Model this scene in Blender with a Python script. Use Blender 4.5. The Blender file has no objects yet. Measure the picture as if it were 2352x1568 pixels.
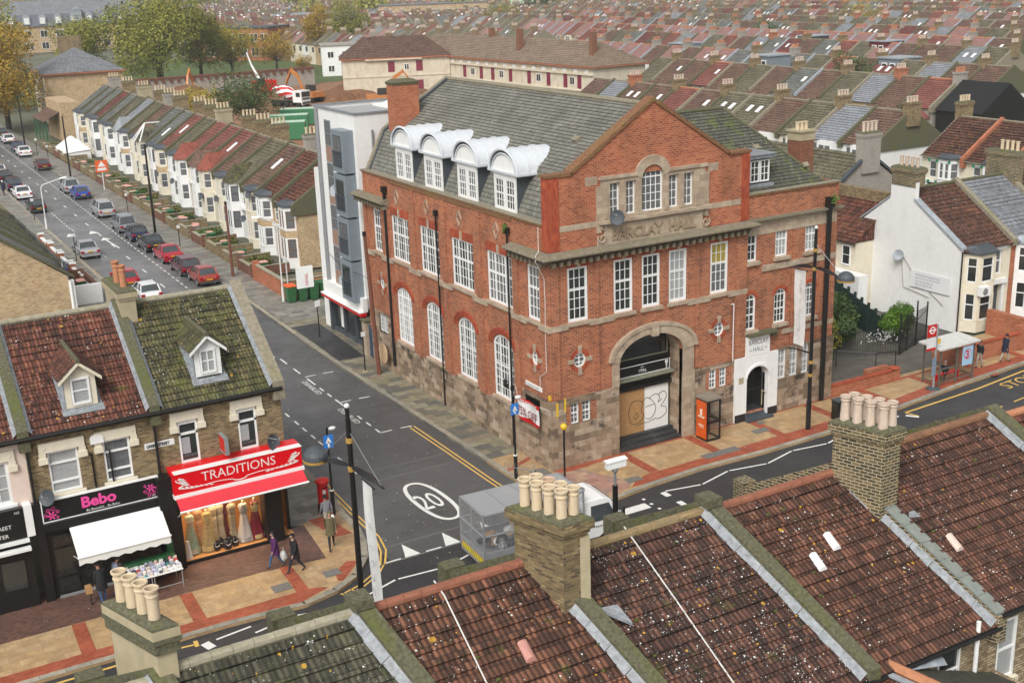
import bpy, bmesh, math, random
from mathutils import Vector, Matrix
S=bpy.context.scene; COL=S.collection
rnd=random.Random(7)
# ---------------- camera
cam=bpy.data.cameras.new('camera'); co=bpy.data.objects.new('camera',cam); COL.objects.link(co)
cam.sensor_width=36; cam.lens=36*2773.6/2352; cam.clip_end=8000; cam.clip_start=.5
_yaw,_pit,_rol=0.516404,0.300715,-0.0345054
_w=Vector((math.sin(_yaw)*math.cos(_pit),math.cos(_yaw)*math.cos(_pit),-math.sin(_pit)))
_r0=Vector((math.cos(_yaw),-math.sin(_yaw),0)); _u0=_r0.cross(_w)
_r=_r0*math.cos(_rol)+_u0*math.sin(_rol); _u=-_r0*math.sin(_rol)+_u0*math.cos(_rol)
co.matrix_world=Matrix(((_r.x,_u.x,-_w.x,-28.37),(_r.y,_u.y,-_w.y,-46.33),(_r.z,_u.z,-_w.z,23.5),(0,0,0,1)))
S.camera=co
# ---------------- world and sun: a bright overcast sky
EL,ROT=math.radians(46),math.radians(228)
W=bpy.data.worlds.new('World'); S.world=W; W.use_nodes=True
nt=W.node_tree; nt.nodes.clear()
sky=nt.nodes.new('ShaderNodeTexSky'); sky.sky_type='NISHITA'; sky.sun_disc=False; sky.sun_elevation=EL; sky.sun_rotation=ROT
sky.air_density=1.0; sky.dust_density=4; sky.ozone_density=1
hs=nt.nodes.new('ShaderNodeHueSaturation'); hs.inputs['Saturation'].default_value=.12
bg=nt.nodes.new('ShaderNodeBackground'); bg.inputs[1].default_value=.125
ow=nt.nodes.new('ShaderNodeOutputWorld')
nt.links.new(sky.outputs[0],hs.inputs['Color']); nt.links.new(hs.outputs[0],bg.inputs[0]); nt.links.new(bg.outputs[0],ow.inputs[0])
sl=bpy.data.lights.new('sun','SUN'); sl.energy=1.5; sl.angle=math.radians(25); sl.color=(1,.965,.91)
so=bpy.data.objects.new('sun',sl); COL.objects.link(so)
# sun stands to the south west, high
_sd=Vector((math.sin(ROT)*math.cos(EL),math.cos(ROT)*math.cos(EL),math.sin(EL)))
so.rotation_euler=_sd.to_track_quat('Z','Y').to_euler()
vs=S.view_settings; vs.view_transform='Standard'; vs.look='None'; vs.gamma=1; vs.exposure=0.40
S.cycles.max_bounces=5; S.cycles.diffuse_bounces=2; S.cycles.glossy_bounces=2; S.cycles.transmission_bounces=3; S.cycles.volume_bounces=0
S.cycles.transparent_max_bounces=12

# ---------------- materials
MATS={}
class NT:
    def __init__(s,name):
        s.m=bpy.data.materials.new(name); s.m.use_nodes=True; s.t=s.m.node_tree; s.t.nodes.clear()
        s.out=s.n('ShaderNodeOutputMaterial'); s.b=s.n('ShaderNodeBsdfPrincipled'); s.l(s.b,0,s.out,0)
        s.uv=None
    def n(s,k,**kw):
        x=s.t.nodes.new(k)
        for a,b in kw.items(): setattr(x,a,b)
        return x
    def l(s,a,i,b,j): s.t.links.new(a.outputs[i],b.inputs[j])
    def UV(s):
        if not s.uv: s.uv=s.n('ShaderNodeUVMap'); s.uv.uv_map='UVMap'
        return s.uv
    def obj(s):
        if not getattr(s,'tc',None): s.tc=s.n('ShaderNodeTexCoord')
        return s.tc
    def noise(s,scale,detail=3,rough=.6,src='uv',sc3=None):
        x=s.n('ShaderNodeTexNoise'); x.inputs['Scale'].default_value=scale; x.inputs['Detail'].default_value=detail; x.inputs['Roughness'].default_value=rough
        if sc3:
            mp=s.n('ShaderNodeMapping'); mp.inputs['Scale'].default_value=sc3
            s.t.links.new((s.UV().outputs[0] if src=='uv' else s.obj().outputs['Object']),mp.inputs[0]); s.l(mp,0,x,0)
        else: s.t.links.new((s.UV().outputs[0] if src=='uv' else s.obj().outputs['Object']),x.inputs[0])
        return x
    def ramp(s,src,stops,i=0,interp='LINEAR'):
        r=s.n('ShaderNodeValToRGB'); r.color_ramp.interpolation=interp; e=r.color_ramp.elements
        while len(e)<len(stops): e.new(.5)
        for k,(p,c) in enumerate(stops):
            e[k].position=p; e[k].color=(c if len(c)==4 else (*c,1)) if hasattr(c,'__len__') else (c,c,c,1)
        s.l(src,i,r,0); return r
    def mix(s,fac,a,b,mode='MIX'):
        x=s.n('ShaderNodeMix',data_type='RGBA',blend_type=mode)
        for idx,v in ((0,fac),(6,a),(7,b)):
            if isinstance(v,tuple) and len(v)==2 and hasattr(v[0],'outputs'): s.l(v[0],v[1],x,idx)
            elif hasattr(v,'outputs'): s.l(v,0,x,idx)
            elif idx==0: x.inputs[0].default_value=v
            else: x.inputs[idx].default_value=(*v,1)
        return x
    def col(s,x,i=None):
        s.t.links.new(x.outputs[2] if x.bl_idname=='ShaderNodeMix' else x.outputs[i or 0],s.b.inputs['Base Color'])
    def bump(s,x,strength=.3,dist=.02,i=0):
        b=s.n('ShaderNodeBump'); b.inputs['Strength'].default_value=strength; b.inputs['Distance'].default_value=dist
        s.t.links.new(x.outputs[i],b.inputs['Height']); s.l(b,0,s.b,'Normal'); return b
    def rough(s,v): s.b.inputs['Roughness'].default_value=v
def MO(x): return (x,2)   # colour output of a mix node
def cmul(c,k): return tuple(min(1,v*k) for v in c)
def plain(name,c,rough=.6,metal=0,var=.12,scale=3,dirt=None,spec=None,bumpy=0):
    if name in MATS: return MATS[name]
    m=NT(name); m.rough(rough); m.b.inputs['Metallic'].default_value=metal
    if spec is not None: m.b.inputs['Specular IOR Level'].default_value=spec
    n=m.noise(scale,4,.65); r=m.ramp(n,[(.3,cmul(c,1-var)),(.7,cmul(c,1+var))]); last=r
    if dirt:
        n2=m.noise(.9,5,.7,sc3=(1,.35,1)); f=m.ramp(n2,[(.5,0),(.75,dirt[1])]); last=m.mix(f,r,dirt[0])
    m.col(last)
    if bumpy: m.bump(n,bumpy,.02)
    MATS[name]=m.m; return m.m
def emit(name,c,st):
    m=NT(name); m.b.inputs['Base Color'].default_value=(*c,1); m.b.inputs['Emission Color'].default_value=(*c,1); m.b.inputs['Emission Strength'].default_value=st; return m.m
def brick(name,c1,c2,c3,mortar,bw=.225,bh=.08,ms=.012,stain=None,squash=0,bumps=.35,rough=.85):
    if name in MATS: return MATS[name]
    m=NT(name); m.rough(rough)
    b=m.n('ShaderNodeTexBrick'); b.offset=.5; b.inputs['Color1'].default_value=(0,0,0,1); b.inputs['Color2'].default_value=(1,1,1,1)
    b.inputs['Mortar'].default_value=(.5,.5,.5,1); b.inputs['Scale'].default_value=1; b.inputs['Mortar Size'].default_value=ms; b.inputs['Mortar Smooth'].default_value=.1
    b.inputs['Brick Width'].default_value=bw; b.inputs['Row Height'].default_value=bh; m.l(m.UV(),0,b,0)
    r=m.ramp(b,[(0,c1),(.45,c2),(1,c3)])
    n=m.noise(.55,5,.65); f=m.ramp(n,[(.35,.72),(.65,1.12)]); v=m.mix(1.0,r,f,'MULTIPLY')
    x=m.mix((b,1),MO(v),mortar)
    if stain:
        n2=m.noise(.5,6,.7,sc3=(1.6,.5,1)); f2=m.ramp(n2,[(.52,0),(.7,stain[1])]); x=m.mix(f2,MO(x),stain[0])
    m.col(x)
    inv=m.n('ShaderNodeMath',operation='SUBTRACT'); inv.inputs[0].default_value=1; m.l(b,1,inv,1); m.bump(inv,bumps,.012)
    MATS[name]=m.m; return m.m
def ashlar(name,cols,mortar,bw,bh,stain=((.035,.028,.02),.9),var=1,rough=.85,st0=.56):
    if name in MATS: return MATS[name]
    m=NT(name); m.rough(rough)
    b=m.n('ShaderNodeTexBrick'); b.inputs['Color1'].default_value=(0,0,0,1); b.inputs['Color2'].default_value=(1,1,1,1)
    b.inputs['Mortar'].default_value=(.5,.5,.5,1); b.inputs['Scale'].default_value=1; b.inputs['Mortar Size'].default_value=.008
    b.inputs['Brick Width'].default_value=bw; b.inputs['Row Height'].default_value=bh; m.l(m.UV(),0,b,0)
    k=len(cols); r=m.ramp(b,[(i/k,c) for i,c in enumerate(cols)],interp='CONSTANT')
    n=m.noise(2.2,6,.7); f=m.ramp(n,[(.3,.7),(.7,1.2)]); v=m.mix(1.0,r,f,'MULTIPLY'); x=MO(v)
    if stain:
        n2=m.noise(.8,7,.75); f2=m.ramp(n2,[(st0,0),(st0+.1,stain[1])]); y=m.mix(f2,x,stain[0]); x=MO(y)
    z=m.mix((b,1),x,mortar); m.col(z); m.bump(n,.25,.02)
    MATS[name]=m.m; return m.m
def tiles(name,c1,c2,c3,tw=.3,rh=.33,lich=.0,yel=.0,moss=0,mossc=(.10,.12,.02),rib=.5,grime=.5,rough=.8,lip_shade=.3,wc=(.62,.62,.58)):
    """roof tiles; u along the course, v down the slope, in metres"""
    if name in MATS: return MATS[name]
    m=NT(name); m.rough(rough)
    b=m.n('ShaderNodeTexBrick'); b.offset=0; b.inputs['Color1'].default_value=(0,0,0,1); b.inputs['Color2'].default_value=(1,1,1,1)
    b.inputs['Mortar'].default_value=(.3,.3,.3,1); b.inputs['Scale'].default_value=1; b.inputs['Mortar Size'].default_value=.008
    b.inputs['Brick Width'].default_value=tw/2; b.inputs['Row Height'].default_value=rh; m.l(m.UV(),0,b,0)
    r=m.ramp(b,[(0,c1),(.5,c2),(1,c3)])
    n=m.noise(.45,6,.7); f=m.ramp(n,[(.3,1-grime),(.68,1.15)]); x=m.mix(1.0,r,f,'MULTIPLY')
    n3=m.noise(6,4,.7,sc3=(1,.25,1)); f3=m.ramp(n3,[(.3,.65),(.7,1.25)]); x=m.mix(1.0,MO(x),f3,'MULTIPLY')
    sp=m.n('ShaderNodeSeparateXYZ'); m.l(m.UV(),0,sp,0); dv=m.n('ShaderNodeMath',operation='DIVIDE'); m.l(sp,1,dv,0); dv.inputs[1].default_value=rh; fc=m.n('ShaderNodeMath',operation='FRACT'); m.l(dv,0,fc,0); fl_=m.ramp(fc,[(.0,lip_shade),(.16,1),(.9,1.08),(1,.95)]); x=m.mix(1.0,MO(x),fl_,'MULTIPLY')  # dark line along each course lip: overlap shade painted into the tile colour
    if rib:
        w=m.n('ShaderNodeTexWave',wave_type='BANDS',bands_direction='X',wave_profile='SIN'); w.inputs['Scale'].default_value=math.pi/10/(tw/2)*1.0
        m.l(m.UV(),0,w,0); fr=m.ramp(w,[(0,1-rib*.75),(1,1.1)]); x=m.mix(1.0,MO(x),fr,'MULTIPLY'); m.bump(w,.6,.03)
    if moss:
        n4=m.noise(1.1,7,.75); f4=m.ramp(n4,[(.62-moss*.25,0),(.74-moss*.2,.85)]); x=m.mix(f4,MO(x),mossc)
    def spots(scale,c,amt,seed):
        nonlocal x
        v=m.n('ShaderNodeTexVoronoi'); v.inputs['Scale'].default_value=scale; v.inputs['Randomness'].default_value=1
        mp=m.n('ShaderNodeMapping'); mp.inputs['Location'].default_value=(seed,seed*1.7,0); m.t.links.new(m.UV().outputs[0],mp.inputs[0]); m.l(mp,0,v,0)
        sep=m.n('ShaderNodeSeparateColor'); m.l(v,1,sep,0)
        a=m.n('ShaderNodeMath',operation='MULTIPLY'); m.l(sep,0,a,0); a.inputs[1].default_value=.30          # radius by cell
        nn=m.noise(.7,3,.6); cl=m.ramp(nn,[(.36,.25),(.58,1)])
        a2=m.n('ShaderNodeMath',operation='MULTIPLY'); m.l(a,0,a2,0); m.l(cl,0,a2,1)
        lt=m.n('ShaderNodeMath',operation='LESS_THAN'); m.l(v,0,lt,0); m.l(a2,0,lt,1)
        g=m.n('ShaderNodeMath',operation='LESS_THAN'); m.l(sep,1,g,0); g.inputs[1].default_value=amt
        a3=m.n('ShaderNodeMath',operation='MULTIPLY'); m.l(lt,0,a3,0); m.l(g,0,a3,1)
        x=m.mix(a3,MO(x),c)
    if lich: spots(9,wc,lich,3.1); spots(17,wc,lich*.7,1.3)
    if yel: (spots(6,(.50,.27,.02),yel,7.7),spots(3.2,(.42,.24,.03),yel*.25,2.7))
    m.col(x); MATS[name]=m.m; return m.m

# ---------------- mesh helpers
def tgen(n):
    Z=Vector((0,0,1)); t=Z.cross(n)
    if t.length<1e-3: return Vector((1,0,0)),Vector((0,1,0))
    t.normalize(); return t,n.cross(t)
class MB:
    def __init__(s): s.v=[]; s.f=[]; s.mi=[]; s.cur=0; s.M=None; s.vuv={}
    def add(s,vs,fs):
        o=len(s.v); s.v+=[tuple(s.M@Vector(v)) if s.M else tuple(v) for v in vs]
        for f in fs: s.f.append([i+o for i in f]); s.mi.append(s.cur)
        return s
    def box(s,x0,x1,y0,y1,z0,z1):
        return s.add([(x0,y0,z0),(x1,y0,z0),(x1,y1,z0),(x0,y1,z0),(x0,y0,z1),(x1,y0,z1),(x1,y1,z1),(x0,y1,z1)],
          [(0,3,2,1),(4,5,6,7),(0,1,5,4),(1,2,6,5),(2,3,7,6),(3,0,4,7)])
    def obox(s,o,U,V,Wv,u0,u1,v0,v1,w0,w1):
        o,U,V,Wv=map(Vector,(o,U,V,Wv)); P=lambda a,b,c:o+U*a+V*b+Wv*c
        return s.add([P(u0,v0,w0),P(u1,v0,w0),P(u1,v1,w0),P(u0,v1,w0),P(u0,v0,w1),P(u1,v0,w1),P(u1,v1,w1),P(u0,v1,w1)],
          [(0,3,2,1),(4,5,6,7),(0,1,5,4),(1,2,6,5),(2,3,7,6),(3,0,4,7)])
    def quad(s,a,b,c,d): return s.add([a,b,c,d],[(0,1,2,3)])
    def poly(s,*p): return s.add(list(p),[tuple(range(len(p)))])
    def prism(s,pts,d):
        """closed prism: polygon pts (3d) swept by vector d"""
        n=len(pts); d=Vector(d); a=[Vector(p) for p in pts]
        return s.add(a+[p+d for p in a],[tuple(range(n))[::-1],tuple(range(n,2*n))]+[(i,(i+1)%n,(i+1)%n+n,i+n) for i in range(n)])
    def tube(s,a,b,r0,r1=None,n=10,cap=True):
        r1=r0 if r1 is None else r1; a,b=Vector(a),Vector(b); d=(b-a).normalized()
        t=d.orthogonal().normalized(); q=d.cross(t); vs=[]
        for p,r in((a,r0),(b,r1)):
            for i in range(n):
                an=2*math.pi*i/n; vs.append(p+(t*math.cos(an)+q*math.sin(an))*r)
        fs=[(i,(i+1)%n,(i+1)%n+n,i+n) for i in range(n)]
        if cap: fs+=[tuple(range(n))[::-1],tuple(range(n,2*n))]
        return s.add(vs,fs)
    def path(s,pts,r,n=8):
        for a,b in zip(pts,pts[1:]): s.tube(a,b,r,r,n)
        return s
    def lathe(s,prof,c=(0,0,0),n=16,axis='Z'):
        c=Vector(c); vs=[]
        for r,z in prof:
            for i in range(n):
                an=2*math.pi*i/n; x,y=r*math.cos(an),r*math.sin(an)
                vs.append(c+(Vector((x,y,z)) if axis=='Z' else Vector((x,z,y)) if axis=='Y' else Vector((z,x,y))))
        fs=[]
        for k in range(len(prof)-1):
            for i in range(n): j=(i+1)%n; fs.append((k*n+i,k*n+j,(k+1)*n+j,(k+1)*n+i))
        fs.append(tuple(range(n))[::-1]); fs.append(tuple(range((len(prof)-1)*n,len(prof)*n)))
        return s.add(vs,fs)
    def ball(s,c,r,n=10,sz=(1,1,1)):
        pr=[(max(1e-3,r*math.sin(math.pi*k/n)),-r*math.cos(math.pi*k/n)) for k in range(n+1)]
        c=Vector(c); o=len(s.v); s.lathe(pr,(0,0,0),n*2)
        if not s.M:
            for i in range(o,len(s.v)): v=s.v[i]; s.v[i]=(c.x+v[0]*sz[0],c.y+v[1]*sz[1],c.z+v[2]*sz[2])
        return s
    def loft(s,secs,cap=True):
        n=len(secs[0]); vs=[p for q in secs for p in q]; fs=[]
        for k in range(len(secs)-1):
            for i in range(n): j=(i+1)%n; fs.append((k*n+i,k*n+j,(k+1)*n+j,(k+1)*n+i))
        if cap: fs+= [tuple(range(n))[::-1],tuple(range((len(secs)-1)*n,len(secs)*n))]
        return s.add(vs,fs)
    def grid(s,P):
        """P: rows of points"""
        r,c=len(P),len(P[0]); return s.add([p for q in P for p in q],[(i*c+j,i*c+j+1,(i+1)*c+j+1,(i+1)*c+j) for i in range(r-1) for j in range(c-1)])
    def mesh(s,name,mats,uvmode=None,recalc=True,smooth=False,inv=None):
        me=bpy.data.meshes.new(name)
        vs=[inv@Vector(v) for v in s.v] if inv else s.v
        me.from_pydata(vs,[],s.f); me.validate(clean_customdata=False)
        if not isinstance(mats,(list,tuple)): mats=[mats]
        for m in mats: me.materials.append(m)
        if len(mats)>1 and len(me.polygons)==len(s.mi): me.polygons.foreach_set('material_index',s.mi)
        if recalc:
            bm=bmesh.new(); bm.from_mesh(me); bmesh.ops.recalc_face_normals(bm,faces=bm.faces); bm.to_mesh(me); bm.free()
        uv=me.uv_layers.new(name='UVMap'); d=[0]*(2*len(me.loops))
        for p in me.polygons:
            t,b=tgen(p.normal)
            for li in p.loop_indices:
                vi=me.loops[li].vertex_index
                if vi in s.vuv: d[2*li],d[2*li+1]=s.vuv[vi]; continue
                co_=me.vertices[vi].co; d[2*li]=co_.dot(t); d[2*li+1]=co_.dot(b)
        uv.data.foreach_set('uv',d)
        if smooth: me.polygons.foreach_set('use_smooth',[True]*len(me.polygons))
        me.update(); return me
    def build(s,name,mats,parent=None,world=True,smooth=False,recalc=True,label=None):
        inv=None
        if parent is not None and world:
            r=parent
            while r.parent: r=r.parent
            if not r.data: inv=Matrix.Translation(r.location)@Matrix.Rotation(r.rotation_euler.z,4,'Z'); inv=inv.inverted()
        o=bpy.data.objects.new(name,s.mesh(name,mats,recalc=recalc,smooth=smooth,inv=inv)); COL.objects.link(o)
        if parent is not None: o.parent=parent
        if label: o['label']=label
        return o
def each(mb,name,mat,parent,**k):
    """every separate piece of mb as an object of its own"""
    n=len(mb.v); p=list(range(n))
    def fd(a):
        while p[a]!=a: p[a]=p[p[a]]; a=p[a]
        return a
    for f in mb.f:
        r=fd(f[0])
        for q in f[1:]: p[fd(q)]=r
    G={}
    for f in mb.f: G.setdefault(fd(f[0]),[]).append(f)
    out=[]
    for fs in G.values():
        m=MB(); ix={}
        for f in fs:
            for q in f:
                if q not in ix: ix[q]=len(m.v); m.v.append(mb.v[q])
            m.f.append([ix[q] for q in f]); m.mi.append(0)
        out.append(m.build(name,mat,parent,**k))
    return out
def tag(o,label,cat,group=None):
    o['label']=label; o['category']=cat
    if group: o['group']=group
    return o
def thing(name,label,cat,loc=(0,0,0),rz=0,group=None):
    o=bpy.data.objects.new(name,None); COL.objects.link(o); o.location=loc; o.rotation_euler=(0,0,rz); o.empty_display_size=.3
    return tag(o,label,cat,group)
def struct(name,mb,m,kind='structure'):
    o=mb.build(name,m); o['kind']=kind; return o
KIDS={}
def dup(root,loc=None,rz=None,label=None,group=None,mats=None,skip=()):
    """a copy of a thing with its parts and sub-parts (shared meshes)"""
    r=root.copy(); COL.objects.link(r)
    if loc is not None: r.location=loc
    if rz is not None: r.rotation_euler=(0,0,rz)
    if label: r['label']=label
    if group: r['group']=group
    def rec(a,b):
        for ch in a.children:
            if ch.name.split('.')[0] in skip: continue
            c=ch.copy(); COL.objects.link(c); c.parent=b
            rec(ch,c)
    rec(root,r); return r
# text and outlines lying on a plane: O origin, U right, V up
def text(mb,s,O,U,V,size,depth=.012,align='LEFT',sx=1,bold=0,shear=0,ext=0):
    cu=bpy.data.curves.new('t','FONT'); cu.body=s; cu.size=size; cu.align_x=align; cu.extrude=ext; cu.offset=bold; cu.resolution_u=3; cu.shear=shear
    ob=bpy.data.objects.new('t',cu); COL.objects.link(ob); bpy.context.view_layer.update()
    me=bpy.data.meshes.new_from_object(ob.evaluated_get(bpy.context.evaluated_depsgraph_get()))
    O,U,V=Vector(O),Vector(U),Vector(V); N=U.cross(V)
    mb.add([O+U*(v.co.x*sx)+V*v.co.y+N*(depth+v.co.z) for v in me.vertices],[tuple(p.vertices) for p in me.polygons])
    bpy.data.objects.remove(ob); bpy.data.curves.remove(cu); bpy.data.meshes.remove(me); return mb
class PL:
    """a wall plane: P(u,z,d) with d metres out of the wall"""
    def __init__(s,O,U,N): s.O,s.U,s.N=Vector(O),Vector(U).normalized(),Vector(N).normalized()
    def P(s,u,z,d=0): return s.O+s.U*u+s.N*d+Vector((0,0,z))
    def box(s,mb,u0,u1,z0,z1,d0,d1):
        return mb.obox(s.O,s.U,s.N,(0,0,1),u0,u1,d0,d1,z0,z1)
def arc(u0,u1,zs,zt,n=10):
    """elliptic arch from (u0,zs) over zt to (u1,zs)"""
    c,a,b=(u0+u1)/2,(u1-u0)/2,zt-zs
    return [(c-a*math.cos(math.pi*i/n),zs+b*math.sin(math.pi*i/n)) for i in range(n+1)]
def facade(mb,pl,u0,u1,z0,z1,ops,depth=.15,d=0):
    """wall sheet with real openings. op=(u0,u1,z0,z1[,spring z -> arched | 'o' round])"""
    oc=[]
    for o in ops:
        a,b,c,e=o[:4]
        if b<=u0 or a>=u1 or e<=z0 or c>=z1: continue
        oc.append((max(a,u0),min(b,u1),max(c,z0),min(e,z1),o))
    us=sorted({u0,u1,*[o[0] for o in oc],*[o[1] for o in oc]}); zs=sorted({z0,z1,*[o[2] for o in oc],*[o[3] for o in oc]})
    for i in range(len(us)-1):
        for j in range(len(zs)-1):
            cu,cz=(us[i]+us[i+1])/2,(zs[j]+zs[j+1])/2
            if any(o[0]<cu<o[1] and o[2]<cz<o[3] for o in oc): continue
            mb.quad(pl.P(us[i],zs[j],d),pl.P(us[i+1],zs[j],d),pl.P(us[i+1],zs[j+1],d),pl.P(us[i],zs[j+1],d))
    for a,b,c,e,o in oc:
        if len(o)>4 and o[4]=='o':
            n=20; cx,cz,ru,rz_=(a+b)/2,(c+e)/2,(b-a)/2,(e-c)/2
            ring=[(cx+ru*math.cos(2*math.pi*(i+.5)/n),cz+rz_*math.sin(2*math.pi*(i+.5)/n)) for i in range(n)]
            for q,(ku,kz) in enumerate(((b,e),(a,e),(a,c),(b,c))):
                seg=[ring[(q*5+i)%n] for i in range(5)]
                mb.poly(pl.P(ku,kz,d),*[pl.P(x,y,d) for x,y in seg])
            mid=[((ring[k*5-1],ring[k*5]),) for k in range(4)]
            cs=((b,e),(a,e),(a,c),(b,c))
            for k in range(4):
                p1,p2=ring[(k*5-1)%n],ring[(k*5)%n]; c1,c2=cs[(k-1)%4],cs[k]
                mb.quad(pl.P(*c1,d),pl.P(*p1,d),pl.P(*p2,d),pl.P(*c2,d))
            for i in range(n):
                p,q=ring[i],ring[(i+1)%n]; mb.quad(pl.P(*p,d),pl.P(*q,d),pl.P(*q,d-depth),pl.P(*p,d-depth))
            continue
        if len(o)>4 and e>o[4]:
            A=arc(a,b,o[4],e); m_=len(A)//2
            mb.poly(pl.P(a,e,d),*[pl.P(x,y,d) for x,y in A[:m_+1]]); mb.poly(pl.P(b,e,d),*[pl.P(x,y,d) for x,y in A[m_:][::-1]])
            for p,q in zip(A,A[1:]): mb.quad(pl.P(*p,d),pl.P(*q,d),pl.P(*q,d-depth),pl.P(*p,d-depth))
            top=o[4]
        else:
            top=e
            if e<z1 or o[3]<=z1: mb.quad(pl.P(a,e,d),pl.P(b,e,d),pl.P(b,e,d-depth),pl.P(a,e,d-depth))
        if a==o[0]: mb.quad(pl.P(a,c,d),pl.P(a,top,d),pl.P(a,top,d-depth),pl.P(a,c,d-depth))
        if b==o[1]: mb.quad(pl.P(b,c,d),pl.P(b,top,d),pl.P(b,top,d-depth),pl.P(b,c,d-depth))
        if c==o[2]: mb.quad(pl.P(a,c,d),pl.P(b,c,d),pl.P(b,c,d-depth),pl.P(a,c,d-depth))
    return mb
def roofgeo(mb,E0,E1,R1,R0,rh=.33,lift=.035,flip=False):
    """tile courses from the eaves E0-E1 up to the ridge R0-R1; every course a step"""
    E0,E1,R0,R1=map(Vector,(E0,E1,R0,R1)); U=(E1-E0).normalized(); N=U.cross(R0-E0).normalized()
    if N.z<0: N=-N
    up=N.cross(U); H=(R0-E0).dot(up); n=max(1,round(abs(H)/rh)); prev=None
    for k in range(n):
        a,b=k/n,(k+1)/n; L0,L1=E0.lerp(R0,a),E1.lerp(R1,a); T0,T1=E0.lerp(R0,b),E1.lerp(R1,b)
        l0,l1=L0+N*lift,L1+N*lift; o=len(mb.v)
        mb.add([l0,l1,T1,T0],[(0,1,2,3)]); mb.add([L0-N*.02,L1-N*.02,l1,l0],[(0,1,2,3)])
        for i,p,v in((0,L0,k),(1,L1,k),(2,T1,k+1),(3,T0,k+1)): mb.vuv[o+i]=(p.dot(U),v*rh-.001 if v>k else v*rh+.001)
        for i,p in((4,L0),(5,L1),(6,L1),(7,L0)): mb.vuv[o+i]=(p.dot(U),k*rh+.002)
    return mb
RED=((.22,.045,.016),(.38,.092,.03),(.47,.145,.055))
M_hall=brick('hall_brick',*RED,(.42,.27,.18),.28,.10,.013,stain=((.06,.03,.02),.6))
M_gable=brick('gable_brick',(.28,.045,.018),(.42,.09,.035),(.5,.15,.06),(.40,.25,.16),.28,.10,.013,stain=((.06,.04,.015),.5))
M_rub=brick('rubbed_brick',(.28,.045,.02),(.36,.065,.025),(.42,.09,.035),(.36,.10,.05),.11,.3,.004,stain=None)
M_stone=ashlar('base_stone',[(.30,.21,.14),(.37,.27,.19),(.26,.19,.125),(.43,.34,.25),(.19,.135,.09),(.36,.27,.19)],(.26,.2,.14),.62,.31,st0=.53)
M_stonep=ashlar('trim_stone',[(.42,.33,.24),(.46,.37,.27),(.38,.29,.21)],(.3,.23,.16),.6,.3,stain=((.09,.07,.045),.6),st0=.6)
M_cornice=plain('cornice_stone',(.2,.17,.12),.9,var=.3,scale=4,dirt=((.13,.15,.04),.75),bumpy=.3)
M_coping=plain('mossy_coping',(.25,.22,.16),.9,var=.3,scale=5,dirt=((.17,.16,.05),.6),bumpy=.3)
M_moss=plain('moss_stone',(.105,.10,.06),.95,var=.5,scale=9,dirt=((.10,.12,.012),.85),bumpy=.9)
M_yel=brick('stock_brick',(.10,.065,.025),(.22,.145,.065),(.33,.24,.11),(.26,.22,.15),.225,.08,.01,stain=((.03,.025,.015),.6))
M_yel2=brick('pale_stock_brick',(.36,.19,.09),(.50,.33,.16),(.58,.43,.24),(.52,.44,.32),.225,.08,.01,stain=((.12,.08,.04),.4))
M_dkbrick=brick('sooty_brick',(.045,.035,.02),(.10,.075,.035),(.22,.15,.07),(.38,.33,.22),.26,.10,.014,stain=((.05,.06,.02),.6))
M_orb=brick('orange_brick',(.33,.08,.035),(.42,.12,.05),(.48,.18,.09),(.34,.18,.11),.225,.08,.01)
M_rear=brick('rear_stock_brick',(.22,.15,.08),(.42,.32,.19),(.52,.42,.27),(.12,.10,.07),.225,.09,.012,stain=((.04,.03,.02),.7))
M_white=plain('white_paint',(.80,.80,.78),.5,var=.04,dirt=((.45,.43,.38),.25))
M_white2=plain('white_gloss',(.82,.82,.80),.35,var=.02)
M_cream=plain('cream_paint',(.72,.66,.52),.6,var=.06,dirt=((.4,.35,.27),.3))
M_pinkr=plain('pale_pink_render',(.72,.58,.50),.7,var=.04)
M_grend=plain('grey_render',(.33,.30,.26),.85,var=.1,dirt=((.17,.15,.12),.6))
M_tanr=plain('tan_render',(.40,.34,.22),.9,var=.12,scale=2,dirt=((.24,.22,.14),.6),bumpy=.2)
M_cem=plain('old_cement',(.33,.30,.22),.95,var=.2,scale=4,dirt=((.16,.17,.07),.7),bumpy=.4)
M_lead=plain('lead',(.30,.33,.36),.5,var=.25,scale=3,dirt=((.5,.52,.54),.5))
M_leadw=plain('pale_lead',(.23,.245,.26),.55,var=.4,scale=5,dirt=((.20,.22,.23),.6),bumpy=.4)
M_leadd=plain('dark_lead',(.06,.07,.08),.6,var=.2,scale=2)
M_dome=plain('dormer_white',(.60,.63,.66),.45,var=.05,dirt=((.5,.52,.53),.4))
M_black=plain('black_paint',(.012,.012,.012),.35,var=.1)
M_blackm=plain('black_iron',(.015,.015,.016),.45,var=.1)
M_glass=plain('window_glass',(.03,.035,.035),.08,var=.3,scale=1.5,spec=.9)
M_curt=plain('curtained_glass',(.13,.135,.14),.15,var=.3,scale=6,spec=.8)
M_curt2=plain('net_curtain',(.36,.37,.37),.2,var=.12,scale=9,spec=.7)
M_asph=None
M_terra=plain('terracotta',(.46,.20,.10),.8,var=.15,dirt=((.3,.13,.07),.5))
M_buff=plain('buff_clay',(.62,.50,.34),.7,var=.10,scale=3,dirt=((.40,.30,.20),.5))
M_buff2=plain('weathered_clay',(.56,.45,.36),.75,var=.14,scale=4,dirt=((.33,.24,.17),.6))
M_soot=plain('flue_soot',(.03,.025,.02),.95)
M_gold=plain('gold_band',(.40,.24,.06),.5)
M_timber=plain('stained_timber',(.22,.10,.04),.5)
M_wood=plain('plywood',(.42,.24,.10),.7,var=.12,scale=5)
M_redp=plain('red_paint',(.55,.012,.012),.35,var=.04)
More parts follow.
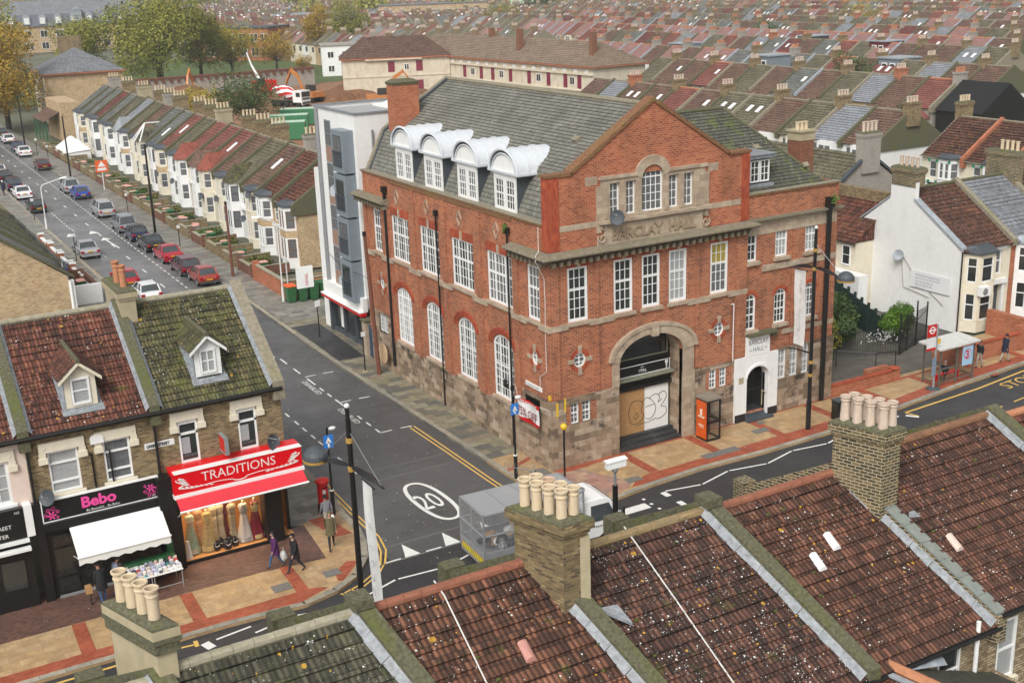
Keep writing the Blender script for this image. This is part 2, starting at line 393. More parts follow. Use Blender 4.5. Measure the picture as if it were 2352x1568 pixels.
M_redf=plain('red_sign_panel',(.66,.004,.010),.3,var=.02)
M_redaw=plain('red_awning',(.62,.03,.045),.7,var=.05)
M_green=plain('bin_green',(.03,.12,.045),.5,var=.15)
M_orange=plain('bin_orange',(.75,.13,.03),.5)
M_pinklid=plain('bin_lid_pink',(.62,.33,.27),.6,var=.1)
M_alu=plain('galvanised',(.42,.44,.46),.4,metal=.5,var=.1)
M_steel=plain('grey_steel',(.30,.31,.32),.4,metal=.4,var=.1)
M_gclad=plain('grey_cladding',(.20,.235,.265),.5,var=.06)
M_rust=plain('rusty_pole',(.16,.06,.035),.8,var=.3,scale=8)
M_mark=plain('road_white',(.72,.72,.68),.7,var=.06,scale=8)
M_ymark=plain('road_yellow',(.66,.42,.10),.7,var=.08,scale=8)
M_yellow=plain('yellow_paint',(.75,.48,.03),.4)
M_blue=plain('sign_blue',(.03,.20,.60),.4)
M_pink=plain('pink_lettering',(.80,.08,.33),.4,var=.02)
M_rubber=plain('tyre_rubber',(.015,.015,.015),.7)
# foreground and slate roofs
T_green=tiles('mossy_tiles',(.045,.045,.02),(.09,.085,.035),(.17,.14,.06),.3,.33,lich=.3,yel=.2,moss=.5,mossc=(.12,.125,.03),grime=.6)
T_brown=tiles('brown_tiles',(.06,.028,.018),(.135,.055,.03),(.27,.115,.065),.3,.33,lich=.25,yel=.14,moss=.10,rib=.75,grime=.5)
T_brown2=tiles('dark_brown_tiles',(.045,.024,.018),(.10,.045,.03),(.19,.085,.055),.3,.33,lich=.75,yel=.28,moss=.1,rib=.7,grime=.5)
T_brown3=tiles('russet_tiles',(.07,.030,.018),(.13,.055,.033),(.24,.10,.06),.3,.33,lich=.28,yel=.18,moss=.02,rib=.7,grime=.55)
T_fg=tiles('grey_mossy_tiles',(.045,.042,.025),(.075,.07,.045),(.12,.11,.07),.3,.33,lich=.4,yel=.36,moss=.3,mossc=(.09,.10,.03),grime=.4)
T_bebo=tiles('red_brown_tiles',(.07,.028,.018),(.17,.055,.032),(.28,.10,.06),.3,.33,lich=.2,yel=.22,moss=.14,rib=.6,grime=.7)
T_slate=tiles('hall_slates',(.15,.145,.12),(.185,.18,.15),(.22,.215,.18),.3,.24,lich=.06,yel=.02,moss=.03,rib=0,grime=.35,lip_shade=.15)
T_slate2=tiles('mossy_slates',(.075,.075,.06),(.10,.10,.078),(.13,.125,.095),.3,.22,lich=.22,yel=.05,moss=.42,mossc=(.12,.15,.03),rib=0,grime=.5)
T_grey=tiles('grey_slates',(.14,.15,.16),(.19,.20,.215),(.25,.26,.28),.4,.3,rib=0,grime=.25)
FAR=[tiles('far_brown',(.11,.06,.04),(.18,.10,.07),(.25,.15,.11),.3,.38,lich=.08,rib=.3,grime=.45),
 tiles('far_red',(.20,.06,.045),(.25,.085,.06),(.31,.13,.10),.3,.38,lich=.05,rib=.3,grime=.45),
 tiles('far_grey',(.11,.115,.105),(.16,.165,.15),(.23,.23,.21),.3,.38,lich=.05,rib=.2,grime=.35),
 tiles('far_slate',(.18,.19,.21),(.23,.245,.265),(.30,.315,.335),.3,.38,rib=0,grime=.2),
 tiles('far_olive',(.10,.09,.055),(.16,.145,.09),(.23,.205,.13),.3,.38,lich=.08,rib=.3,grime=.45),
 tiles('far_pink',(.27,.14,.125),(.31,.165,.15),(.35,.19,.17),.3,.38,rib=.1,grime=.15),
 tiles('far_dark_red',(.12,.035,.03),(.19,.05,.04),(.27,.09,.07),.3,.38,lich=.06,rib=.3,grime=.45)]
FARN=['brown tiled','red tiled','grey tiled','grey slate','olive tiled','pink tiled','dark red tiled']
def win(parent,pl,u0,u1,z0,z1,d=-.06,cols=2,rows=2,fr=.08,bar=.03,mulls=(),spring=None,glass=None,sill=None,name='window',mat=None,meet=None,thick=.07,label=None,panew=True,round_=False):
    """a framed window as one part; its pane and sill are sub-parts"""
    mat=mat or M_white2; glass=glass or M_glass; mb=MB(); t=d+thick
    if round_:
        cx,cz,r=(u0+u1)/2,(z0+z1)/2,(u1-u0)/2; rz_=(z1-z0)/2; n=20
        for i in range(n):
            a,b=2*math.pi*i/n,2*math.pi*(i+1)/n; q=[]
            for an,k in((a,1),(b,1),(b,.82),(a,.82)): q.append(pl.P(cx+r*k*math.cos(an),cz+rz_*k*math.sin(an),d))
            mb.prism(q,pl.N*thick)
        pl.box(mb,cx-.02,cx+.02,z0+.05,z1-.05,d,t-.01); pl.box(mb,u0+.05,u1-.05,cz-.13,cz-.10,d,t-.012); pl.box(mb,u0+.05,u1-.05,cz+.10,cz+.13,d,t-.012)
        w=mb.build(name,mat,parent,label=label); g=MB(); g.poly(*[pl.P(cx+r*.85*math.cos(2*math.pi*i/n),cz+rz_*.85*math.sin(2*math.pi*i/n),d+.01) for i in range(n)])
        g.build('pane',glass,w); return w
    zt=spring if spring else z1
    pl.box(mb,u0,u0+fr,z0,zt,d,t); pl.box(mb,u1-fr,u1,z0,zt,d,t); pl.box(mb,u0+fr,u1-fr,z0,z0+fr*1.2,d,t)
    if spring:
        A=arc(u0,u1,spring,z1); B=arc(u0+fr,u1-fr,spring,z1-fr)
        for i in range(len(A)-1): mb.prism([pl.P(*A[i],d),pl.P(*A[i+1],d),pl.P(*B[i+1],d),pl.P(*B[i],d)],pl.N*thick)
    else: pl.box(mb,u0+fr,u1-fr,z1-fr,z1,d,t)
    def top(u):
        if not spring: return z1-fr*.5
        c,a=(u0+u1)/2,(u1-u0)/2; return spring+(z1-spring)*math.sqrt(max(0,1-((u-c)/a)**2))-fr*.5
    edges=[u0+fr]+[x for x in mulls]+[u1-fr]
    for m_ in mulls: pl.box(mb,m_-fr*.45,m_+fr*.45,z0+fr,top(m_),d,t-.003)
    if isinstance(cols,int): cols=[cols]*(len(edges)-1)
    for k,cn in enumerate(cols):
        a,b=edges[k],edges[k+1]
        for i in range(1,cn): u=a+(b-a)*i/cn; pl.box(mb,u-bar/2,u+bar/2,z0+fr,top(u),d,t-.025)
    H=zt-z0-fr*1.6
    for i in range(1,rows): z=z0+fr*1.1+H*i/rows; pl.box(mb,u0+fr,u1-fr,z-bar/2,z+bar/2,d,t-.028)
    if meet: z=z0+(zt-z0)*meet; pl.box(mb,u0+fr,u1-fr,z-.035,z+.035,d,t-.015)
    if spring: pl.box(mb,u0+fr,u1-fr,spring-.03,spring+.03,d,t-.014)
    w=mb.build(name,mat,parent,label=label)
    if panew:
        g=MB(); gd=d+.012
        if spring: g.poly(pl.P(u0+fr/2,z0+fr/2,gd),pl.P(u1-fr/2,z0+fr/2,gd),*[pl.P(x,y,gd) for x,y in arc(u0+fr/2,u1-fr/2,spring,z1-fr/2)[::-1]])
        else: g.quad(pl.P(u0+fr/2,z0+fr/2,gd),pl.P(u1-fr/2,z0+fr/2,gd),pl.P(u1-fr/2,z1-fr/2,gd),pl.P(u0+fr/2,z1-fr/2,gd))
        g.build('pane',glass,w,recalc=False)
    if sill:
        s_=MB(); pl.box(s_,u0-.12,u1+.12,z0-.17,z0-.005,-.1,.12); s_.build('sill',sill,w)
    return w
def pot(parent,x,y,z,h=.75,r=.13,mat=None,kind=0,name='chimney_pot'):
    mb=MB(); mat=mat or M_buff; k=r/.13
    if kind==0: pr=[(r*.95,0),(r*.9,h*.5),(r*.88,h*.72),(r*1.02,h*.74),(r*1.02,h*.79),(r*.9,h*.81),(r*.92,h*.9),(r*1.18,h*.93),(r*1.2,h*.99),(r*.98,h),(r*.85,h*.97),(r*.8,h*.6)]
    else: pr=[(r*1.05,0),(r*.85,h*.65),(r*.82,h*.78),(r*.98,h*.81),(r*.98,h*.86),(r*.86,h*.88),(r*1.1,h*.94),(r*1.1,h*.99),(r*.9,h),(r*.78,h*.96),(r*.75,h*.6)]
    mb.lathe(pr,(x,y,z),18); o=mb.build(name,mat,parent,smooth=False)
    s_=MB(); s_.lathe([(r*.78,h*.605),(r*.78,h*.62)],(x,y,z),14); s_.build('flue',M_soot,o)
    return o
def stack(parent,x0,x1,y0,y1,z0,z1,mat=None,capm=None,pots=(),pm=None,ph=.7,pr=.13,pk=0,corb=.07,name='chimney',M=None):
    mb=MB(); mb.M=M; mb.box(x0,x1,y0,y1,z0,z1-.42); mb.box(x0-corb*.5,x1+corb*.5,y0-corb*.5,y1+corb*.5,z1-.42,z1-.3); mb.box(x0-corb,x1+corb,y0-corb,y1+corb,z1-.3,z1-.08)
    c=mb.build(name,mat or M_yel,parent)
    cp=MB(); cp.M=M; cp.loft([[(x0-a,y0-a,z),(x1+a,y0-a,z),(x1+a,y1+a,z),(x0-a,y1+a,z)] for a,z in((corb-.01,z1-.08),(corb-.02,z1-.02),(-.06,z1+.07))]); cp.build('flaunching',capm or M_moss,c)
    for i,(px,py) in enumerate(pots):
        p=M@Vector((px,py,z1)) if M else Vector((px,py,z1))
        pot(c,p.x,p.y,z1,ph,pr,(pm[i%len(pm)] if isinstance(pm,(list,tuple)) else pm),pk,'pot')
    return c
def dish(label,p,dirv,r=.35,mat=None,group=None,wallpt=None):
    """satellite dish: facing dirv"""
    t=thing('satellite_dish',label,'satellite dish',p,0,group); d=Vector(dirv).normalized(); a=d.orthogonal().normalized(); b=d.cross(a); P=Vector(p)
    mb=MB(); n=18
    rings=[]
    for k,(rr,dep) in enumerate(((.01,-.10),(.5,-.075),(.85,-.03),(1,0))):
        rings.append([P+(a*math.cos(2*math.pi*i/n)+b*math.sin(2*math.pi*i/n))*(r*rr)+d*(dep*r/.35) for i in range(n)])
    back=[[q-d*.015 for q in R] for R in rings[::-1]]
    mb.loft(rings+back,cap=False); mb.build('reflector',mat or M_leadd,t)
    m2=MB(); m2.tube(P-b*r*.9,P+d*r*.9-b*r*.3,.012,n=6); m2.box(P.x+d.x*r*.9-.03,P.x+d.x*r*.9+.03,P.y+d.y*r*.9-.03,P.y+d.y*r*.9+.03,P.z+d.z*r*.9-b.z*r*.3-.03,P.z+d.z*r*.9-b.z*r*.3+.05); m2.build('feed_arm',M_alu,t)
    if wallpt: m3=MB(); m3.tube(P-d*.05,wallpt,.02,n=6); m3.build('bracket',M_steel,t)
    return t
def ridge(mb,A,B,r=.12,n=8,step=.45):
    A,B=Vector(A),Vector(B); L=(B-A).length; k=max(1,int(L/step)); d=(B-A)/k
    for i in range(k): mb.tube(A+d*i,A+d*(i+.985),r*1.04,r*.98,n)
    return mb
# =============== the corner hall
hall=thing('brick_hall','large red brick corner hall with stone dressings, mansard roof and a pointed street gable','hall',(0,0,0))
SD=PL((0,0,0),(0,1,0),(-1,0,0)); FR=PL((0,0,0),(1,0,0),(0,-1,0)); EA=PL((18.15,0,0),(0,1,0),(1,0,0)); BK=PL((0,21.3,0),(1,0,0),(0,1,0))
BIG=[(15.1,17.42),(11.3,13.62),(7.4,9.82),(3.42,5.94)]
sw=[(a,b,7.36,9.97) for a,b in BIG]+[(18.93,20.05,7.38,9.97),(.86,2.0,7.32,10.0)]
sa=[(a+.12,b-.12,2.36,5.78,5.2) for a,b in((15.1,17.4),(11.2,13.48),(7.36,9.6),(3.4,5.74))]
so_=[(18.93,19.6,5.08,5.78,'o'),(1.1,1.72,5.04,5.76,'o')]
ssm=[(18.8,20.05,2.25,3.44)]
sb=[(1.0,2.45,2.25,3.3)]
fw=[(1.02,2.19,7.3,9.96),(3.65,4.8,7.3,9.96),(5.31,6.44,7.3,9.96),(6.95,8.09,7.3,9.96),(9.55,10.72,7.3,9.96)]
fo=[(1.29,1.98,5.0,5.72,'o'),(9.82,10.48,5.02,5.75,'o')]
fs=[(1.05,1.5,2.2,3.27),(1.71,2.18,2.2,3.27),(9.57,10.01,2.24,3.27),(10.26,10.68,2.24,3.27)]
DOOR=(3.9,7.8,0,5.95,4.75)
WD=(12.0,13.45,.3,2.95,2.35)
wv=[(12.0,12.64,8.6,10.39),(13.9,14.72,8.6,10.42),(15.96,16.81,8.6,10.4)]
wl=[(11.97,12.66,4.92,6.87,6.55),(13.93,14.74,4.98,6.87,6.55),(16.02,16.79,4.98,6.87,6.55)]
wg=[(14.23,14.82,1.84,3.5),(15.06,15.65,1.84,3.5),(15.9,16.44,1.84,3.48)]
w=MB()
facade(w,SD,0,21.3,0,12,sw+sa+so_+ssm+sb,.2)
facade(w,FR,0,11.95,0,10.6,fw+fo+fs+[DOOR],.2)
facade(w,FR,11.95,18.15,0,12,wv+wl+wg+[WD],.2,d=-.08)
w.quad(EA.P(0,0),EA.P(14,0),EA.P(14,12),EA.P(0,12)); w.quad(BK.P(0,0),BK.P(18.15,0),BK.P(18.15,12),BK.P(0,12))
w.poly(BK.P(.3,12),BK.P(1.5,14.3),BK.P(5.95,17.0),BK.P(10.4,14.3),BK.P(11.6,12))
w.quad((0,.36,12),(0,21.3,12),(.36,21.3,12),(.36,.36,12))
w.box(12,18.15,.0801,.36,11,11.99); w.box(17.8,18.145,.36,14,11,11.985)
wall=w.build('wall',M_hall,hall,recalc=False)
# the gable wall above the cornice, with its piers
g=MB(); GL=PL((0,0,0),(1,0,0),(0,-1,0))
pan=(2.95,9.1,11.8,13.98)
for a,b,c,e in((0,2.95,10.6,14.28),(9.1,11.95,10.6,14.28),(2.95,9.1,10.6,11.8)): g.quad(GL.P(a,c),GL.P(b,c),GL.P(b,e),GL.P(a,e))
g.poly(GL.P(2.95,13.98),GL.P(9.1,13.98),GL.P(9.1,14.28),GL.P(10.6,14.28),GL.P(5.95,17.3),GL.P(1.3,14.28),GL.P(2.95,14.28))
g.poly((0,.5,11),(11.95,.5,11),(11.95,.5,14.28),(10.6,.5,14.28),(5.95,.5,17.3),(1.3,.5,14.28),(0,.5,14.28))
g.quad((0,0,10.6),(0,.5,10.6),(0,.5,14.28),(0,0,14.28)); g.quad((11.95,0,10.6),(11.95,.5,10.6),(11.95,.5,14.28),(11.95,0,14.28))
g.build('gable_wall',M_gable,hall,recalc=False)
rb=MB()
for a,b,c,e in [(1.0,2.25,9.97,10.3),(3.6,4.85,9.97,10.3),(5.26,6.5,9.97,10.3),(6.9,8.14,9.97,10.3),(9.5,10.78,9.97,10.3)]: FR.box(rb,a,b,c,e,.002,.02)
for a,b in BIG: SD.box(rb,a-.05,b+.05,9.98,10.42,.002,.02)
SD.box(rb,.85,2.05,10.01,10.35,.002,.02); SD.box(rb,18.9,20.1,9.98,10.35,.002,.02)
for (a,b,c,e,o),pl in [(x,SD) for x in so_]+[(x,FR) for x in fo]:
    cx,cz,n=(a+b)/2,(c+e)/2,24; r1,r2=(b-a)/2+.01,(b-a)/2+.22
    for i in range(n):
        p,q=2*math.pi*i/n,2*math.pi*(i+1)/n
        rb.prism([pl.P(cx+r*math.cos(t),cz+(r+.03)*math.sin(t),.002) for r,t in((r1,p),(r1,q),(r2,q),(r2,p))],pl.N*.025)
for a,b,c,e,s in sa:
    for k in (0,1,2):
        A=arc(a-.0-.12*k,b+.12*k,5.2,e+.12*k,14); B=arc(a-.115-.12*k,b+.115+.12*k,5.2,e+.115+.12*k,14)
        for i in range(14): rb.prism([SD.P(*A[i],.002),SD.P(*A[i+1],.002),SD.P(*B[i+1],.002),SD.P(*B[i],.002)],SD.N*(.03+.03*k))
for a,b,c,e,s in wl:
    A=arc(a,b,s,e,10); B=arc(a-.16,b+.16,s,e+.2,10)
    for i in range(10): rb.prism([FR.P(*A[i],-.078),FR.P(*A[i+1],-.078),FR.P(*B[i+1],-.078),FR.P(*B[i],-.078)],FR.N*.05)
# red corner piers and the top of the gable are rubbed brick
FR.box(rb,-.012,.62,10.85,14.25,-.48,.045); FR.box(rb,11.45,11.94,10.85,14.25,-.3,.045)
each(rb,'brick_dressing',M_rub,hall)
pi=MB()
for a,b in((14.08,14.62),(10.28,10.78),(6.42,6.92),(2.72,3.16),(17.74,18.2),(20.85,21.295)): SD.box(pi,a,b,2.1,10.45 if a<3 or a>17.7 else 11.45,-.05,.11)
for a in(14.2,10.4,6.53): SD.box(pi,a,a+.3,11.45,11.8,-.05,.07)
for a,b in((2.55,2.75),(8.62,8.82),(11.2,11.9),(.04,.5)): FR.box(pi,a,b,3.6,10.3,-.05,.07)
FR.box(pi,15.1,15.42,3.6,9.9,-.1,.02); FR.box(pi,17.0,18.1,3.6,9.9,-.1,.02)
each(pi,'pilaster',M_hall,hall)
# stone: plinth, bands, keystones, surrounds
sbm=MB()
op=sw+sa+so_+ssm+sb
facade(sbm,SD,2.7,17.8,0,2.12,op,.25,.05); facade(sbm,SD,0,2.7,0,3.56,op,.25,.05); facade(sbm,SD,17.8,21.3,0,3.6,op,.25,.05)
for a,b,c,e in((.77,2.57,2.17,3.3),): pass
facade(sbm,FR,0,3.9,0,3.56,fs+[(.77,2.57,2.17,3.2)],.04,.05); facade(sbm,FR,7.8,11.25,0,3.54,[(9.33,11.1,2.2,3.27)],.04,.05)
facade(sbm,FR,14.1,18.15,0,3.62,wg,.25,.05)
for y in (2.7,17.8): sbm.quad((0,y,2.1),(-.05,y,2.1),(-.05,y,3.56),(0,y,3.56))
sbm.quad((0,2.7,2.12),(-.05,2.7,2.12),(-.05,17.8,2.12),(0,17.8,2.12)); sbm.quad((0,0,3.56),(-.05,-.05,3.56),(3.9,-.05,3.56),(3.9,0,3.56))
sbm.box(-.075,0,-.075,2.7,.0,.35); sbm.quad((-.05,0,0),(-.05,-.05,0),(-.05,-.05,3.56),(-.05,0,3.56)); sbm.quad((-.05,-.05,0),(0,-.05,0),(0,-.05,3.56),(-.05,-.05,3.56)); sbm.box(18.1,18.2,-.06,3,0,3.6)
sbm.build('stone_base',M_stone,hall,recalc=False)
bd=MB()
for a,b in((0,.86),(2.0,3.42),(5.94,7.4),(9.82,11.3),(13.62,15.1),(17.42,18.93),(20.05,21.3)): SD.box(bd,a,b,7.0,7.28,.0,.125)
for a,b in((-.125,1.02),(2.19,3.65),(8.09,9.55),(10.72,11.95)): FR.box(bd,a,b,7.0,7.28,.0,.085)
FR.box(bd,13.0,18.15,7.98,8.3,-.1,.03); FR.box(bd,12,18.15,9.95,10.7,-.1,-.045); FR.box(bd,14.5,18.15,4.35,4.6,-.1,.03)
for a,b,*_ in fw: FR.box(bd,(a+b)/2-.09,(a+b)/2+.09,9.97,10.33,.0,.09)
for a,b in BIG: SD.box(bd,(a+b)/2-.1,(a+b)/2+.1,9.98,10.42,0,.07)
for y in(1.43,19.5): SD.box(bd,y-.1,y+.1,10.0,10.35,0,.07)
for (a,b,c,e,o),pl in [(x,SD) for x in so_]+[(x,FR) for x in fo]:
    cx,cz=(a+b)/2,(c+e)/2; rr=(b-a)/2
    for du,dz in((0,1),(0,-1),(1,0),(-1,0)):
        if du: pl.box(bd,cx+du*(rr+.17)-.17,cx+du*(rr+.17)+.17,cz-.1,cz+.1,0,.07)
        else: pl.box(bd,cx-.1,cx+.1,cz+dz*(rr+.2)-.18,cz+dz*(rr+.2)+.18,0,.071)
# diamonds
for y in(16.45,12.6,8.75,4.83):
    for (p,q) in(((0,.42),(.26,0)),((.26,0),(0,-.42)),((0,-.42),(-.26,0)),((-.26,0),(0,.42))):
        a=Vector((0,y+p[0],11.1+p[1])); b=Vector((0,y+q[0],11.1+q[1])); d_=(b-a).normalized(); nn=Vector((0,-d_.z,d_.y))
        bd.prism([a-nn*.03,b-nn*.03,b+nn*.03,a+nn*.03],(-.05,0,0))
FR.box(bd,.62,2.85,11.72,12.0,-.02,.02); FR.box(bd,9.15,11.45,11.72,12.0,-.02,.02); FR.box(bd,2.1,2.75,13.7,14.1,-.02,.02); FR.box(bd,9.3,9.95,13.6,14.0,-.02,.02)
each(bd,'stone_dressing',M_stonep,hall)
# stone window panel in the gable
pn=MB(); UW=[(3.45,4.02,12.1,13.69),(4.37,4.94,12.1,13.69),(5.29,6.56,12.1,14.32,13.72),(6.9,7.47,12.1,13.69),(7.82,8.38,12.1,13.69)]
facade(pn,FR,2.95,9.1,11.8,13.98,[u[:4] for u in UW if len(u)==4]+[(5.29,6.56,12.1,14.4)],.3,.06)
A=arc(5.29,6.56,13.72,14.32,12); B=arc(4.9,6.95,13.9,14.78,12)
for i in range(12): pn.prism([FR.P(*A[i],-.2),FR.P(*A[i+1],-.2),FR.P(*B[i+1],-.2),FR.P(*B[i],-.2)],FR.N*.3)
FR.box(pn,2.85,5.0,13.9,14.05,0,.14); FR.box(pn,6.9,9.2,13.9,14.05,0,.14); FR.box(pn,2.8,9.25,11.83,11.98,0,.3); FR.box(pn,2.7,2.96,11.4,13.6,0,.05); FR.box(pn,9.1,9.35,11.4,13.6,0,.05)
pn.quad(FR.P(2.95,11.8,0),FR.P(2.95,11.8,.06),FR.P(2.95,13.98,.06),FR.P(2.95,13.98,0)); pn.quad(FR.P(9.1,11.8,0),FR.P(9.1,11.8,.06),FR.P(9.1,13.98,.06),FR.P(9.1,13.98,0))
for u in (3.2,4.19,5.12,6.73,7.64,8.6): FR.box(pn,u-.1,u+.1,12.05,13.75,.05,.11)
pn.build('window_surround',M_stonep,hall)
for u in UW: win(hall,FR,*u[:4],d=-.16,cols=2 if len(u)==4 else 4,rows=4,fr=.05,bar=.03,spring=u[4] if len(u)>4 else None,glass=M_curt)
# name plaque with raised letters and scrolls
pq=MB(); FR.box(pq,3.1,8.95,10.8,11.82,-.05,.1); FR.box(pq,2.72,9.3,10.8,11.1,-.05,.09)
o=pq.build('name_plaque',M_stonep,hall)
lt=MB(); text(lt,'BARCLAY  HALL',(3.45,-.1,11.02),(1,0,0),(0,0,1),.74,.03,sx=.93,bold=.016,ext=.05)
lt.build('lettering',plain('letter_stone',(.30,.23,.15),.9,var=.2),o,recalc=False)
sc=MB()
for cx,sg in((2.95,1),(9.12,-1)):
    for (ox,oz,R0) in((0,.1,.26),(sg*.12,.62,.16)):
        pts=[]
        for i in range(22):
            t=i/21*2.3*math.pi; r=R0*(1-.75*i/21); pts.append((cx+ox+sg*r*math.cos(t+2.6),-.12,11.0+oz+r*math.sin(t+2.6)+.05))
        sc.path(pts,.045,6)
sc.build('scroll',M_stonep,o)
# cornice
cn=MB()
prof=[(0,10.38),(.12,10.38),(.18,10.48),(.5,10.52),(.62,10.6),(.62,10.66),(.5,10.72),(.05,10.82),(0,10.82)]
def cornice(mb,pts):
    """pts: list of (corner, outward mitre vector)"""
    mb.loft([[(c[0]+m[0]*d,c[1]+m[1]*d,z) for d,z in prof] for c,m in pts])
cornice(cn,[((0,3.3),(-1,0)),((0,0),(-1,-1)),((11.95,0),(.6,-1)),((11.95,.1),(.6,0))])
cornice(cn,[((0,22.0),(-1,.0)),((0,17.65),(-1,0))])
for i in range(30): x=.1+i*.405; FR.box(cn,x-.08,x+.08,10.2,10.42,.02,.4)
for i in range(8): y=.2+i*.405; SD.box(cn,y-.08,y+.08,10.2,10.42,.02,.4)
for i in range(11): y=17.8+i*.405; SD.box(cn,y-.08,y+.08,10.2,10.42,.02,.4)
FR.box(cn,12.0,18.35,10.72,10.84,-.1,.25); FR.box(cn,12.0,18.2,10.66,10.72,-.1,.12)
cn.build('cornice',M_cornice,hall)
cp=MB(); SD.box(cp,.5,21.35,12.0,12.1,-.42,.07); SD.box(cp,3.3,17.6,11.8,11.99,-.02,.05)
FR.box(cp,11.96,18.25,12.0,12.1,-.42,.0); EA.box(cp,.42,14,12.0,12.1,-.4,.08)
FR.box(cp,-.06,1.34,14.28,14.42,-.56,.08); FR.box(cp,10.56,12.02,14.28,14.42,-.56,.08)
for a,b in(((1.28,14.42),(5.95,17.42)),((5.95,17.42),(10.62,14.42))):
    cp.prism([(a[0],-.08,a[1]-.14),(b[0],-.08,b[1]-.14),(b[0],-.08,b[1]+.06),(a[0],-.08,a[1]+.06)],(0,.64,0))
cp.build('coping',plain('gable_coping',(.20,.095,.045),.9,var=.5,scale=8,dirt=((.20,.17,.04),.8),bumpy=.7),hall)
c2=MB(); SD.box(c2,.5,21.4,12.1,12.13,-.44,.09); FR.box(c2,11.96,18.27,12.1,12.13,-.44,.02); c2.build('gutter_capping',M_coping,hall)
# main roof: mansard west side, ridge, east side; wing roof with hips
rf=MB(); Y0,Y1=.5,21.1
roofgeo(rf,(.34,Y0,12.0),(.34,Y1,12.0),(1.5,Y1,14.3),(1.5,Y0,14.3),.24,.025)
roofgeo(rf,(1.5,Y0,14.3),(1.5,Y1,14.3),(5.95,Y1,17.05),(5.95,Y0,17.05),.24,.025)
roofgeo(rf,(10.6,Y0,14.2),(10.6,Y1,14.2),(5.95,Y1,17.05),(5.95,Y0,17.05),.24,.025)
roof=rf.build('roof',T_slate,hall)
rg=MB(); ridge(rg,(5.95,.5,17.1),(5.95,21.1,17.1),.13); rg.path([(.3,21.15,12.1),(1.48,21.15,14.38),(5.95,21.15,17.15),(10.6,21.15,14.3)],.12,6); rg.build('ridge_tiles',M_coping,roof)
vr=MB()
for a,b in(((.36,12.05),(1.5,14.35)),((1.5,14.35),(5.95,17.12))): vr.prism([(a[0],20.8,a[1]),(b[0],20.8,b[1]),(b[0],20.8,b[1]+.08),(a[0],20.8,a[1]+.08)],(0,.3,0))
vr.build('verge_flashing',M_leadd,roof)
wr=MB(); A0,A1,Rz=(11.95,.45,12.0),(17.85,.45,12.0),15.85
# front slope with a bellcast
roofgeo(wr,(7.5,.45,12.0),(17.85,.45,12.0),(17.2,1.15,12.55),(7.5,1.15,12.55),.22,.03)
roofgeo(wr,(7.5,1.15,12.55),(17.2,1.15,12.55),(14.2,4.9,Rz),(7.5,4.9,Rz),.22,.03)
roofgeo(wr,(17.85,.45,12.0),(17.85,9.5,12.0),(17.2,8.8,12.55),(17.2,1.15,12.55),.22,.03)
roofgeo(wr,(17.2,1.15,12.55),(17.2,8.8,12.55),(14.2,5.1,Rz),(14.2,4.9,Rz),.22,.03)
roofgeo(wr,(17.2,8.8,12.55),(7.5,8.8,12.55),(7.5,5.0,Rz),(14.2,5.0,Rz),.22,.03)
wr.build('wing_roof',T_slate2,hall)
rg=MB(); ridge(rg,(7.5,4.9,Rz+.03),(14.2,4.9,Rz+.03),.12); ridge(rg,(14.2,4.9,Rz+.03),(17.2,1.15,12.6),.07,8,.25); rg.build('ridge_tiles',M_moss,hall)
sn=MB()
for p in((12.6,1.9,13.35),(14.6,2.6,13.95),(17.0,1.4,12.9)): sn.obox(p,(1,0,0),(0,.7,.7),(0,-.7,.7),-.17,.17,-.14,.14,0,.13)
sn.obox((3.3,2.5,15.45),(0,1,0),(.85,0,.53),(-.53,0,.85),-.2,.2,-.15,.15,0,.15); sn.build('roof_vent',M_coping,hall)
# windows
for a,b,c,e in sw[:4]:
    L=b-a; win(hall,SD,a+.02,b-.02,c,e,d=-.13,cols=[2,3,2],rows=5,fr=.1,bar=.028,mulls=(a+L*.3,a+L*.7),glass=M_curt if a<4 else M_glass,sill=M_stonep,meet=.58)
for a,b,c,e in sw[4:]: win(hall,SD,a+.02,b-.02,c,e,d=-.13,cols=3,rows=5,fr=.1,bar=.028,sill=M_stonep,meet=.58,glass=M_curt if a<2 else M_glass)
for i,(a,b,c,e,s) in enumerate(sa):
    L=b-a; win(hall,SD,a+.02,b-.02,c,e-.03,d=-.13,cols=[2,3,2],rows=6,fr=.11,bar=.028,mulls=(a+L*.3,a+L*.7),spring=5.15,glass=(M_curt2,M_curt,M_glass,M_glass)[i],sill=M_stonep,meet=.62)
for a,b,c,e,_ in so_: win(hall,SD,a,b,c,e,d=-.1,round_=True,glass=M_curt)
for a,b,c,e,_ in fo: win(hall,FR,a,b,c,e,d=-.1,round_=True,glass=M_curt)
for a,b in((18.85,19.35),(19.5,20.0)): win(hall,SD,a,b,2.3,3.42,d=-.1,cols=2,rows=4,fr=.06,bar=.025,glass=M_curt)
gb=MB()
for y in(1.15,1.5,1.95,2.25): SD.box(gb,y-.08,y+.08,3.02,3.34,.03,.075)
gb.build('vent_slot',M_black,hall)
M_ybl=plain('yellow_blind',(.36,.27,.05),.4,var=.2,scale=2)
for i,(a,b,c,e) in enumerate(fw): win(hall,FR,a+.02,b-.02,c,e,d=-.13,cols=3,rows=5,fr=.12,bar=.028,sill=M_stonep,meet=.58,glass=(M_glass,M_glass,M_glass,M_curt2,M_curt)[i])
yb=MB(); FR.box(yb,9.68,10.6,8.8,9.82,-.115,-.108); yb.build('blind',M_ybl,hall,label='yellow blind half down behind the right window')
for a,b,c,e in fs: win(hall,FR,a,b,c,e,d=-.08,cols=2,rows=4,fr=.05,bar=.024,glass=M_curt,meet=.5)
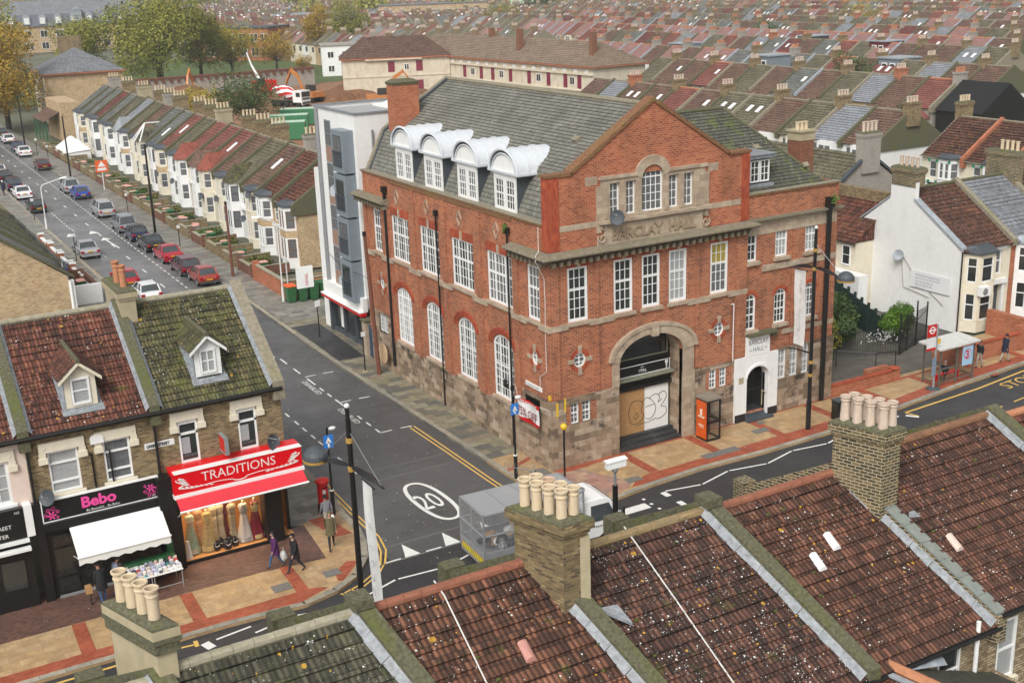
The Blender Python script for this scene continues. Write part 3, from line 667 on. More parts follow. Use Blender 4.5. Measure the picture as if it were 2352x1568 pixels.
bp=MB(); facade(bp,FR,.77,2.57,2.17,3.2,[f for f in fs[:2]],.1,.012); facade(bp,FR,9.33,11.1,2.2,3.27,fs[2:],.1,.012); bp.build('brick_panel',M_hall,hall,recalc=False)
for i,(a,b,c,e) in enumerate(wv): win(hall,FR,a,b,c,e,d=-.2,cols=3 if i else 2,rows=4,fr=.08,bar=.025,glass=(M_glass,M_curt2,M_curt2)[i],sill=M_stonep,meet=.5)
for i,(a,b,c,e,s) in enumerate(wl): win(hall,FR,a,b,c,e-.02,d=-.2,cols=3 if i else 2,rows=4,fr=.08,bar=.025,spring=s,glass=M_glass if i<2 else M_curt,sill=M_stonep,meet=.5)
for a,b,c,e in wg: win(hall,FR,a,b,c,e,d=-.12,cols=2,rows=4,fr=.06,bar=.025,glass=M_curt2,meet=.45)
# barrel roofed dormers
def dormer(yc):
    t=MB(); hw=1.05; F=PL((.42,yc,0),(0,1,0),(-1,0,0))
    ck=MB()
    for s in(-1,1): ck.prism([(.42,yc+s*hw,12.1),(.42,yc+s*hw,13.95),(1.6,yc+s*hw,13.95),(1.6,yc+s*hw,13.9),(.55,yc+s*hw,12.2)],(0,-s*.06,0))
    d=ck.build('dormer',M_leadd,hall)
    f=MB()
    for a,b,c,e in((-hw,-hw+.1,12.1,13.95),(hw-.1,hw,12.1,13.95),(-hw+.1,hw-.1,13.68,13.95),(-hw+.1,hw-.1,12.1,12.2),(-.1,.1,12.2,13.68)): F.box(f,a,b,c,e,0,.07)
    f.build('front',M_white,d)
    for s in(-1,1):
        a,b=(-hw+.12,-.11) if s<0 else(.11,hw-.12); win(d,F,a,b,12.2,13.66,d=0,cols=3,rows=4,fr=.055,bar=.026,glass=M_curt if yc>6 else M_glass,meet=.5)
    r=MB(); R=1.36; n=28; X0=.28
    def ring(x,rr): return [(x,yc-rr*math.cos(math.pi*i/n),14.02+rr*.80*math.sin(math.pi*i/n)) for i in range(n+1)]
    def zr(x): return 14.3+(x-1.5)*.618
    rows=[ring(X0,R)]+[ring(x,R) for x in(.9,1.5)]
    rows.append([(max(1.5,min(3.6,1.5+(p[2]-14.3)/.618+.12)),p[1],p[2]) for p in ring(2,R)])
    r.grid(rows)
    r.build('barrel_roof',M_dome,d,smooth=True)
    rr=MB()
    for x in(.95,1.55,2.1):
        pts=[q for q in ring(x,R+.03) if q[2]>14.05+max(0,zr(x)-14.15)]
        if len(pts)>1: rr.path(pts,.026,6)
    rr.path(ring(X0,R),.07,6); rr.path(ring(X0+.02,R-.25),.04,6); F.box(rr,-R-.08,R+.08,13.95,14.06,-1.2,.2); F.box(rr,-R,R,13.9,13.95,-.9,.1)
    rr.build('ribs_and_cornice',M_dome,d)
    tp=MB(); tp.poly(*[(X0+.06,p[1],p[2]) for p in ring(X0,R-.22)]); tp.build('tympanum',M_white,d)
    sl=MB(); sl.box(.2,.5,yc-hw-.06,yc+hw+.06,12.03,12.12); sl.build('apron',M_lead,d)
for yc in(15.95,12.25,8.35,4.45): dormer(yc)
# flat roofed dormer on the wing
d=MB(); d.box(12.72,14.1,.95,2.6,12.35,13.72); do=d.build('dormer',M_leadd,hall)
D2=PL((0,.94,0),(1,0,0),(0,-1,0))
for a,b in((12.78,13.38),(13.44,14.04)): win(do,D2,a,b,12.5,13.62,d=.0,cols=2,rows=3,fr=.06,bar=.03)
d=MB(); d.box(12.55,14.3,.72,2.9,13.72,13.9); d.box(12.5,14.35,.66,2.9,13.9,13.95); d.box(12.6,14.25,.7,.95,12.25,12.4); d.build('lead_cap',M_leadw,do)
# chimney at the back of the roof
c=MB(); c.box(1.55,3.15,19.35,20.35,13.6,17.1); ch=c.build('chimney',M_orb,hall); c=MB(); c.box(1.5,3.2,19.3,20.4,17.1,17.22); c.loft([[(1.46,19.26,17.22),(3.24,19.26,17.22),(3.24,20.44,17.22),(1.46,20.44,17.22)],[(1.8,19.5,17.4),(2.9,19.5,17.4),(2.9,20.2,17.4),(1.8,20.2,17.4)]]); c.build('cap',M_moss,ch)
# the great arch: reveal, shop front, boards, steps
ar=MB(); A=arc(3.9,7.8,4.75,5.95,16); B=arc(3.5,8.5,4.9,6.32,16)
for i in range(16): ar.prism([FR.P(*A[i],-.95),FR.P(*A[i+1],-.95),FR.P(*B[i+1],-.95 if 0 else 0),FR.P(*B[i],0)],FR.N*.0) if 0 else ar.prism([FR.P(*A[i],0.02),FR.P(*A[i+1],.02),FR.P(*B[i+1],.02),FR.P(*B[i],.02)],FR.N*.12)
for p,q in zip(A,A[1:]): ar.quad(FR.P(*p,.1),FR.P(*q,.1),FR.P(*q,-1),FR.P(*p,-1))
FR.box(ar,5.8,6.15,5.85,6.5,0,.3); FR.box(ar,3.5,3.9,3.56,4.9,0,.1); FR.box(ar,7.8,8.5,3.54,4.9,0,.1); FR.box(ar,7.8,8.55,0,3.54,.05,.12)
B2=arc(3.3,8.7,4.9,6.5,16)
for i in range(16): ar.prism([FR.P(*B[i],.0),FR.P(*B[i+1],.0),FR.P(*B2[i+1],.0),FR.P(*B2[i],.0)],FR.N*.2)
arch=ar.build('arch_surround',M_stonep,hall,recalc=False)
rv=MB(); rv.quad((3.9,-.05,0),(3.9,1,0),(3.9,1,4.8),(3.9,-.05,4.8)); rv.quad((7.8,-.05,0),(7.8,1,0),(7.8,1,4.8),(7.8,-.05,4.8)); rv.build('arch_reveal',M_stone,hall,recalc=False)
sf=MB(); sf.box(3.9,7.8,1.0,1.1,0,6.0); sf.box(3.92,7.78,.8,1.0,2.82,3.0); sf.box(3.92,7.78,.9,1.0,3.0,3.5)
shop=sf.build('shop_front',M_black,hall)
s2=MB(); s2.box(3.92,7.78,.55,1.0,3.42,3.52); s2.box(4.5,7.6,.93,.99,4.42,4.48); s2.box(7.55,7.62,.93,.99,4.48,5.4); s2.build('ledge',plain('greenish_frame',(.22,.22,.16),.6),shop)
sg=MB(); sg.box(4.2,7.7,.86,.9,3.54,4.1); sign=sg.build('fascia_sign',M_black,shop)
sb_=MB()
for a,b,c_,e in((4.2,7.7,3.54,3.58),(4.2,7.7,4.06,4.1),(4.2,4.24,3.58,4.06),(7.66,7.7,3.58,4.06)): sb_.box(a,b,.85,.86,c_,e)
text(sb_,'1996',(5.95,.85,3.66),(1,0,0),(0,0,1),.26,.003,'CENTER')
text(sb_,'•EST•',(5.95,.85,3.9),(1,0,0),(0,0,1),.11,.003,'CENTER')
for x in(4.42,7.48):
    for k in range(5): sb_.lathe([(.001,0),(.075-.01*k if k else .11,.004),(.001,.006)],(x,.85,3.94-.075*k),6,'Y')
sb_.build('lettering',M_white,sign)
gl=MB(); gl.box(4.0,7.5,.97,.985,4.5,5.9); gl.build('fanlight',M_glass,shop)
b1=MB(); b1.box(4.5,6.14,.93,.97,.42,2.8); b1.build('plywood_board',M_wood,shop); b1=MB(); b1.box(6.15,7.66,.93,.97,.42,2.8); wb=b1.build('white_board',M_white,shop)
gf=MB(); gm=plain('graffiti_line',(.04,.035,.03),.7)
def squig(pts,r=.016):
    P=[Vector((x,.925,z)) for x,z in pts]; Q=[]
    for i in range(len(P)-1):
        p0=P[max(0,i-1)];p1=P[i];p2=P[i+1];p3=P[min(len(P)-1,i+2)]
        for k in range(6):
            t=k/6; Q.append(.5*((2*p1)+(p2-p0)*t+(2*p0-5*p1+4*p2-p3)*t*t+(3*p1-p0-3*p2+p3)*t**3))
    gf.path(Q+[P[-1]],r,5)
squig([(5.25,1.2),(5.15,1.6),(5.35,2.1),(5.75,2.15),(6.0,1.95),(5.95,1.5),(6.1,1.3),(5.9,1.0),(5.5,.9),(5.25,1.05),(5.25,1.2)])
squig([(5.55,1.35),(5.65,1.5),(5.75,1.3),(5.6,1.15),(5.5,1.3)]); squig([(6.0,2.0),(6.3,2.2),(6.65,1.95),(6.85,1.6),(6.75,1.2),(6.45,1.0),(6.2,1.1)])
squig([(6.4,2.1),(6.8,2.3),(7.1,2.1),(7.0,1.8),(7.25,1.95)]); squig([(7.0,2.2),(7.35,2.35),(7.55,2.1),(7.4,1.8),(7.2,1.55),(7.5,1.45),(7.5,1.1),(7.1,.9),(6.8,.95)]); squig([(5.6,.75),(6.0,.85),(6.4,.85),(6.8,.95)]); squig([(6.2,1.7),(6.8,1.75)])
gf.build('graffiti',gm,shop)
st=MB()
for k in range(3): st.box(3.92,7.78 if k else 7.9,-.04+.36*k,1.0,.14*k+.002,.14*(k+1))
st.build('steps',plain('black_step',(.035,.035,.035),.6,var=.4,scale=6,dirt=((.3,.3,.26),.25)),hall)
# white doorway with its sign
wp=MB(); WP=PL((0,-.02,0),(1,0,0),(0,-1,0))
facade(wp,WP,11.2,14.12,0,3.54,[(11.98,13.45,0,2.95,2.35)],.5,.16)
for x in(11.2,14.12): wp.quad((x,0,0),(x,-.18,0),(x,-.18,3.54),(x,0,3.54))
wp.quad((11.2,0,3.54),(14.12,0,3.54),(14.12,-.18,3.54),(11.2,-.18,3.54)); A=arc(11.98,13.45,2.35,2.95); B=arc(11.9,13.6,2.4,3.1)
for i in range(10): wp.prism([WP.P(*A[i],.155),WP.P(*A[i+1],.155),WP.P(*B[i+1],.155),WP.P(*B[i],.155)],WP.N*.05)
dw=wp.build('doorway',M_white,hall,recalc=False,label='white painted stone doorway with an arched opening')
q=MB(); q.box(11.2,11.96,-.19,-.182,.0,.45); q.box(13.47,14.12,-.19,-.182,0,.45); q.box(11.98,13.45,.9,.95,.0,2.95); q.quad((11.98,.3,0),(11.98,.95,0),(11.98,.95,2.9),(11.98,.3,2.9)); q.quad((13.45,.3,0),(13.45,.95,0),(13.45,.95,2.9),(13.45,.3,2.9)); q.build('door_recess',plain('dark_recess',(.02,.018,.016),.7),dw)
q=MB(); [q.tube((12.02+.09*i,.25,.4),(12.02+.09*i,.25,2.85-.5*abs(i-7.5)/7.5),.012,n=5) for i in range(1,16)]; q.tube((12,.25,1.5),(13.4,.25,1.5),.02,n=5); q.build('iron_gate',M_blackm,dw)
q=MB()
for k in range(3): q.box(11.99,13.44,-.28+.3*k,.9,.13*k+.003,.13*(k+1))
q.box(11.85,13.6,-.55,-.28,.003,.12); q.build('steps',M_leadd,dw); q=MB(); q.path([(13.38,-.1,1.3),(13.38,.2,1.35),(13.38,.2,.5)],.03); q.box(11.42,11.75,-.19,-.182,2.15,2.5); q.build('handrail',M_tanr,dw)
q=MB(); q.box(11.93,13.52,-.16,-.02,3.56,4.62); nb=q.build('name_board',M_white,hall)
q=MB(); text(q,'BARCLAY',(12.72,-.163,4.17),(1,0,0),(0,0,1),.36,.003,'CENTER',sx=.86); text(q,'HALL',(12.72,-.163,3.78),(1,0,0),(0,0,1),.34,.003,'CENTER',sx=.9); text(q,'«»',(12.2,-.163,3.82),(1,0,0),(0,0,1),.2,.003,'CENTER'); text(q,'«»',(13.25,-.163,3.86),(1,0,0),(0,0,1),.2,.003,'CENTER'); q.build('lettering',plain('grey_letters',(.12,.12,.13),.6),nb)
q=MB(); FR.box(q,11.96,13.9,4.66,4.8,-.1,.42); FR.box(q,13.6,13.9,4.45,4.66,-.1,.3); q.build('stone_shelf',M_moss,hall)
# downpipes, cables, plates
dp=MB(); dp.tube((-.16,17.85,.6),(-.16,17.85,11.3),.09); dp.box(-.3,-.02,17.7,18.0,11.2,11.55); dp.build('downpipe',M_black,hall)
dp=MB(); dp.tube((-.13,11.28,0),(-.13,11.28,10.9),.045); dp.box(-.22,-.05,11.15,11.4,10.85,11.15); dp.build('downpipe',M_black,hall)
dp=MB(); dp.tube((-.16,3.52,0.2),(-.16,3.52,11.3),.05); dp.box(-.28,-.05,3.4,3.65,11.2,11.5); dp.build('downpipe',M_black,hall)
dp=MB(); dp.tube((17.35,-.2,0.1),(17.35,-.2,10.9),.14); dp.box(17.15,17.55,-.35,-.05,10.85,11.4); dp.build('downpipe',M_black,hall)
gm=plain('pipe_white',(.7,.68,.64),.5); cb=MB(); cb.path([(-.3,.35,12.05),(-.3,.35,10.9),(-.55,.2,10.75),(-.62,.1,10.5),(-.07,.3,9.6),(-.07,.25,8.5),(-.07,.3,7.0),(-.07,.28,5.0),(-.07,.9,4.6),(-.07,.9,4.1)],.016,5); cb.path([(11.05,-.1,3.5),(11.05,-.1,6.6),(10.85,-.1,6.6)],.03,6); cb.build('cable',gm,hall)
np_=MB(); SD.box(np_,.8,2.32,3.82,4.04,.02,.06); nm=np_.build('street_name_plate',M_white,hall); q=MB(); text(q,'CLARENDON ROAD',(-.062,2.27,3.87),(0,-1,0),(0,0,1),.13,.003,sx=1.0); q.build('lettering',M_leadd,nm)
q=MB(); FR.box(q,.22,.34,2.75,3.45,.05,.06); FR.box(q,.68,.78,2.9,3.6,.05,.06); SD.box(q,.03,.18,3.62,3.85,.0,.08); q.build('yellow_plate',M_yellow,hall)
pl_=MB()
for (x,y,z) in((17.35,-.35,11.3),(-.3,3.5,11.45)):
    for i in range(70):
        a=rnd.uniform(0,6.28); r=rnd.uniform(.02,.33 if x>0 else .2); p=Vector((x+r*math.cos(a)+(.2 if x>0 else 0),y+r*math.sin(a)*.6,z+rnd.uniform(-.15,.3)-r*.3)); v=Vector((rnd.uniform(-1,1),rnd.uniform(-1,1),rnd.uniform(-.5,1))).normalized()*.07; u=v.orthogonal().normalized()*.04; pl_.quad(p-v,p+u,p+v,p-u)
tag(pl_.build('gutter_weed',plain('weed',(.08,.16,.02),.7,var=.4,scale=20)),'tuft of green weed growing out of the downpipe heads of the hall','weed')
dish('dark grey satellite dish on the stone sill below the gable windows',(3.5,-.55,12.15),(-.7,-.8,.35),.36,M_leadd,wallpt=(3.4,-.2,11.95))
# sale banner on the corner
bn=MB(); rows=[]
for i in range(9):
    t=i/8; y=2.75-2.1*t; off=-.3-.06*math.sin(t*9); rows.append([(off,y,3.2-.0*t-.03*math.sin(t*3)-t*.0),(off-.02*math.sin(t*7),y,3.0-.02),(off-.03*math.sin(t*6),y,2.6),(off,y,2.2-.05*math.cos(t*5)),(off,y,2.08-.1*math.sin(t*3.1))])
bn.grid(rows)
for i in range(8):
    for k in range(4): bn.mi[i*1+0]=bn.mi[i]
ban=thing('sale_banner','white and red sale banner reading 75% OFF, strung across the hall corner','banner',(-.3,1.7,2.0))
o=bn.build('sheet',[M_white,M_redp],ban,recalc=False); 
for p in o.data.polygons:
    zc=sum(o.data.vertices[v].co.z for v in p.vertices)/4
    if zc>.95 or zc<.2: p.material_index=1
q=MB(); text(q,'75% OFF',(-.40,2.6,2.35),(0,-1,-.03),(0,0,1),.62,.0,sx=.8,bold=.006); q.build('lettering',plain('banner_ink',(.25,.02,.04),.6),ban); q=MB(); text(q,'CLOSING DOWN SALE',(-.40,2.7,3.03),(0,-1,0),(0,0,1),.2,.0,sx=.93,bold=.004); q.path([(-.3,2.75,3.2),(-.1,3.3,3.5)],.01,4); q.path([(-.3,.65,3.15),(-.08,.1,3.1)],.01,4); q.build('lettering',M_white,ban)
# =============== ground, roads, pavements
def wetmat(name,c1,c2,rlo,rhi,stain=1):
    m=NT(name); n=m.noise(60,2,.5); a=m.ramp(n,[(.3,c1),(.7,c2)]); n2=m.noise(.12,6,.65); f=m.ramp(n2,[(.35,.75),(.65,1.2)]); x=m.mix(1.0,a,f,'MULTIPLY')
    n4=m.noise(1.3,6,.7); f4=m.ramp(n4,[(.55,1),(.72,.72)]); x=m.mix(1.0,MO(x),f4,'MULTIPLY'); m.col(x)
    n3=m.noise(.35,5,.7); r=m.ramp(n3,[(.35,rlo),(.65,rhi)]); m.t.links.new(r.outputs[0],m.b.inputs['Roughness']); m.bump(n,.25,.006); return m.m
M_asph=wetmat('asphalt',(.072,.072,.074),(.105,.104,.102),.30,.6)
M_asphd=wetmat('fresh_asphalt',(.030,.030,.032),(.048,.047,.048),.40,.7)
M_asphn=wetmat('worn_sheen_asphalt',(.135,.135,.135),(.19,.188,.185),.25,.5)  # far road, paler: wet reflection put into the base colour
M_pavg=ashlar('grey_paving',[(.25,.24,.21),(.21,.20,.175),(.29,.27,.23),(.17,.165,.15),(.23,.22,.18),(.20,.17,.15)],(.12,.12,.09),.9,.6,stain=((.10,.11,.06),.45),rough=.6)
M_pavm=ashlar('mossy_paving',[(.20,.18,.12),(.24,.21,.14),(.15,.14,.11),(.12,.12,.105),(.22,.18,.13),(.26,.24,.17)],(.09,.09,.05),.9,.62,stain=((.11,.12,.04),.5),rough=.6)
M_pavy=ashlar('buff_paving',[(.44,.29,.145),(.41,.27,.135),(.46,.31,.165),(.38,.25,.13),(.43,.30,.165)],(.26,.18,.10),.6,.45,stain=((.22,.16,.09),.4),rough=.6)
M_pavr=brick('red_paver',(.30,.065,.03),(.36,.085,.04),(.42,.12,.06),(.22,.06,.035),.2,.1,.006,rough=.6)
M_pavdk=brick('dark_paver',(.11,.055,.04),(.15,.075,.055),(.19,.10,.08),(.06,.04,.03),.2,.1,.008,stain=((.07,.05,.035),.5),rough=.55)
M_kerb=ashlar('kerb_stone',[(.30,.27,.21),(.36,.32,.25),(.26,.24,.2)],(.12,.11,.08),.9,3,stain=((.16,.15,.11),.5))
M_earth=plain('far_ground',(.12,.12,.08),.95,var=.4,scale=.05,dirt=((.06,.09,.03),.8))
g=MB(); g.quad((-690,-390,-.16),(1090,-390,-.16),(1090,2590,-.16),(-690,2590,-.16)); struct('ground',g,M_earth)
def slab(name,pts,z,m,h=.11,holes=None):
    b=MB(); b.prism([(x,y,z-h) for x,y in pts],(0,0,h)); return struct(name,b,m)
def sheet(pts,z,mb): mb.poly(*[(x,y,z) for x,y in pts]); return mb
g=MB(); g.quad((-60,-13.5,-.112),(120,-13.5,-.112),(120,0,-.112),(-60,0,-.112)); struct('main_road',g,M_asphd)
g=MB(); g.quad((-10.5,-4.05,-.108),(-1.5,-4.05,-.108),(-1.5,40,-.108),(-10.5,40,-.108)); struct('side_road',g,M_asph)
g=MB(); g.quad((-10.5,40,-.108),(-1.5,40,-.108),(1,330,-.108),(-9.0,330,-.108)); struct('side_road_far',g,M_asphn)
# pavements: top at z=0, kerb to the road at -.11
KE=[(40,-1.9),(31.5,-2.35),(26,-2.75),(19.9,-3.42),(14.7,-3.9),(10,-4.0),(6.1,-3.85),(3,-4.05),(0,-4.44),(-.9,-4.2),(-1.55,-3.5),(-1.93,-2.5),(-2.05,-1.2),(-2.08,0)]
slab('pavement_front',KE[::-1]+[(120,-1.9),(120,3),(-.0,3),(-2.08,3)],0,M_pavy,.12)
slab('pavement_side',[(-2.08,3.001),(.6,3.001),(.6,21.3),(3.5,21.4),(3.5,45),(.9,45),(.9,330),(-.4,330),(-1.93,120),(-1.93,45),(-2.3,25),(-2.3,21)],.0,M_pavm,.12)
KW=[(-60,-5.4),(-18,-5.4),(-14.9,-5.62),(-13.4,-5.25),(-12.2,-4.5),(-11.2,-3.2),(-10.65,-1.75),(-10.38,-.4),(-10.35,1.2),(-10.1,3),(-9.75,20)]
slab('pavement_west',KW+[(-9.65,45),(-9.4,107),(-7.5,330),(-9.5,330),(-11.3,107),(-11.3,47),(-13.5,47),(-13.5,1),(-60,1)],0,M_pavy,.12)
slab('pavement_south',[(-60,-12.5),(120,-12.5),(120,-18.5),(-60,-18.5)],0,M_pavg,.12)
def strip(pts,w,z,mb):
    for i in range(len(pts)-1):
        a,b=Vector((*pts[i],z)),Vector((*pts[i+1],z)); d=(b-a).normalized(); n=Vector((-d.y,d.x,0))*w
        mb.prism([a,b,b+n,a+n],(0,0,.012))
kb=MB(); strip(KE,-.3,.003,kb); strip(KW,.3,.003,kb); strip([(-1.93,120),(-1.93,45),(-2.3,25),(-2.3,21),(-2.08,3),(-2.08,0)],.28,.004,kb); strip([(-9.75,20),(-9.65,45),(-9.4,107),(-7.5,330)],.28,.004,kb); struct('kerb',kb,M_kerb)
# paving zones laid on the slabs
z=.006
g=MB(); sheet([(-13.5,1.0),(-11.6,1.6),(-10.7,1.6),(-10.05,3),(-9.72,20),(-9.62,45),(-9.4,107),(-7.5,330),(-9.5,330),(-11.3,107),(-11.3,47),(-13.5,47)],z,g); struct('paving_side_west',g,M_pavg)
g=MB(); sheet([(.6,45),(-1.63,45),(-1.6,120),(-.1,330),(.88,330),(.88,45)],z,g); sheet([(-1.62,33),(-1.62,44.99),(3.4,44.99),(3.4,33)],z,g); struct('paving_side_east',g,M_pavg)
g=MB(); sheet([(-1.95,22.5),(-.2,22.5),(.2,31.5),(-1.75,31.5)],z+.006,g); struct('paving_patch',g,M_asphd)
g=MB(); sheet([(-60,.95),(-60,-2.0),(-15.6,-2.05),(-12.75,-2.35),(-12.4,1.2),(-13.2,1.4)],z,g); struct('paving_brown',g,M_pavdk)
g=MB(); YS=[3.83+4.09*i for i in range(-0,14)]
for x in YS: sheet([(x-.12,-.12),(x+.42,-.12),(x+.42,-2.85),(x-.12,-2.85)],z+.002,g)
sheet([(.9,-.55),(3.8,-.2),(60,-.2),(60,.05),(0,.05),(0,-.35)],z+.001,g)
sheet([(2.0,-3.75),(3.2,-3.72),(6,-3.55),(10,-3.68),(14.7,-3.58),(19.9,-3.1),(26,-2.45),(31.5,-2.05),(40,-1.6),(40,-.9),(31,-1.3),(26,-1.55),(20,-2.4),(14.7,-2.7),(9,-2.8),(3.5,-2.9),(2.6,-3.2)],z,g)
for x in [-14.75-4.15*i for i in range(11)]: sheet([(x,-2.06),(x+.5,-2.1),(x+.42,-4.5),(x-.1,-4.5)],z+.002,g)
sheet([(-60,-5.1),(-18,-5.1),(-14.9,-5.3),(-13.6,-4.75),(-14.2,-4.45),(-60,-4.35)],z,g); sheet([(-12.15,-3.1),(-11.7,-3.3),(-12.9,-4.6),(-13.1,-4.5),(-12.95,-3.75)],z+.002,g); sheet([(-11.25,1.5),(-12.1,1.6),(-11.7,-.7),(-10.9,-.8)],z+.002,g)
sheet([(-1.9,1.4),(-.1,2.2),(-.1,1.9),(-1.9,1.1)],z+.003,g); struct('paving_red',g,M_pavr)
g=MB(); sheet([(-1.8,-2.3),(-1.4,-3.3),(-.6,-3.95),(1.9,-3.72),(2.4,-3.2),(1.2,-.6),(-.05,-.4),(-1.75,-.6)],z+.001,g); struct('paving_pinkish',g,ashlar('pink_paving',[(.33,.17,.13),(.38,.21,.16),(.42,.27,.18),(.3,.2,.17)],(.2,.14,.1),.6,.45,stain=((.2,.14,.1),.4)))
mh=MB(); 
for x,y,a,b in((-13.4,-4.0,.7,.55),(-15.6,-4.05,.75,.6),(2.2,-3.3,.8,.5),(7.0,-3.1,2.2,.55),(11.2,-1.95,1.0,.5),(-1.0,-.2,.8,.8)): mh.box(x,x+a,y,y+b,z,.02)
for x,y in((12.2,-1.0),(-1.4,14),(-.6,8)): mh.box(x,x+.5,y,y+.3,z,.018)
m_=mh.build('access_cover',plain('cover_iron',(.16,.155,.14),.6,var=.3,scale=8)); m_['kind']='structure'
# road markings
zr=-.1035
wm=MB()
def dash(a,b,w=.1,mb=None,zz=None):
    mb=mb or wm; zz=zr if zz is None else zz
    a,b=Vector((*a,zz)),Vector((*b,zz)); d=(b-a).normalized(); n=Vector((-d.y,d.x,0))*w/2; mb.poly(a-n,b-n,b+n,a+n)
for y0,y1 in((24.2,25.46),(21.85,23.04),(19.3,20.67),(17.95,18.6),(16.75,17.4),(14.9,16.15),(12.3,12.9),(11.05,11.7),(9.8,10.45)): dash((-4.8,y0),(-4.8,y1))
for y in(21.05,15.5,9.8): dash((-4.78,y),(-4.1,y+.02)); dash((-3.6,y+.02),(-2.95,y-.05))
for y0 in(5.4,7.25,9.9,11,12.3,13.5,15,16.4,17.8,19.2,20.6): dash((-8.03,y0),(-8.03,y0+.65),.11)
y=26.
while y<160:
    x=-4.6+.0095*(y-46)-(.2 if y<40 else 0); dash((x,y),(x,y+.75),.1); 
    y+=1.35
y=44.
while y<170:
    dash((-7.6+.006*(y-80),y),(-7.6+.006*(y-80),y+.75),.1) if y>78 else None; y+=1.35
y=49.
while y<200: dash((-6.0+.01*(y-50),y),(-6.0+.01*(y-50),y+1.5),.12); y+=6.1
for y in(80.6,68.9,63.1,57.6,51.6): dash((-4.4,y),(-2.3,y-.1),.08)
dash((-9.6,64.3),(-7.5,64.0),.08); dash((-7.5,63.2),(-7.5,64.8),.08); dash((-7.5,77.5),(-7.5,79),.08)
# disabled lettering and the 20 roundel
text(wm,'DISABLED',(-5.32,20.3,zr),(0,-1,0),(1,0,0),.46,0,sx=1.35); text(wm,'DISABLED',(-5.35,14.55,zr),(0,-1,0),(1,0,0),.46,0,sx=1.35)
def ringm(cx,cy,ax,ay,w,mb,n=40,e=2.4):
    P=[]
    for i in range(n):
        t=2*math.pi*i/n; c,s_=math.cos(t),math.sin(t); k=(abs(c)**e+abs(s_)**e)**(-1/e); P.append((cx+ax*k*c,cy+ay*k*s_,cx+(ax-w)*k*c,cy+(ay-w)*k*s_))
    for i in range(n): p,q=P[i],P[(i+1)%n]; mb.poly((p[0],p[1],zr),(q[0],q[1],zr),(q[2],q[3],zr),(p[2],p[3],zr))
ringm(-6.38,.5,.84,2.35,.2,wm)
text(wm,'20',(-7.1,-.28,zr),(1,0,0),(0,1,0),2.4,0,sx=.49,bold=.012)
for p in(((-9.47,-2.8),(-9.15,-4.0),(-9.85,-4.0)),((-7.5,-2.75),(-7.22,-4.0),(-7.95,-4.0)),((-5.6,-2.75),(-5.3,-4.0),(-6.05,-4.0))): wm.poly(*[(x,y_,zr) for x,y_ in p])
dash((-10.75,-4.0),(-10.05,-3.98),.12); dash((-8.87,-3.98),(-8.15,-3.98),.12); dash((-6.9,-3.98),(-6.2,-3.98),.12); dash((-5.0,-3.98),(-4.3,-3.98),.12)
zg=[(-17.2,-6.34),(-15.4,-6.0),(-13.6,-6.4),(-12.61,-6.1),(-10.9,-5.53),(-8.76,-5.68),(-7.38,-5.26),(-5.6,-5.7)]
for a,b in zip(zg,zg[1:]): dash(a,(b[0]-.14,b[1]),.1)
zg=[(3.2,-4.76),(5.12,-5.11),(7.17,-4.6),(9.3,-4.95),(11.4,-4.45),(13.5,-4.72),(15.4,-4.2),(17.2,-4.5),(19.36,-4.04)]
for a,b in zip(zg,zg[1:]): dash(a,(b[0]-.12,b[1]),.1)
for i,yy in enumerate((-5.55,-6.75,-7.95,-9.15,-10.35)): dash((-3.2 if i==0 else -.3,yy),(1.6,yy),.55)
for yy in(-5.05,-5.7,-6.25,-6.9): dash((2.9,yy),(3.0,yy-.02),.3) if 0 else wm.box(2.85,3.15,yy-.25,yy+.25,zr-.003,zr) if yy in(-5.05,-6.25) else None
for yy in(-5.0,-5.6,-6.2,-6.8): wm.box(1.75,1.9,yy,yy+.15,zr-.003,zr)
dash((19.6,-4.2),(20.0,-4.75),.22); dash((-19.05,-6.0),(-18.9,-6.5),.35); dash((-18.6,-6.0),(-17.2,-5.8),.1)
ar=[(-6.3,71.0),(-5.3,71.2),(-5.8,72.4)]; wm.poly(*[(x,y_,zr) for x,y_ in ar]); dash((-5.6,66.5),(-5.8,71.1),.16)
for x in(-8.2,-3.2,-6.1): wm.poly((x-.5,75.0,zr),(x+.5,75.0,zr),(x,76.6,zr))
struct('road_marking_white',wm,M_mark)
ym=MB()
for pts in(((-3.15,9.6),(-3.1,5.6),(-3.1,1),(-3.05,-1.0)),((-2.88,9.66),(-2.86,5.9),(-2.86,1),(-2.82,-1.0))):
    for a,b in zip(pts,pts[1:]): dash(a,b,.085,ym)
for off in(0,.24):
    P=[(-9.72-off*.8,6),(-9.9-off*.8,1.6),(-9.93-off*.8,-.4),(-9.98-off*.8,-1.6),(-10.25-off,-2.9),(-10.75-off*.9,-3.9),(-11.4-off*.7,-4.7+off*.7),(-12.3-off*.4,-5.3+off*.8),(-13.2,-5.6+off*.9)]
    for a,b in zip(P,P[1:]): dash(a,b,.08,ym)
dash((-13.1,-5.75),(-13.35,-5.35),.08,ym); dash((-12.7,-5.6),(-12.9,-5.2),.07,ym)
for a,b,w_ in(((19.9,-3.9),(26,-3.55),.14),((26,-3.55),(31,-2.95),.14),((31,-2.95),(45,-2.4),.14),((19.9,-3.92),(20.1,-4.67),.12),((20.24,-5.65),(20.32,-6.3),.1),((23.9,-6.25),(24.85,-6.16),.1),((25.9,-6.06),(26.95,-5.94),.1),((28,-5.9),(29,-5.8),.1),((-60,-5.75),(-21,-5.75),.12),((-19.9,-5.85),(-19.4,-5.9),.1),((-19.3,-5.65),(-19.35,-6.1),.16)): dash(a,b,w_,ym)
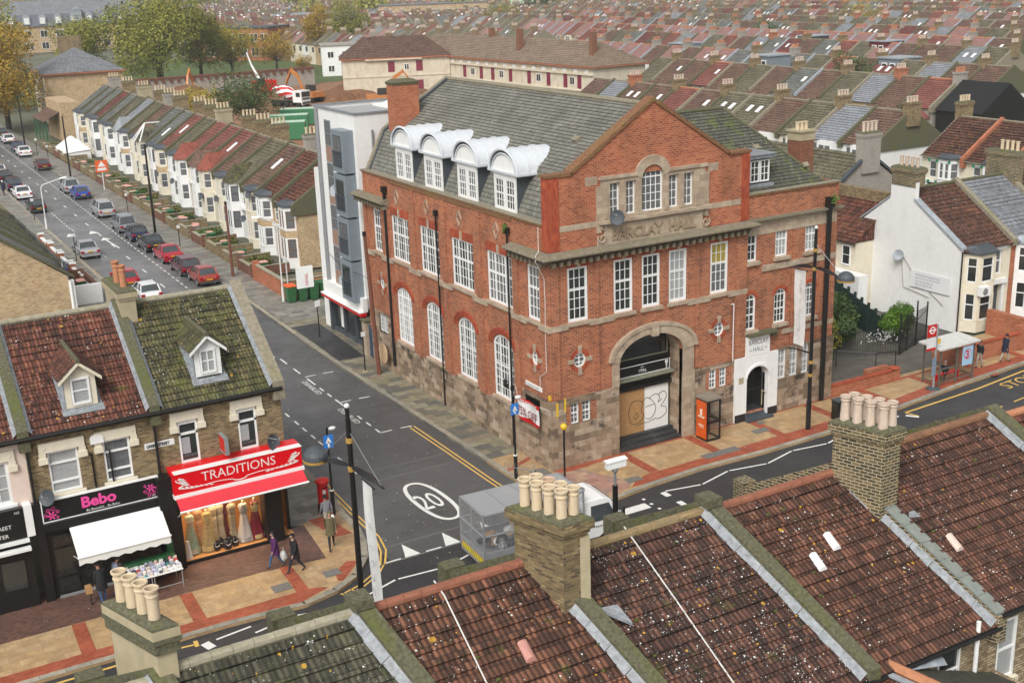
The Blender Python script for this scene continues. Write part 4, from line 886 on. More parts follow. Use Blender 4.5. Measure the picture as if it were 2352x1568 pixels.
for a,b in(((-9.6,75),(-9.5,64.5)),((-9.5,63),(-9.35,62.8)),((-9.5,59.2),(-9.0,59.4)),((-9.5,59.3),(-9.55,43))): dash(a,b,.1,ym)
text(ym,'BUS STOP',(22.9,-3.95,zr),(1,.05,0),(-.25,-1,0),1.35,0,sx=.9) if 0 else text(ym,'STOP',(27.4,-4.55,zr),(1,.07,0),(.12,1,0),1.25,0,sx=.95)
struct('road_marking_yellow',ym,M_ymark)
sm=MB(); dash((-9.4,5.38),(-3.3,5.2),.07,sm); dash((-9.7,4.1),(-3.1,3.98),.07,sm); dash((-10.2,-2.68),(-2.9,-2.72),.07,sm); dash((-11.1,-4.06),(-1.6,-4.08),.09,sm); struct('road_seam',sm,plain('seam',(.17,.17,.16),.8))
g=MB(); sheet([(-10.1,72.5),(-2,72.2),(-2,76.9),(-9.8,77.0)],zr-.002,g); struct('speed_table',g,wetmat('table_asphalt',(.14,.14,.14),(.19,.19,.19),.25,.5))
bg_=MB()
for _ in range(160):
    x,y=rnd.uniform(-11,0),rnd.uniform(-5,25)
    zz=.012 if x>-2.2 else -.1; s_=rnd.uniform(.015,.04); bg_.box(x,x+s_,y,y+s_,zz-.004,zz+.004)
for _ in range(120):
    x,y=rnd.uniform(-24,20),rnd.uniform(-3.3,-.3); s_=rnd.uniform(.015,.035); bg_.box(x,x+s_,y,y+s_,.01,.016)
o=bg_.build('litter_specks',M_white); tag(o,'tiny pale litter and chewing gum specks scattered on the road and pavement','litter'); o['kind']='stuff'
# =============== shops on the main street, west of the side road
SF=PL((0,.6,0),(1,0,0),(0,-1,0))
def shophouse(name,label,x0,x1,wallm,tilem,wins,dorm=None,lit=True):
    t=thing(name,label,'shop',((x0+x1)/2,.6,0)); w=MB()
    facade(w,SF,x0,x1,3.0,7.05,wins,.14); 
    w.quad((x0,.6,3),(x0,8.6,3),(x0,8.6,7.05),(x0,.6,7.05)); 
    w.quad((x1,.6,3),(x1,9.6,3),(x1,9.6,7.05),(x1,.6,7.05)); w.quad((x0,9.6,0),(x1,9.6,0),(x1,9.6,7.05),(x0,9.6,7.05)); w.poly((x1,.6,7.05),(x1,9.6,7.05),(x1,5.1,10.2)); w.poly((x0,.6,7.05),(x0,9.6,7.05),(x0,5.1,10.2))
    if x1>-13.5: w.quad((x1,1.4,0),(x1,9.6,0),(x1,9.6,3),(x1,1.4,3))
    w.build('wall',wallm,t,recalc=False)
    r=MB(); rh=.36
    roofgeo(r,(x0+.2,.35,6.95),(x1-.2,.35,6.95),(x1-.2,5.1,10.3),(x0+.2,5.1,10.3),.36,.045); roofgeo(r,(x1-.2,9.8,6.95),(x0+.2,9.8,6.95),(x0+.2,5.1,10.3),(x1-.2,5.1,10.3),.36,.04)
    ro=r.build('roof',tilem,t); g=MB(); ridge(g,(x0+.2,5.1,10.34),(x1-.2,5.1,10.34),.13); g.build('ridge_tiles',M_cem,ro)
    g=MB(); g.tube((x0,.25,6.93),(x1,.25,6.93),.075,n=8); g.box(x0,x1,.3,.62,6.8,6.93); g.build('gutter',M_black,t)
    return t
def party(t,x,y0=.3,ym=5.1,y1=9.8,z0=7.0,zm=10.35,w=.36,m=None,flash=True,skew=0,both=True,up=.28):
    """parapet of a party wall running over the roof"""
    mb=MB(); P=[(y0,z0-.6),(y0,z0+up-.05),(ym,zm+up),(y1,z0+up-.05),(y1,z0-.6)]
    mb.prism([(x+skew*(ym-y)-w/2,y,z) for y,z in P],(w,0,0)); p=mb.build('party_parapet',m or M_moss,t)
    fl=MB(); n=7
    for s in((-1,1) if both else (-1,)):
        for k in range(n):
            a,b=k/n,(k+.985)/n; q=[]
            for tt,dx in((a,0),(b,0),(b,.15),(a,.15)):
                y=y0+(ym-y0)*tt; z=z0+.0+(zm-z0)*tt; q.append((x+skew*(ym-y)+s*(w/2+dx),y-.0,z+.05+(.16 if dx==0 else .012)))
            fl.poly(*q)
    if flash: fl.build('flashing',M_leadw,p,recalc=False)
    return p
def gdormer(t,xc,yf,z0,w,h,m,side,slate,winm=1.0):
    """small gabled dormer standing on the front slope"""
    zr=lambda y:6.95+(y-.35)*(3.35/4.75); hw=w/2
    c=MB()
    for s in(-1,1):
        x=xc+s*hw; ye=.35+(z0+h-6.95)*4.75/3.35; c.prism([(x,yf,z0-.1),(x,yf,z0+h),(x,ye,z0+h)],(-s*.05,0,0))
    d=c.build('dormer',side,t)
    f=MB(); F=PL((xc,yf,0),(1,0,0),(0,-1,0)); ap=z0+h+w*.42
    for a,b,cz,e in((-hw,-hw*.62,z0,z0+h),(hw*.62,hw,z0,z0+h),(-hw*.62,hw*.62,z0,z0+.1),(-hw*.62,hw*.62,z0+h-.12,z0+h)): F.box(f,a,b,cz,e,-.1,.02)
    f.poly((xc-hw-.05,yf-.01,z0+h),(xc+hw+.05,yf-.01,z0+h),(xc,yf-.01,ap)); f.build('front',m,d)
    win(d,F,-hw*.6,hw*.6,z0+.1,z0+h-.12,d=.0,cols=1 if m is M_cream else 2,rows=2,fr=.08,bar=.05,glass=M_curt2)
    b=MB()
    for s in(-1,1):
        b.prism([(xc+s*(hw+.22),yf-.28,z0+h-.12),(xc,yf-.28,ap+.1),(xc,yf-.28,ap-.05),(xc+s*(hw+.22),yf-.28,z0+h-.27)],(0,.06,0))
    b.build('bargeboard',M_cream if m is M_cream else M_white,d)
    r=MB()
    for s in(-1,1):
        e=(xc+s*(hw+.24),yf-.3,z0+h-.1); rt=(xc,yf-.3,ap+.12); yb=.35+(ap+.12-6.95)*4.75/3.35; ye=.35+(z0+h-.1-6.95)*4.75/3.35
        roofgeo(r,e,(e[0],ye,e[2]),(xc,yb,ap+.12),rt,.3,.03)
    ro=r.build('roof',slate,d); g=MB(); ridge(g,(xc,yf-.32,ap+.14),(xc,yb,ap+.14),.09); g.build('ridge_tiles',M_moss,ro)
    l=MB(); 
    for s in(-1,1): 
        x=xc+s*(hw+.08); l.prism([(x-.08,yf-.1,zr(yf-.1)+.05),(x+.08,yf-.1,zr(yf-.1)+.05),(x+.08,ye,zr(ye)+.05),(x-.08,ye,zr(ye)+.05)],(0,0,.03))
    l.prism([(xc-hw-.2,yf-.25,zr(yf-.25)+.06),(xc+hw+.2,yf-.25,zr(yf-.25)+.06),(xc+hw+.2,yf,zr(yf)+.06),(xc-hw-.2,yf,zr(yf)+.06)],(0,0,.03)); l.build('flashing',M_leadw,d)
    return d
def lintel(t,a,b,z,zb):
    m=MB(); SF.box(m,a-.28,b+.28,z+.02,z+.42,0,.1); SF.box(m,a-.3,a-.04,zb,z+.02,0,.09); SF.box(m,b+.04,b+.3,zb,z+.02,0,.09); SF.box(m,a-.34,a-.0,z-.42,z-.18,0,.14); SF.box(m,b,b+.34,z-.42,z-.18,0,.14)
    for x in(a-.1,b+.1): m.lathe([(.001,-.02),(.09,-.01),(.001,0)],(x,.5,z+.22),10,'Y')
    m.build('lintel',M_cream,t)
X0,X1,X2=-23.42,-18.42,-13.12
bw=[(-22.65,-21.5,4.35,6.1),(-20.55,-19.5,4.35,6.1)]; tw=[(-17.55,-16.75,4.4,6.25),(-15.05,-14.25,4.4,6.25)]
bebo=shophouse('shop','yellow brick shop with a black and pink BEBO sign and red brown tiled roof',X0,X1,M_yel,T_bebo,bw)
trad=shophouse('shop','corner shop with red TRADITIONS sign and mossy green tiled roof',X1,X2,M_yel,T_green,tw)
third=shophouse('shop','pale pink rendered shop cut by the left edge, black sign ending in STREET',-28.4,X0,M_pinkr,T_bebo,[(-24.95,-24.1,4.35,6.1)])
party(bebo,X0,w=.42); party(trad,X1,w=.42); party(trad,X2-.12,w=.5,m=M_coping,both=False)
for (a,b,c,e),cu in zip(bw,(M_curt2,M_curt)): 
    w_=win(bebo,SF,a,b,c,e,d=-.1,cols=1,rows=1,fr=.08,glass=cu,sill=M_cream); q=MB(); SF.box(q,a+.08,b-.08,c+.42,c+.5,-.1,-.03); SF.box(q,a+.08,b-.08,e-.55,e-.47,-.1,-.03); q.build('transom',M_white2,w_); lintel(bebo,a,b,e,e-.2)
for (a,b,c,e) in tw:
    w_=win(trad,SF,a-.08,b+.08,c-.08,e,d=-.08,cols=1,rows=1,fr=.16,glass=M_glass); q=MB(); SF.box(q,a,b,e-.62,e-.52,-.08,-.01); q.build('transom',M_white2,w_); q=MB(); SF.box(q,a+.08,b-.35,c+.4,e-.75,-.055,-.05); q.build('curtain',M_curt2,w_); lintel(trad,a,b,e,e-.3)
win(third,SF,-24.95,-24.1,4.35,6.1,d=-.08,cols=2,rows=3,fr=.1,glass=M_curt2,sill=M_white2); lintel(third,-24.95,-24.1,6.1,5.9)
gdormer(bebo,-21.0,1.05,7.55,1.2,1.3,M_cream,M_lead,T_bebo); gdormer(trad,-15.85,1.25,7.75,1.1,1.25,M_white2,M_lead,T_green)
stack(trad,-18.45,-17.8,4.2,7.0,7.5,11.1,mat=M_tanr,pots=[(-18.1,4.75),(-18.15,5.7)],pm=M_terra,ph=1.0,pr=.15,pk=0,corb=.1)
p=MB(); p.tube((-18.5,.45,3.2),(-18.5,.45,6.9),.06); p.tube((-23.35,.45,.1),(-23.35,.45,6.9),.06); p.build('downpipe',M_black,bebo)
q=MB(); SF.box(q,-18.95,-17.75,5.35,5.6,.0,.04); nb=q.build('street_name_plate',M_white,trad); q=MB(); text(q,'GREEN STREET',(-18.88,.553,5.41),(1,0,0),(0,0,1),.18,0,sx=.77,bold=.008); q.build('lettering',M_black,nb)
q=MB(); 
for x in(-21.05,-20.35): q.box(x,x+.06,.52,.59,4.15,5.7)
q.build('wall_strap',M_black,bebo); q=MB(); q.prism([(-21.0,.45,6.1),(-20.5,.45,6.1),(-20.5,.45,6.35),(-20.6,.45,6.45),(-20.9,.45,6.45),(-21.0,.45,6.35)],(0,.14,0)); q.build('alarm_box',M_white2,bebo)
q=MB(); q.box(-15.95,-15.82,-.35,.45,4.75,5.45); sgn=q.build('projecting_sign',M_redp,trad); q=MB(); q.box(-15.97,-15.80,-.37,.47,4.73,4.77); q.box(-15.97,-15.80,-.37,.47,5.43,5.47); q.box(-15.97,-15.80,-.39,-.35,4.73,5.47); q.build('sign_frame',M_alu,sgn)
dish('dark satellite dish on the brick wall at the left end of the BEBO sign',(-22.95,.15,4.45),(-.6,-.7,.3),.33,M_leadd,wallpt=(-22.95,.6,4.3)); dish('dark satellite dish above the right end of the red TRADITIONS sign',(-13.75,.1,4.65),(.5,-.8,.35),.36,M_leadd,wallpt=(-13.75,.6,4.5))
# BEBO shop front
f=MB(); f.box(X0+.05,X1-.05,.45,.6,0,3.3); f.box(X1-.35,X1+.3,-.05,.62,0,4.2); f.box(X0-.1,X0+.25,.3,.6,0,4.2); f.box(X0+.2,X1-.3,.15,.6,3.0,3.35)
bs=f.build('shop_front',M_black,bebo)
g=MB(); [g.box(a,b,.4,.44,c,e) for a,b,c,e in((-22.95,-22.15,.9,2.1),(-22.95,-22.15,.2,.8),(-22.95,-22.15,2.2,2.7),(-21.9,-18.8,.6,2.7))]; g.build('shop_window',plain('dark_shop_glass',(.02,.022,.02),.12,spec=.7),bs)
g=MB(); g.box(-23.0,-18.9,.35,.45,.0,.08); g.box(-24.6,-23.8,.35,.45,0,.08); g.build('threshold',M_alu,bs)
f=MB(); f.box(-23.18,-18.66,.28,.45,3.38,4.24); fs_=f.build('fascia_sign',M_black,bebo); g=MB()
for a,b,c,e in((-23.2,-18.64,4.22,4.26),(-23.2,-18.64,3.36,3.4),(-23.2,-23.16,3.4,4.22),(-18.68,-18.64,3.4,4.22)): g.box(a,b,.26,.45,c,e)
g.build('sign_border',M_white,fs_)
g=MB(); text(g,'Bebo',(-21.72,.268,3.66),(1,0,0),(0,0,1),.62,0,sx=1.05,bold=.022)
def flower(mb,cx,cz,s,y=.268):
    for k in range(6):
        a=k*math.pi/3; pts=[]
        for r,da in((.05,0),(.5,-.35),(.95,-.16),(.78,0),(.95,.16),(.5,.35)): pts.append((cx+s*.19*r*math.cos(a+da),y,cz+s*.19*r*math.sin(a+da)))
        mb.poly(*pts)
    for k,(dx,dz,r) in enumerate(((-.1,.2,.09),(.1,.24,.1),(.24,.12,.08),(-.22,.06,.08),(.2,-.1,.06))):
        P=[(cx+s*(dx+r*(1-i/16)*math.cos(i*.55+k)),y+.01,cz+s*(dz+r*(1-i/16)*math.sin(i*.55+k))) for i in range(14)]; mb.path(P,.014*s,4)
flower(g,-22.85,3.62,1.05); flower(g,-18.98,3.82,-1.05); g.build('pink_lettering',M_pink,fs_)
g=MB(); text(g,'Be Beautiful... Be Bebo',(-21.55,.268,3.46),(1,0,0),(0,0,1),.15,0,sx=.95); text(g,'160',(-18.98,.268,3.45),(1,0,0),(0,0,1),.1,0); g.build('lettering',M_white,fs_)
# white awning
def awning(t,x0,x1,y0,z0,y1,z1,val,m,scal=True,name='awning'):
    a=MB(); a.prism([(x0,y0,z0),(x1,y0,z0),(x1,y1,z1),(x0,y1,z1)],(0,0,.03)); n=int((x1-x0)/.12)
    if val:
        P=[(x0,y1,z1+.02),(x1,y1,z1+.02)]+[(x1-(x1-x0)*i/n,y1,z1-val-(.035*math.sin(i*math.pi/2) if scal else 0)) for i in range(n+1)]; a.prism(P,(0,.015,0))
    o=a.build('awning',m,t); b=MB(); b.tube((x0-.03,y1,z1+.02),(x1+.03,y1,z1+.02),.045,n=8); b.tube((x0-.03,y0,z0+.05),(x1+.03,y0,z0+.05),.07,n=8)
    for x in(x0+.02,x1-.02): b.tube((x,y1,z1),(x,y0+.05,z1-.45),.018,n=6)
    b.build('awning_frame',M_white2,o); return o
awning(bebo,-22.3,-18.72,.25,3.02,-1.05,2.15,.28,plain('awning_white',(.78,.78,.74),.7,var=.02))
# TRADITIONS shop front: box sign, awning, lit display window
f=MB(); f.box(X1+.22,-12.72,-.28,.55,3.45,4.35); f.box(X1+.2,-12.7,.1,.6,4.35,4.42); ts=f.build('fascia_sign',M_redf,trad)
g=MB(); g.box(X1+.2,-12.66,-.36,.2,3.3,3.46); g.box(X1+.3,-12.68,-.3,.1,4.35,4.37); g.build('sign_trim',M_white2,ts)
g=MB(); text(g,'TRADITIONS',(-15.45,-.283,3.83),(1,0,0),(0,0,1),.56,0,'CENTER',sx=.98)
for s in(-1,1):
    c=-15.45
    P=[(c+s*(.3+2.25*t),-.29,3.62+.05*math.sin(t*6)+.12*t*t) for t in [i/10 for i in range(11)]]; g.path(P,.018,4)
    P=[(c+s*(2.55-.25*math.sin(i*.35)*(1-i/20)),-.29,3.75+.028*i) for i in range(14)]; g.path(P,.03,4)
    for i in range(7):
        x=c+s*(1.1+.2*i); z_=3.6+.02*i; g.prism([(x,-.283,z_),(x+s*.16,-.283,z_+.06),(x+s*.2,-.283,z_+.01),(x+s*.1,-.283,z_-.03)],(0,-.008,0))
    for i in range(5):
        x=c+s*(2.28-.05*i); z_=4.1-.07*i; g.prism([(x,-.283,z_),(x+s*.22,-.283,z_+.08-.01*i),(x+s*.28,-.283,z_+.0),(x+s*.1,-.283,z_-.05)],(0,-.008,0))
    P=[(c+s*(.3*math.cos(i*.4)),-.29,3.62-.09*math.sin(i*.4)) for i in range(5)]; g.path(P,.025,4)
g.build('lettering',plain('sign_cream',(.76,.70,.66),.5),ts)
awning(trad,X1+.25,-12.75,-.3,3.32,-.95,2.95,0,M_redaw,False)
f=MB(); f.box(X1+.15,-17.95,.1,.62,0,3.4); f.box(-17.95,-13.2,.5,1.35,3.0,3.6); f.box(-14.25,-13.45,-.0,1.6,.0,3.45) if 0 else f.box(-14.35,-13.6,.25,1.0,.0,3.4); f.box(-17.95,-14.35,.3,.38,0,.14); f.box(-13.25,-13.1,.9,1.5,0,3.45); f.box(-17.95,-13.1,3.4,8.6,2.9,3.0)
tf=f.build('shop_front',M_black,trad)
rm=MB(); rm.quad((-17.95,.4,.14),(-13.12,.4,.14),(-13.12,2.6,.14),(-17.95,2.6,.14)); rm.quad((-17.95,2.4,.1),(-13.12,2.4,.1),(-13.12,2.4,3.2),(-17.95,2.4,3.2)); rm.quad((-17.94,.4,.1),(-17.94,2.5,.1),(-17.94,2.5,3.2),(-17.94,.4,3.2)); rm.quad((-17.95,.4,3.0),(-13.1,.4,3.0),(-13.1,2.5,3.0),(-17.95,2.5,3.0))
rm.build('display_floor',plain('warm_display',(.60,.29,.10),.6,var=.15),tf,recalc=False)
g=MB(); g.quad((-17.95,.36,.14),(-14.35,.36,.14),(-14.35,.36,3.0),(-17.95,.36,3.0)); 
gm=NT('clear_glass'); gm.b.inputs['Transmission Weight'].default_value=1; gm.b.inputs['Roughness'].default_value=0; gm.b.inputs['IOR'].default_value=1.05; gm.b.inputs['Base Color'].default_value=(.95,.97,.96,1); M_clear=gm.m
tr=gm.n('ShaderNodeBsdfTransparent'); gl_=gm.n('ShaderNodeBsdfGlossy'); gl_.inputs['Roughness'].default_value=.03; mx=gm.n('ShaderNodeMixShader'); mx.inputs[0].default_value=.07; gm.l(tr,0,mx,1); gm.l(gl_,0,mx,2); gm.l(mx,0,gm.out,0)
g.build('shop_window',M_clear,tf,recalc=False)
def arealamp(name,loc,sx,sy,e,col,parent):
    l=bpy.data.lights.new(name,'AREA'); l.shape='RECTANGLE'; l.size=sx; l.size_y=sy; l.energy=e; l.color=col; o=bpy.data.objects.new(name,l); COL.objects.link(o); o.location=Vector(loc)-Vector(parent.location); o.parent=parent; return o
arealamp('display_lamp',(-16.2,.9,2.9),3.4,.5,85,(1,.72,.42),trad)
# dresses on stands in the window
def dress(x,y,h,cols,kind=0,lab=''):
    t=thing('dress_on_stand',lab,'dress',(x,y,.14),0); m=MB(); n=20; fl=.34 if kind==0 else .2
    pr=[(fl,.0),(fl*.86,.25),(fl*.62,.6),(.15,.92),(.125,1.02),(.17,1.2),(.19,1.3),(.15,1.38),(.05,1.42)]
    vs=[[(x+r*(1+.10*math.sin(i*math.pi*2/n*5))*math.cos(2*math.pi*i/n)*(1.05),y+r*(1+.1*math.sin(i*math.pi*2/n*5))*math.sin(2*math.pi*i/n)*.75,.2+z*h/1.42) for i in range(n)] for r,z in pr]
    m.loft(vs); m.build('dress',cols[0],t); m=MB(); m.tube((x,y,.14),(x,y,.25),.14,.02,8); m.tube((x,y,.2+h),(x,y,.3+h),.05,.045,8)
    if len(cols)>1: m2=MB(); m2.loft([[(x+r*1.06*math.cos(2*math.pi*i/n),y+r*.8*math.sin(2*math.pi*i/n),.2+z*h/1.42) for i in range(n)] for r,z in((fl*.98,.02),(fl*.92,.16)) ]); m2.loft([[(x+r*1.05*math.cos(2*math.pi*i/n),y-.01+r*.8*math.sin(2*math.pi*i/n),.2+z*h/1.42) for i in range(n)] for r,z in((.13,1.0),(.18,1.2),(.16,1.36))]); m2.build('embroidery',cols[1],t)
    m.build('stand',M_cream,t)
c_=lambda n,c,v=.35: plain(n,c,.5,var=v,scale=14)
dr=[(-17.45,.95,c_('sage',(.30,.38,.28)),c_('silverwork',(.5,.47,.36)),0,'short sage green dress at the left end of the TRADITIONS window'),(-17.0,1.3,c_('peach',(.50,.27,.16)),None,1,'peach coloured dress second from the left in the TRADITIONS window'),(-16.75,.85,c_('gold_sari',(.38,.27,.11),.6),c_('goldwork',(.5,.38,.16)),0,'gold brown sari dress in the TRADITIONS window'),(-16.35,1.3,c_('beige_net',(.5,.42,.28),.5),None,1,'slim beige embroidered dress in the TRADITIONS window'),(-16.05,1.35,c_('ecru_net',(.45,.40,.30),.5),None,1,'second slim embroidered dress, beside the dark one in the TRADITIONS window'),(-15.8,1.6,c_('plum',(.12,.02,.03)),None,1,'dark plum dress at the back of the TRADITIONS window'),(-15.6,1.05,c_('champagne_bead',(.34,.29,.19),.6),None,1,'long beaded grey gold dress in the TRADITIONS window'),(-15.15,.85,c_('silver_gown',(.55,.50,.45),.15),c_('silver_bead',(.36,.36,.34)),0,'flared silver gown in the TRADITIONS window'),(-14.65,.85,c_('wine',(.20,.012,.03),.2),c_('wine_gold',(.55,.42,.2)),0,'wine red dress with gold hem at the right end of the TRADITIONS window')]
for x,y,a,b,k,l in dr: dress(x,y,1.75,[a]+([b] if b else []),k,l)
wd=MB(); wd.loft([[(-17.72+r*math.cos(i*.63),.6+r*.7*math.sin(i*.63),z) for i in range(10)] for r,z in((.17,.15),(.12,.5),(.09,.8),(.06,.95))]); tag(wd.build('white_dress',M_white,None),'small white child dress at the foot of the left window end','dress')
for i,(x,y) in enumerate(((-16.5,.62),(-16.1,.62),(-15.7,.62),(-16.25,.85),(-15.85,.85),(-16.05,.5))):
    t=thing('necklace_bust',('black jewellery bust at the left of the window display','black jewellery bust second in the front row','black jewellery bust at the right end of the front row','black jewellery bust at the left of the back row','black jewellery bust at the right of the back row','small black jewellery bust nearest the glass')[i],'jewellery bust',(x,y,.14),0,'jewellery busts in the window'); m=MB(); m.loft([[(x+a*math.cos(k*.7),y+a*.5*math.sin(k*.7),z) for k in range(9)] for a,z in((.09,.15),(.15,.2),(.16,.42),(.13,.5),(.05,.56),(.045,.62))]); m.build('bust',M_black,t); m=MB(); m.path([(x+.09*math.sin(k*.6-1.5),y-.085,.44-.08*math.cos(k*.6-1.5)) for k in range(6)],.014,4); m.build('necklace',M_white,t)
# third shop front
f=MB(); f.box(-28.4,X0-.35,.3,.6,0,3.3); f.box(-28.4,-23.85,.2,.45,3.0,4.25); tf3=f.build('shop_front',M_black,third); g=MB()
text(g,'ILFORD',(-24.75,.198,3.85),(1,0,0),(0,0,1),.22,0,'RIGHT'); text(g,'GREEN STREET',(-24.35,.198,3.5),(1,0,0),(0,0,1),.22,0,'RIGHT'); text(g,'LEICESTER',(-24.5,.198,3.15),(1,0,0),(0,0,1),.22,0,'RIGHT'); text(g,'162',(-24.0,.198,4.05),(1,0,0),(0,0,1),.14,0,'RIGHT'); g.build('lettering',M_white,tf3)
g=MB(); g.box(-28.4,-23.8,.05,.35,2.85,2.97); g.box(-28.4,-23.8,-.1,.2,2.55,2.66); g.box(X0-.42,X0-.12,.2,.6,3.0,4.3); g.build('white_trim',M_white,tf3)
f=MB(); f.box(-24.95,-24.1,.24,.3,.9,2.1); f.build('door_glass',M_glass,tf3)
# stall under the white awning
st=thing('market_stall','folding table stall heaped with pale boxed goods under the white awning','stall',(-19.75,-1.1,0)); m=MB(); m.box(-20.9,-18.5,-1.55,-.35,.82,.86)
m.build('table_top',M_white,st); m=MB()
for x in(-20.85,-19.75,-19.65,-18.55):
    for y in(-1.5,-.4): m.tube((x,y,0),(x,y,.82),.02,n=6)
for x0,x1 in((-20.85,-19.75),(-19.65,-18.55)): m.tube((x0,-1.5,.25),(x1,-1.5,.25),.015,n=6)
m.build('legs',M_alu,st); m=MB(); m.box(-20.85,-18.55,-.6,-.3,.86,1.15); m.box(-18.75,-18.5,-.3,.1,.86,1.6); m.build('back_riser',M_green,st)
cols=[M_white,plain('goods_lilac',(.5,.48,.66),.5),plain('goods_cream',(.66,.58,.48),.5),plain('goods_teal',(.05,.28,.30),.5),plain('goods_red',(.55,.06,.06),.5),plain('goods_grey',(.35,.36,.4),.5),plain('goods_pink',(.75,.22,.24),.5),plain('goods_dark',(.05,.05,.06),.5)]
k=0
for ix in range(12):
    for iy in range(7):
        if rnd.random()<.03: continue
        x=-20.8+ix*.195; y=-1.48+iy*.16; a,b,h=rnd.uniform(.13,.19),rnd.uniform(.11,.155),rnd.uniform(.03,.12)+.02*iy; m=MB()
        c,s_=math.cos(rnd.uniform(-.3,.3)),math.sin(rnd.uniform(-.3,.3)); ci=rnd.choice([0,0,0,0,1,1,2,2,2,5,5,3,4,7,6])
        if rnd.random()<.7: m.obox((x,y,.862),(c,s_,0),(-s_,c,0),(0,0,1),0,a,0,b,0,h)
        else: m.lathe([(a*.45,0),(a*.5,h*.6),(a*.3,h)],(x+a/2,y+b/2,.862),8)
        o=m.build('boxed_goods',cols[ci]); tag(o,'small boxed item among the goods laid out on the market stall table','goods','goods on the stall')
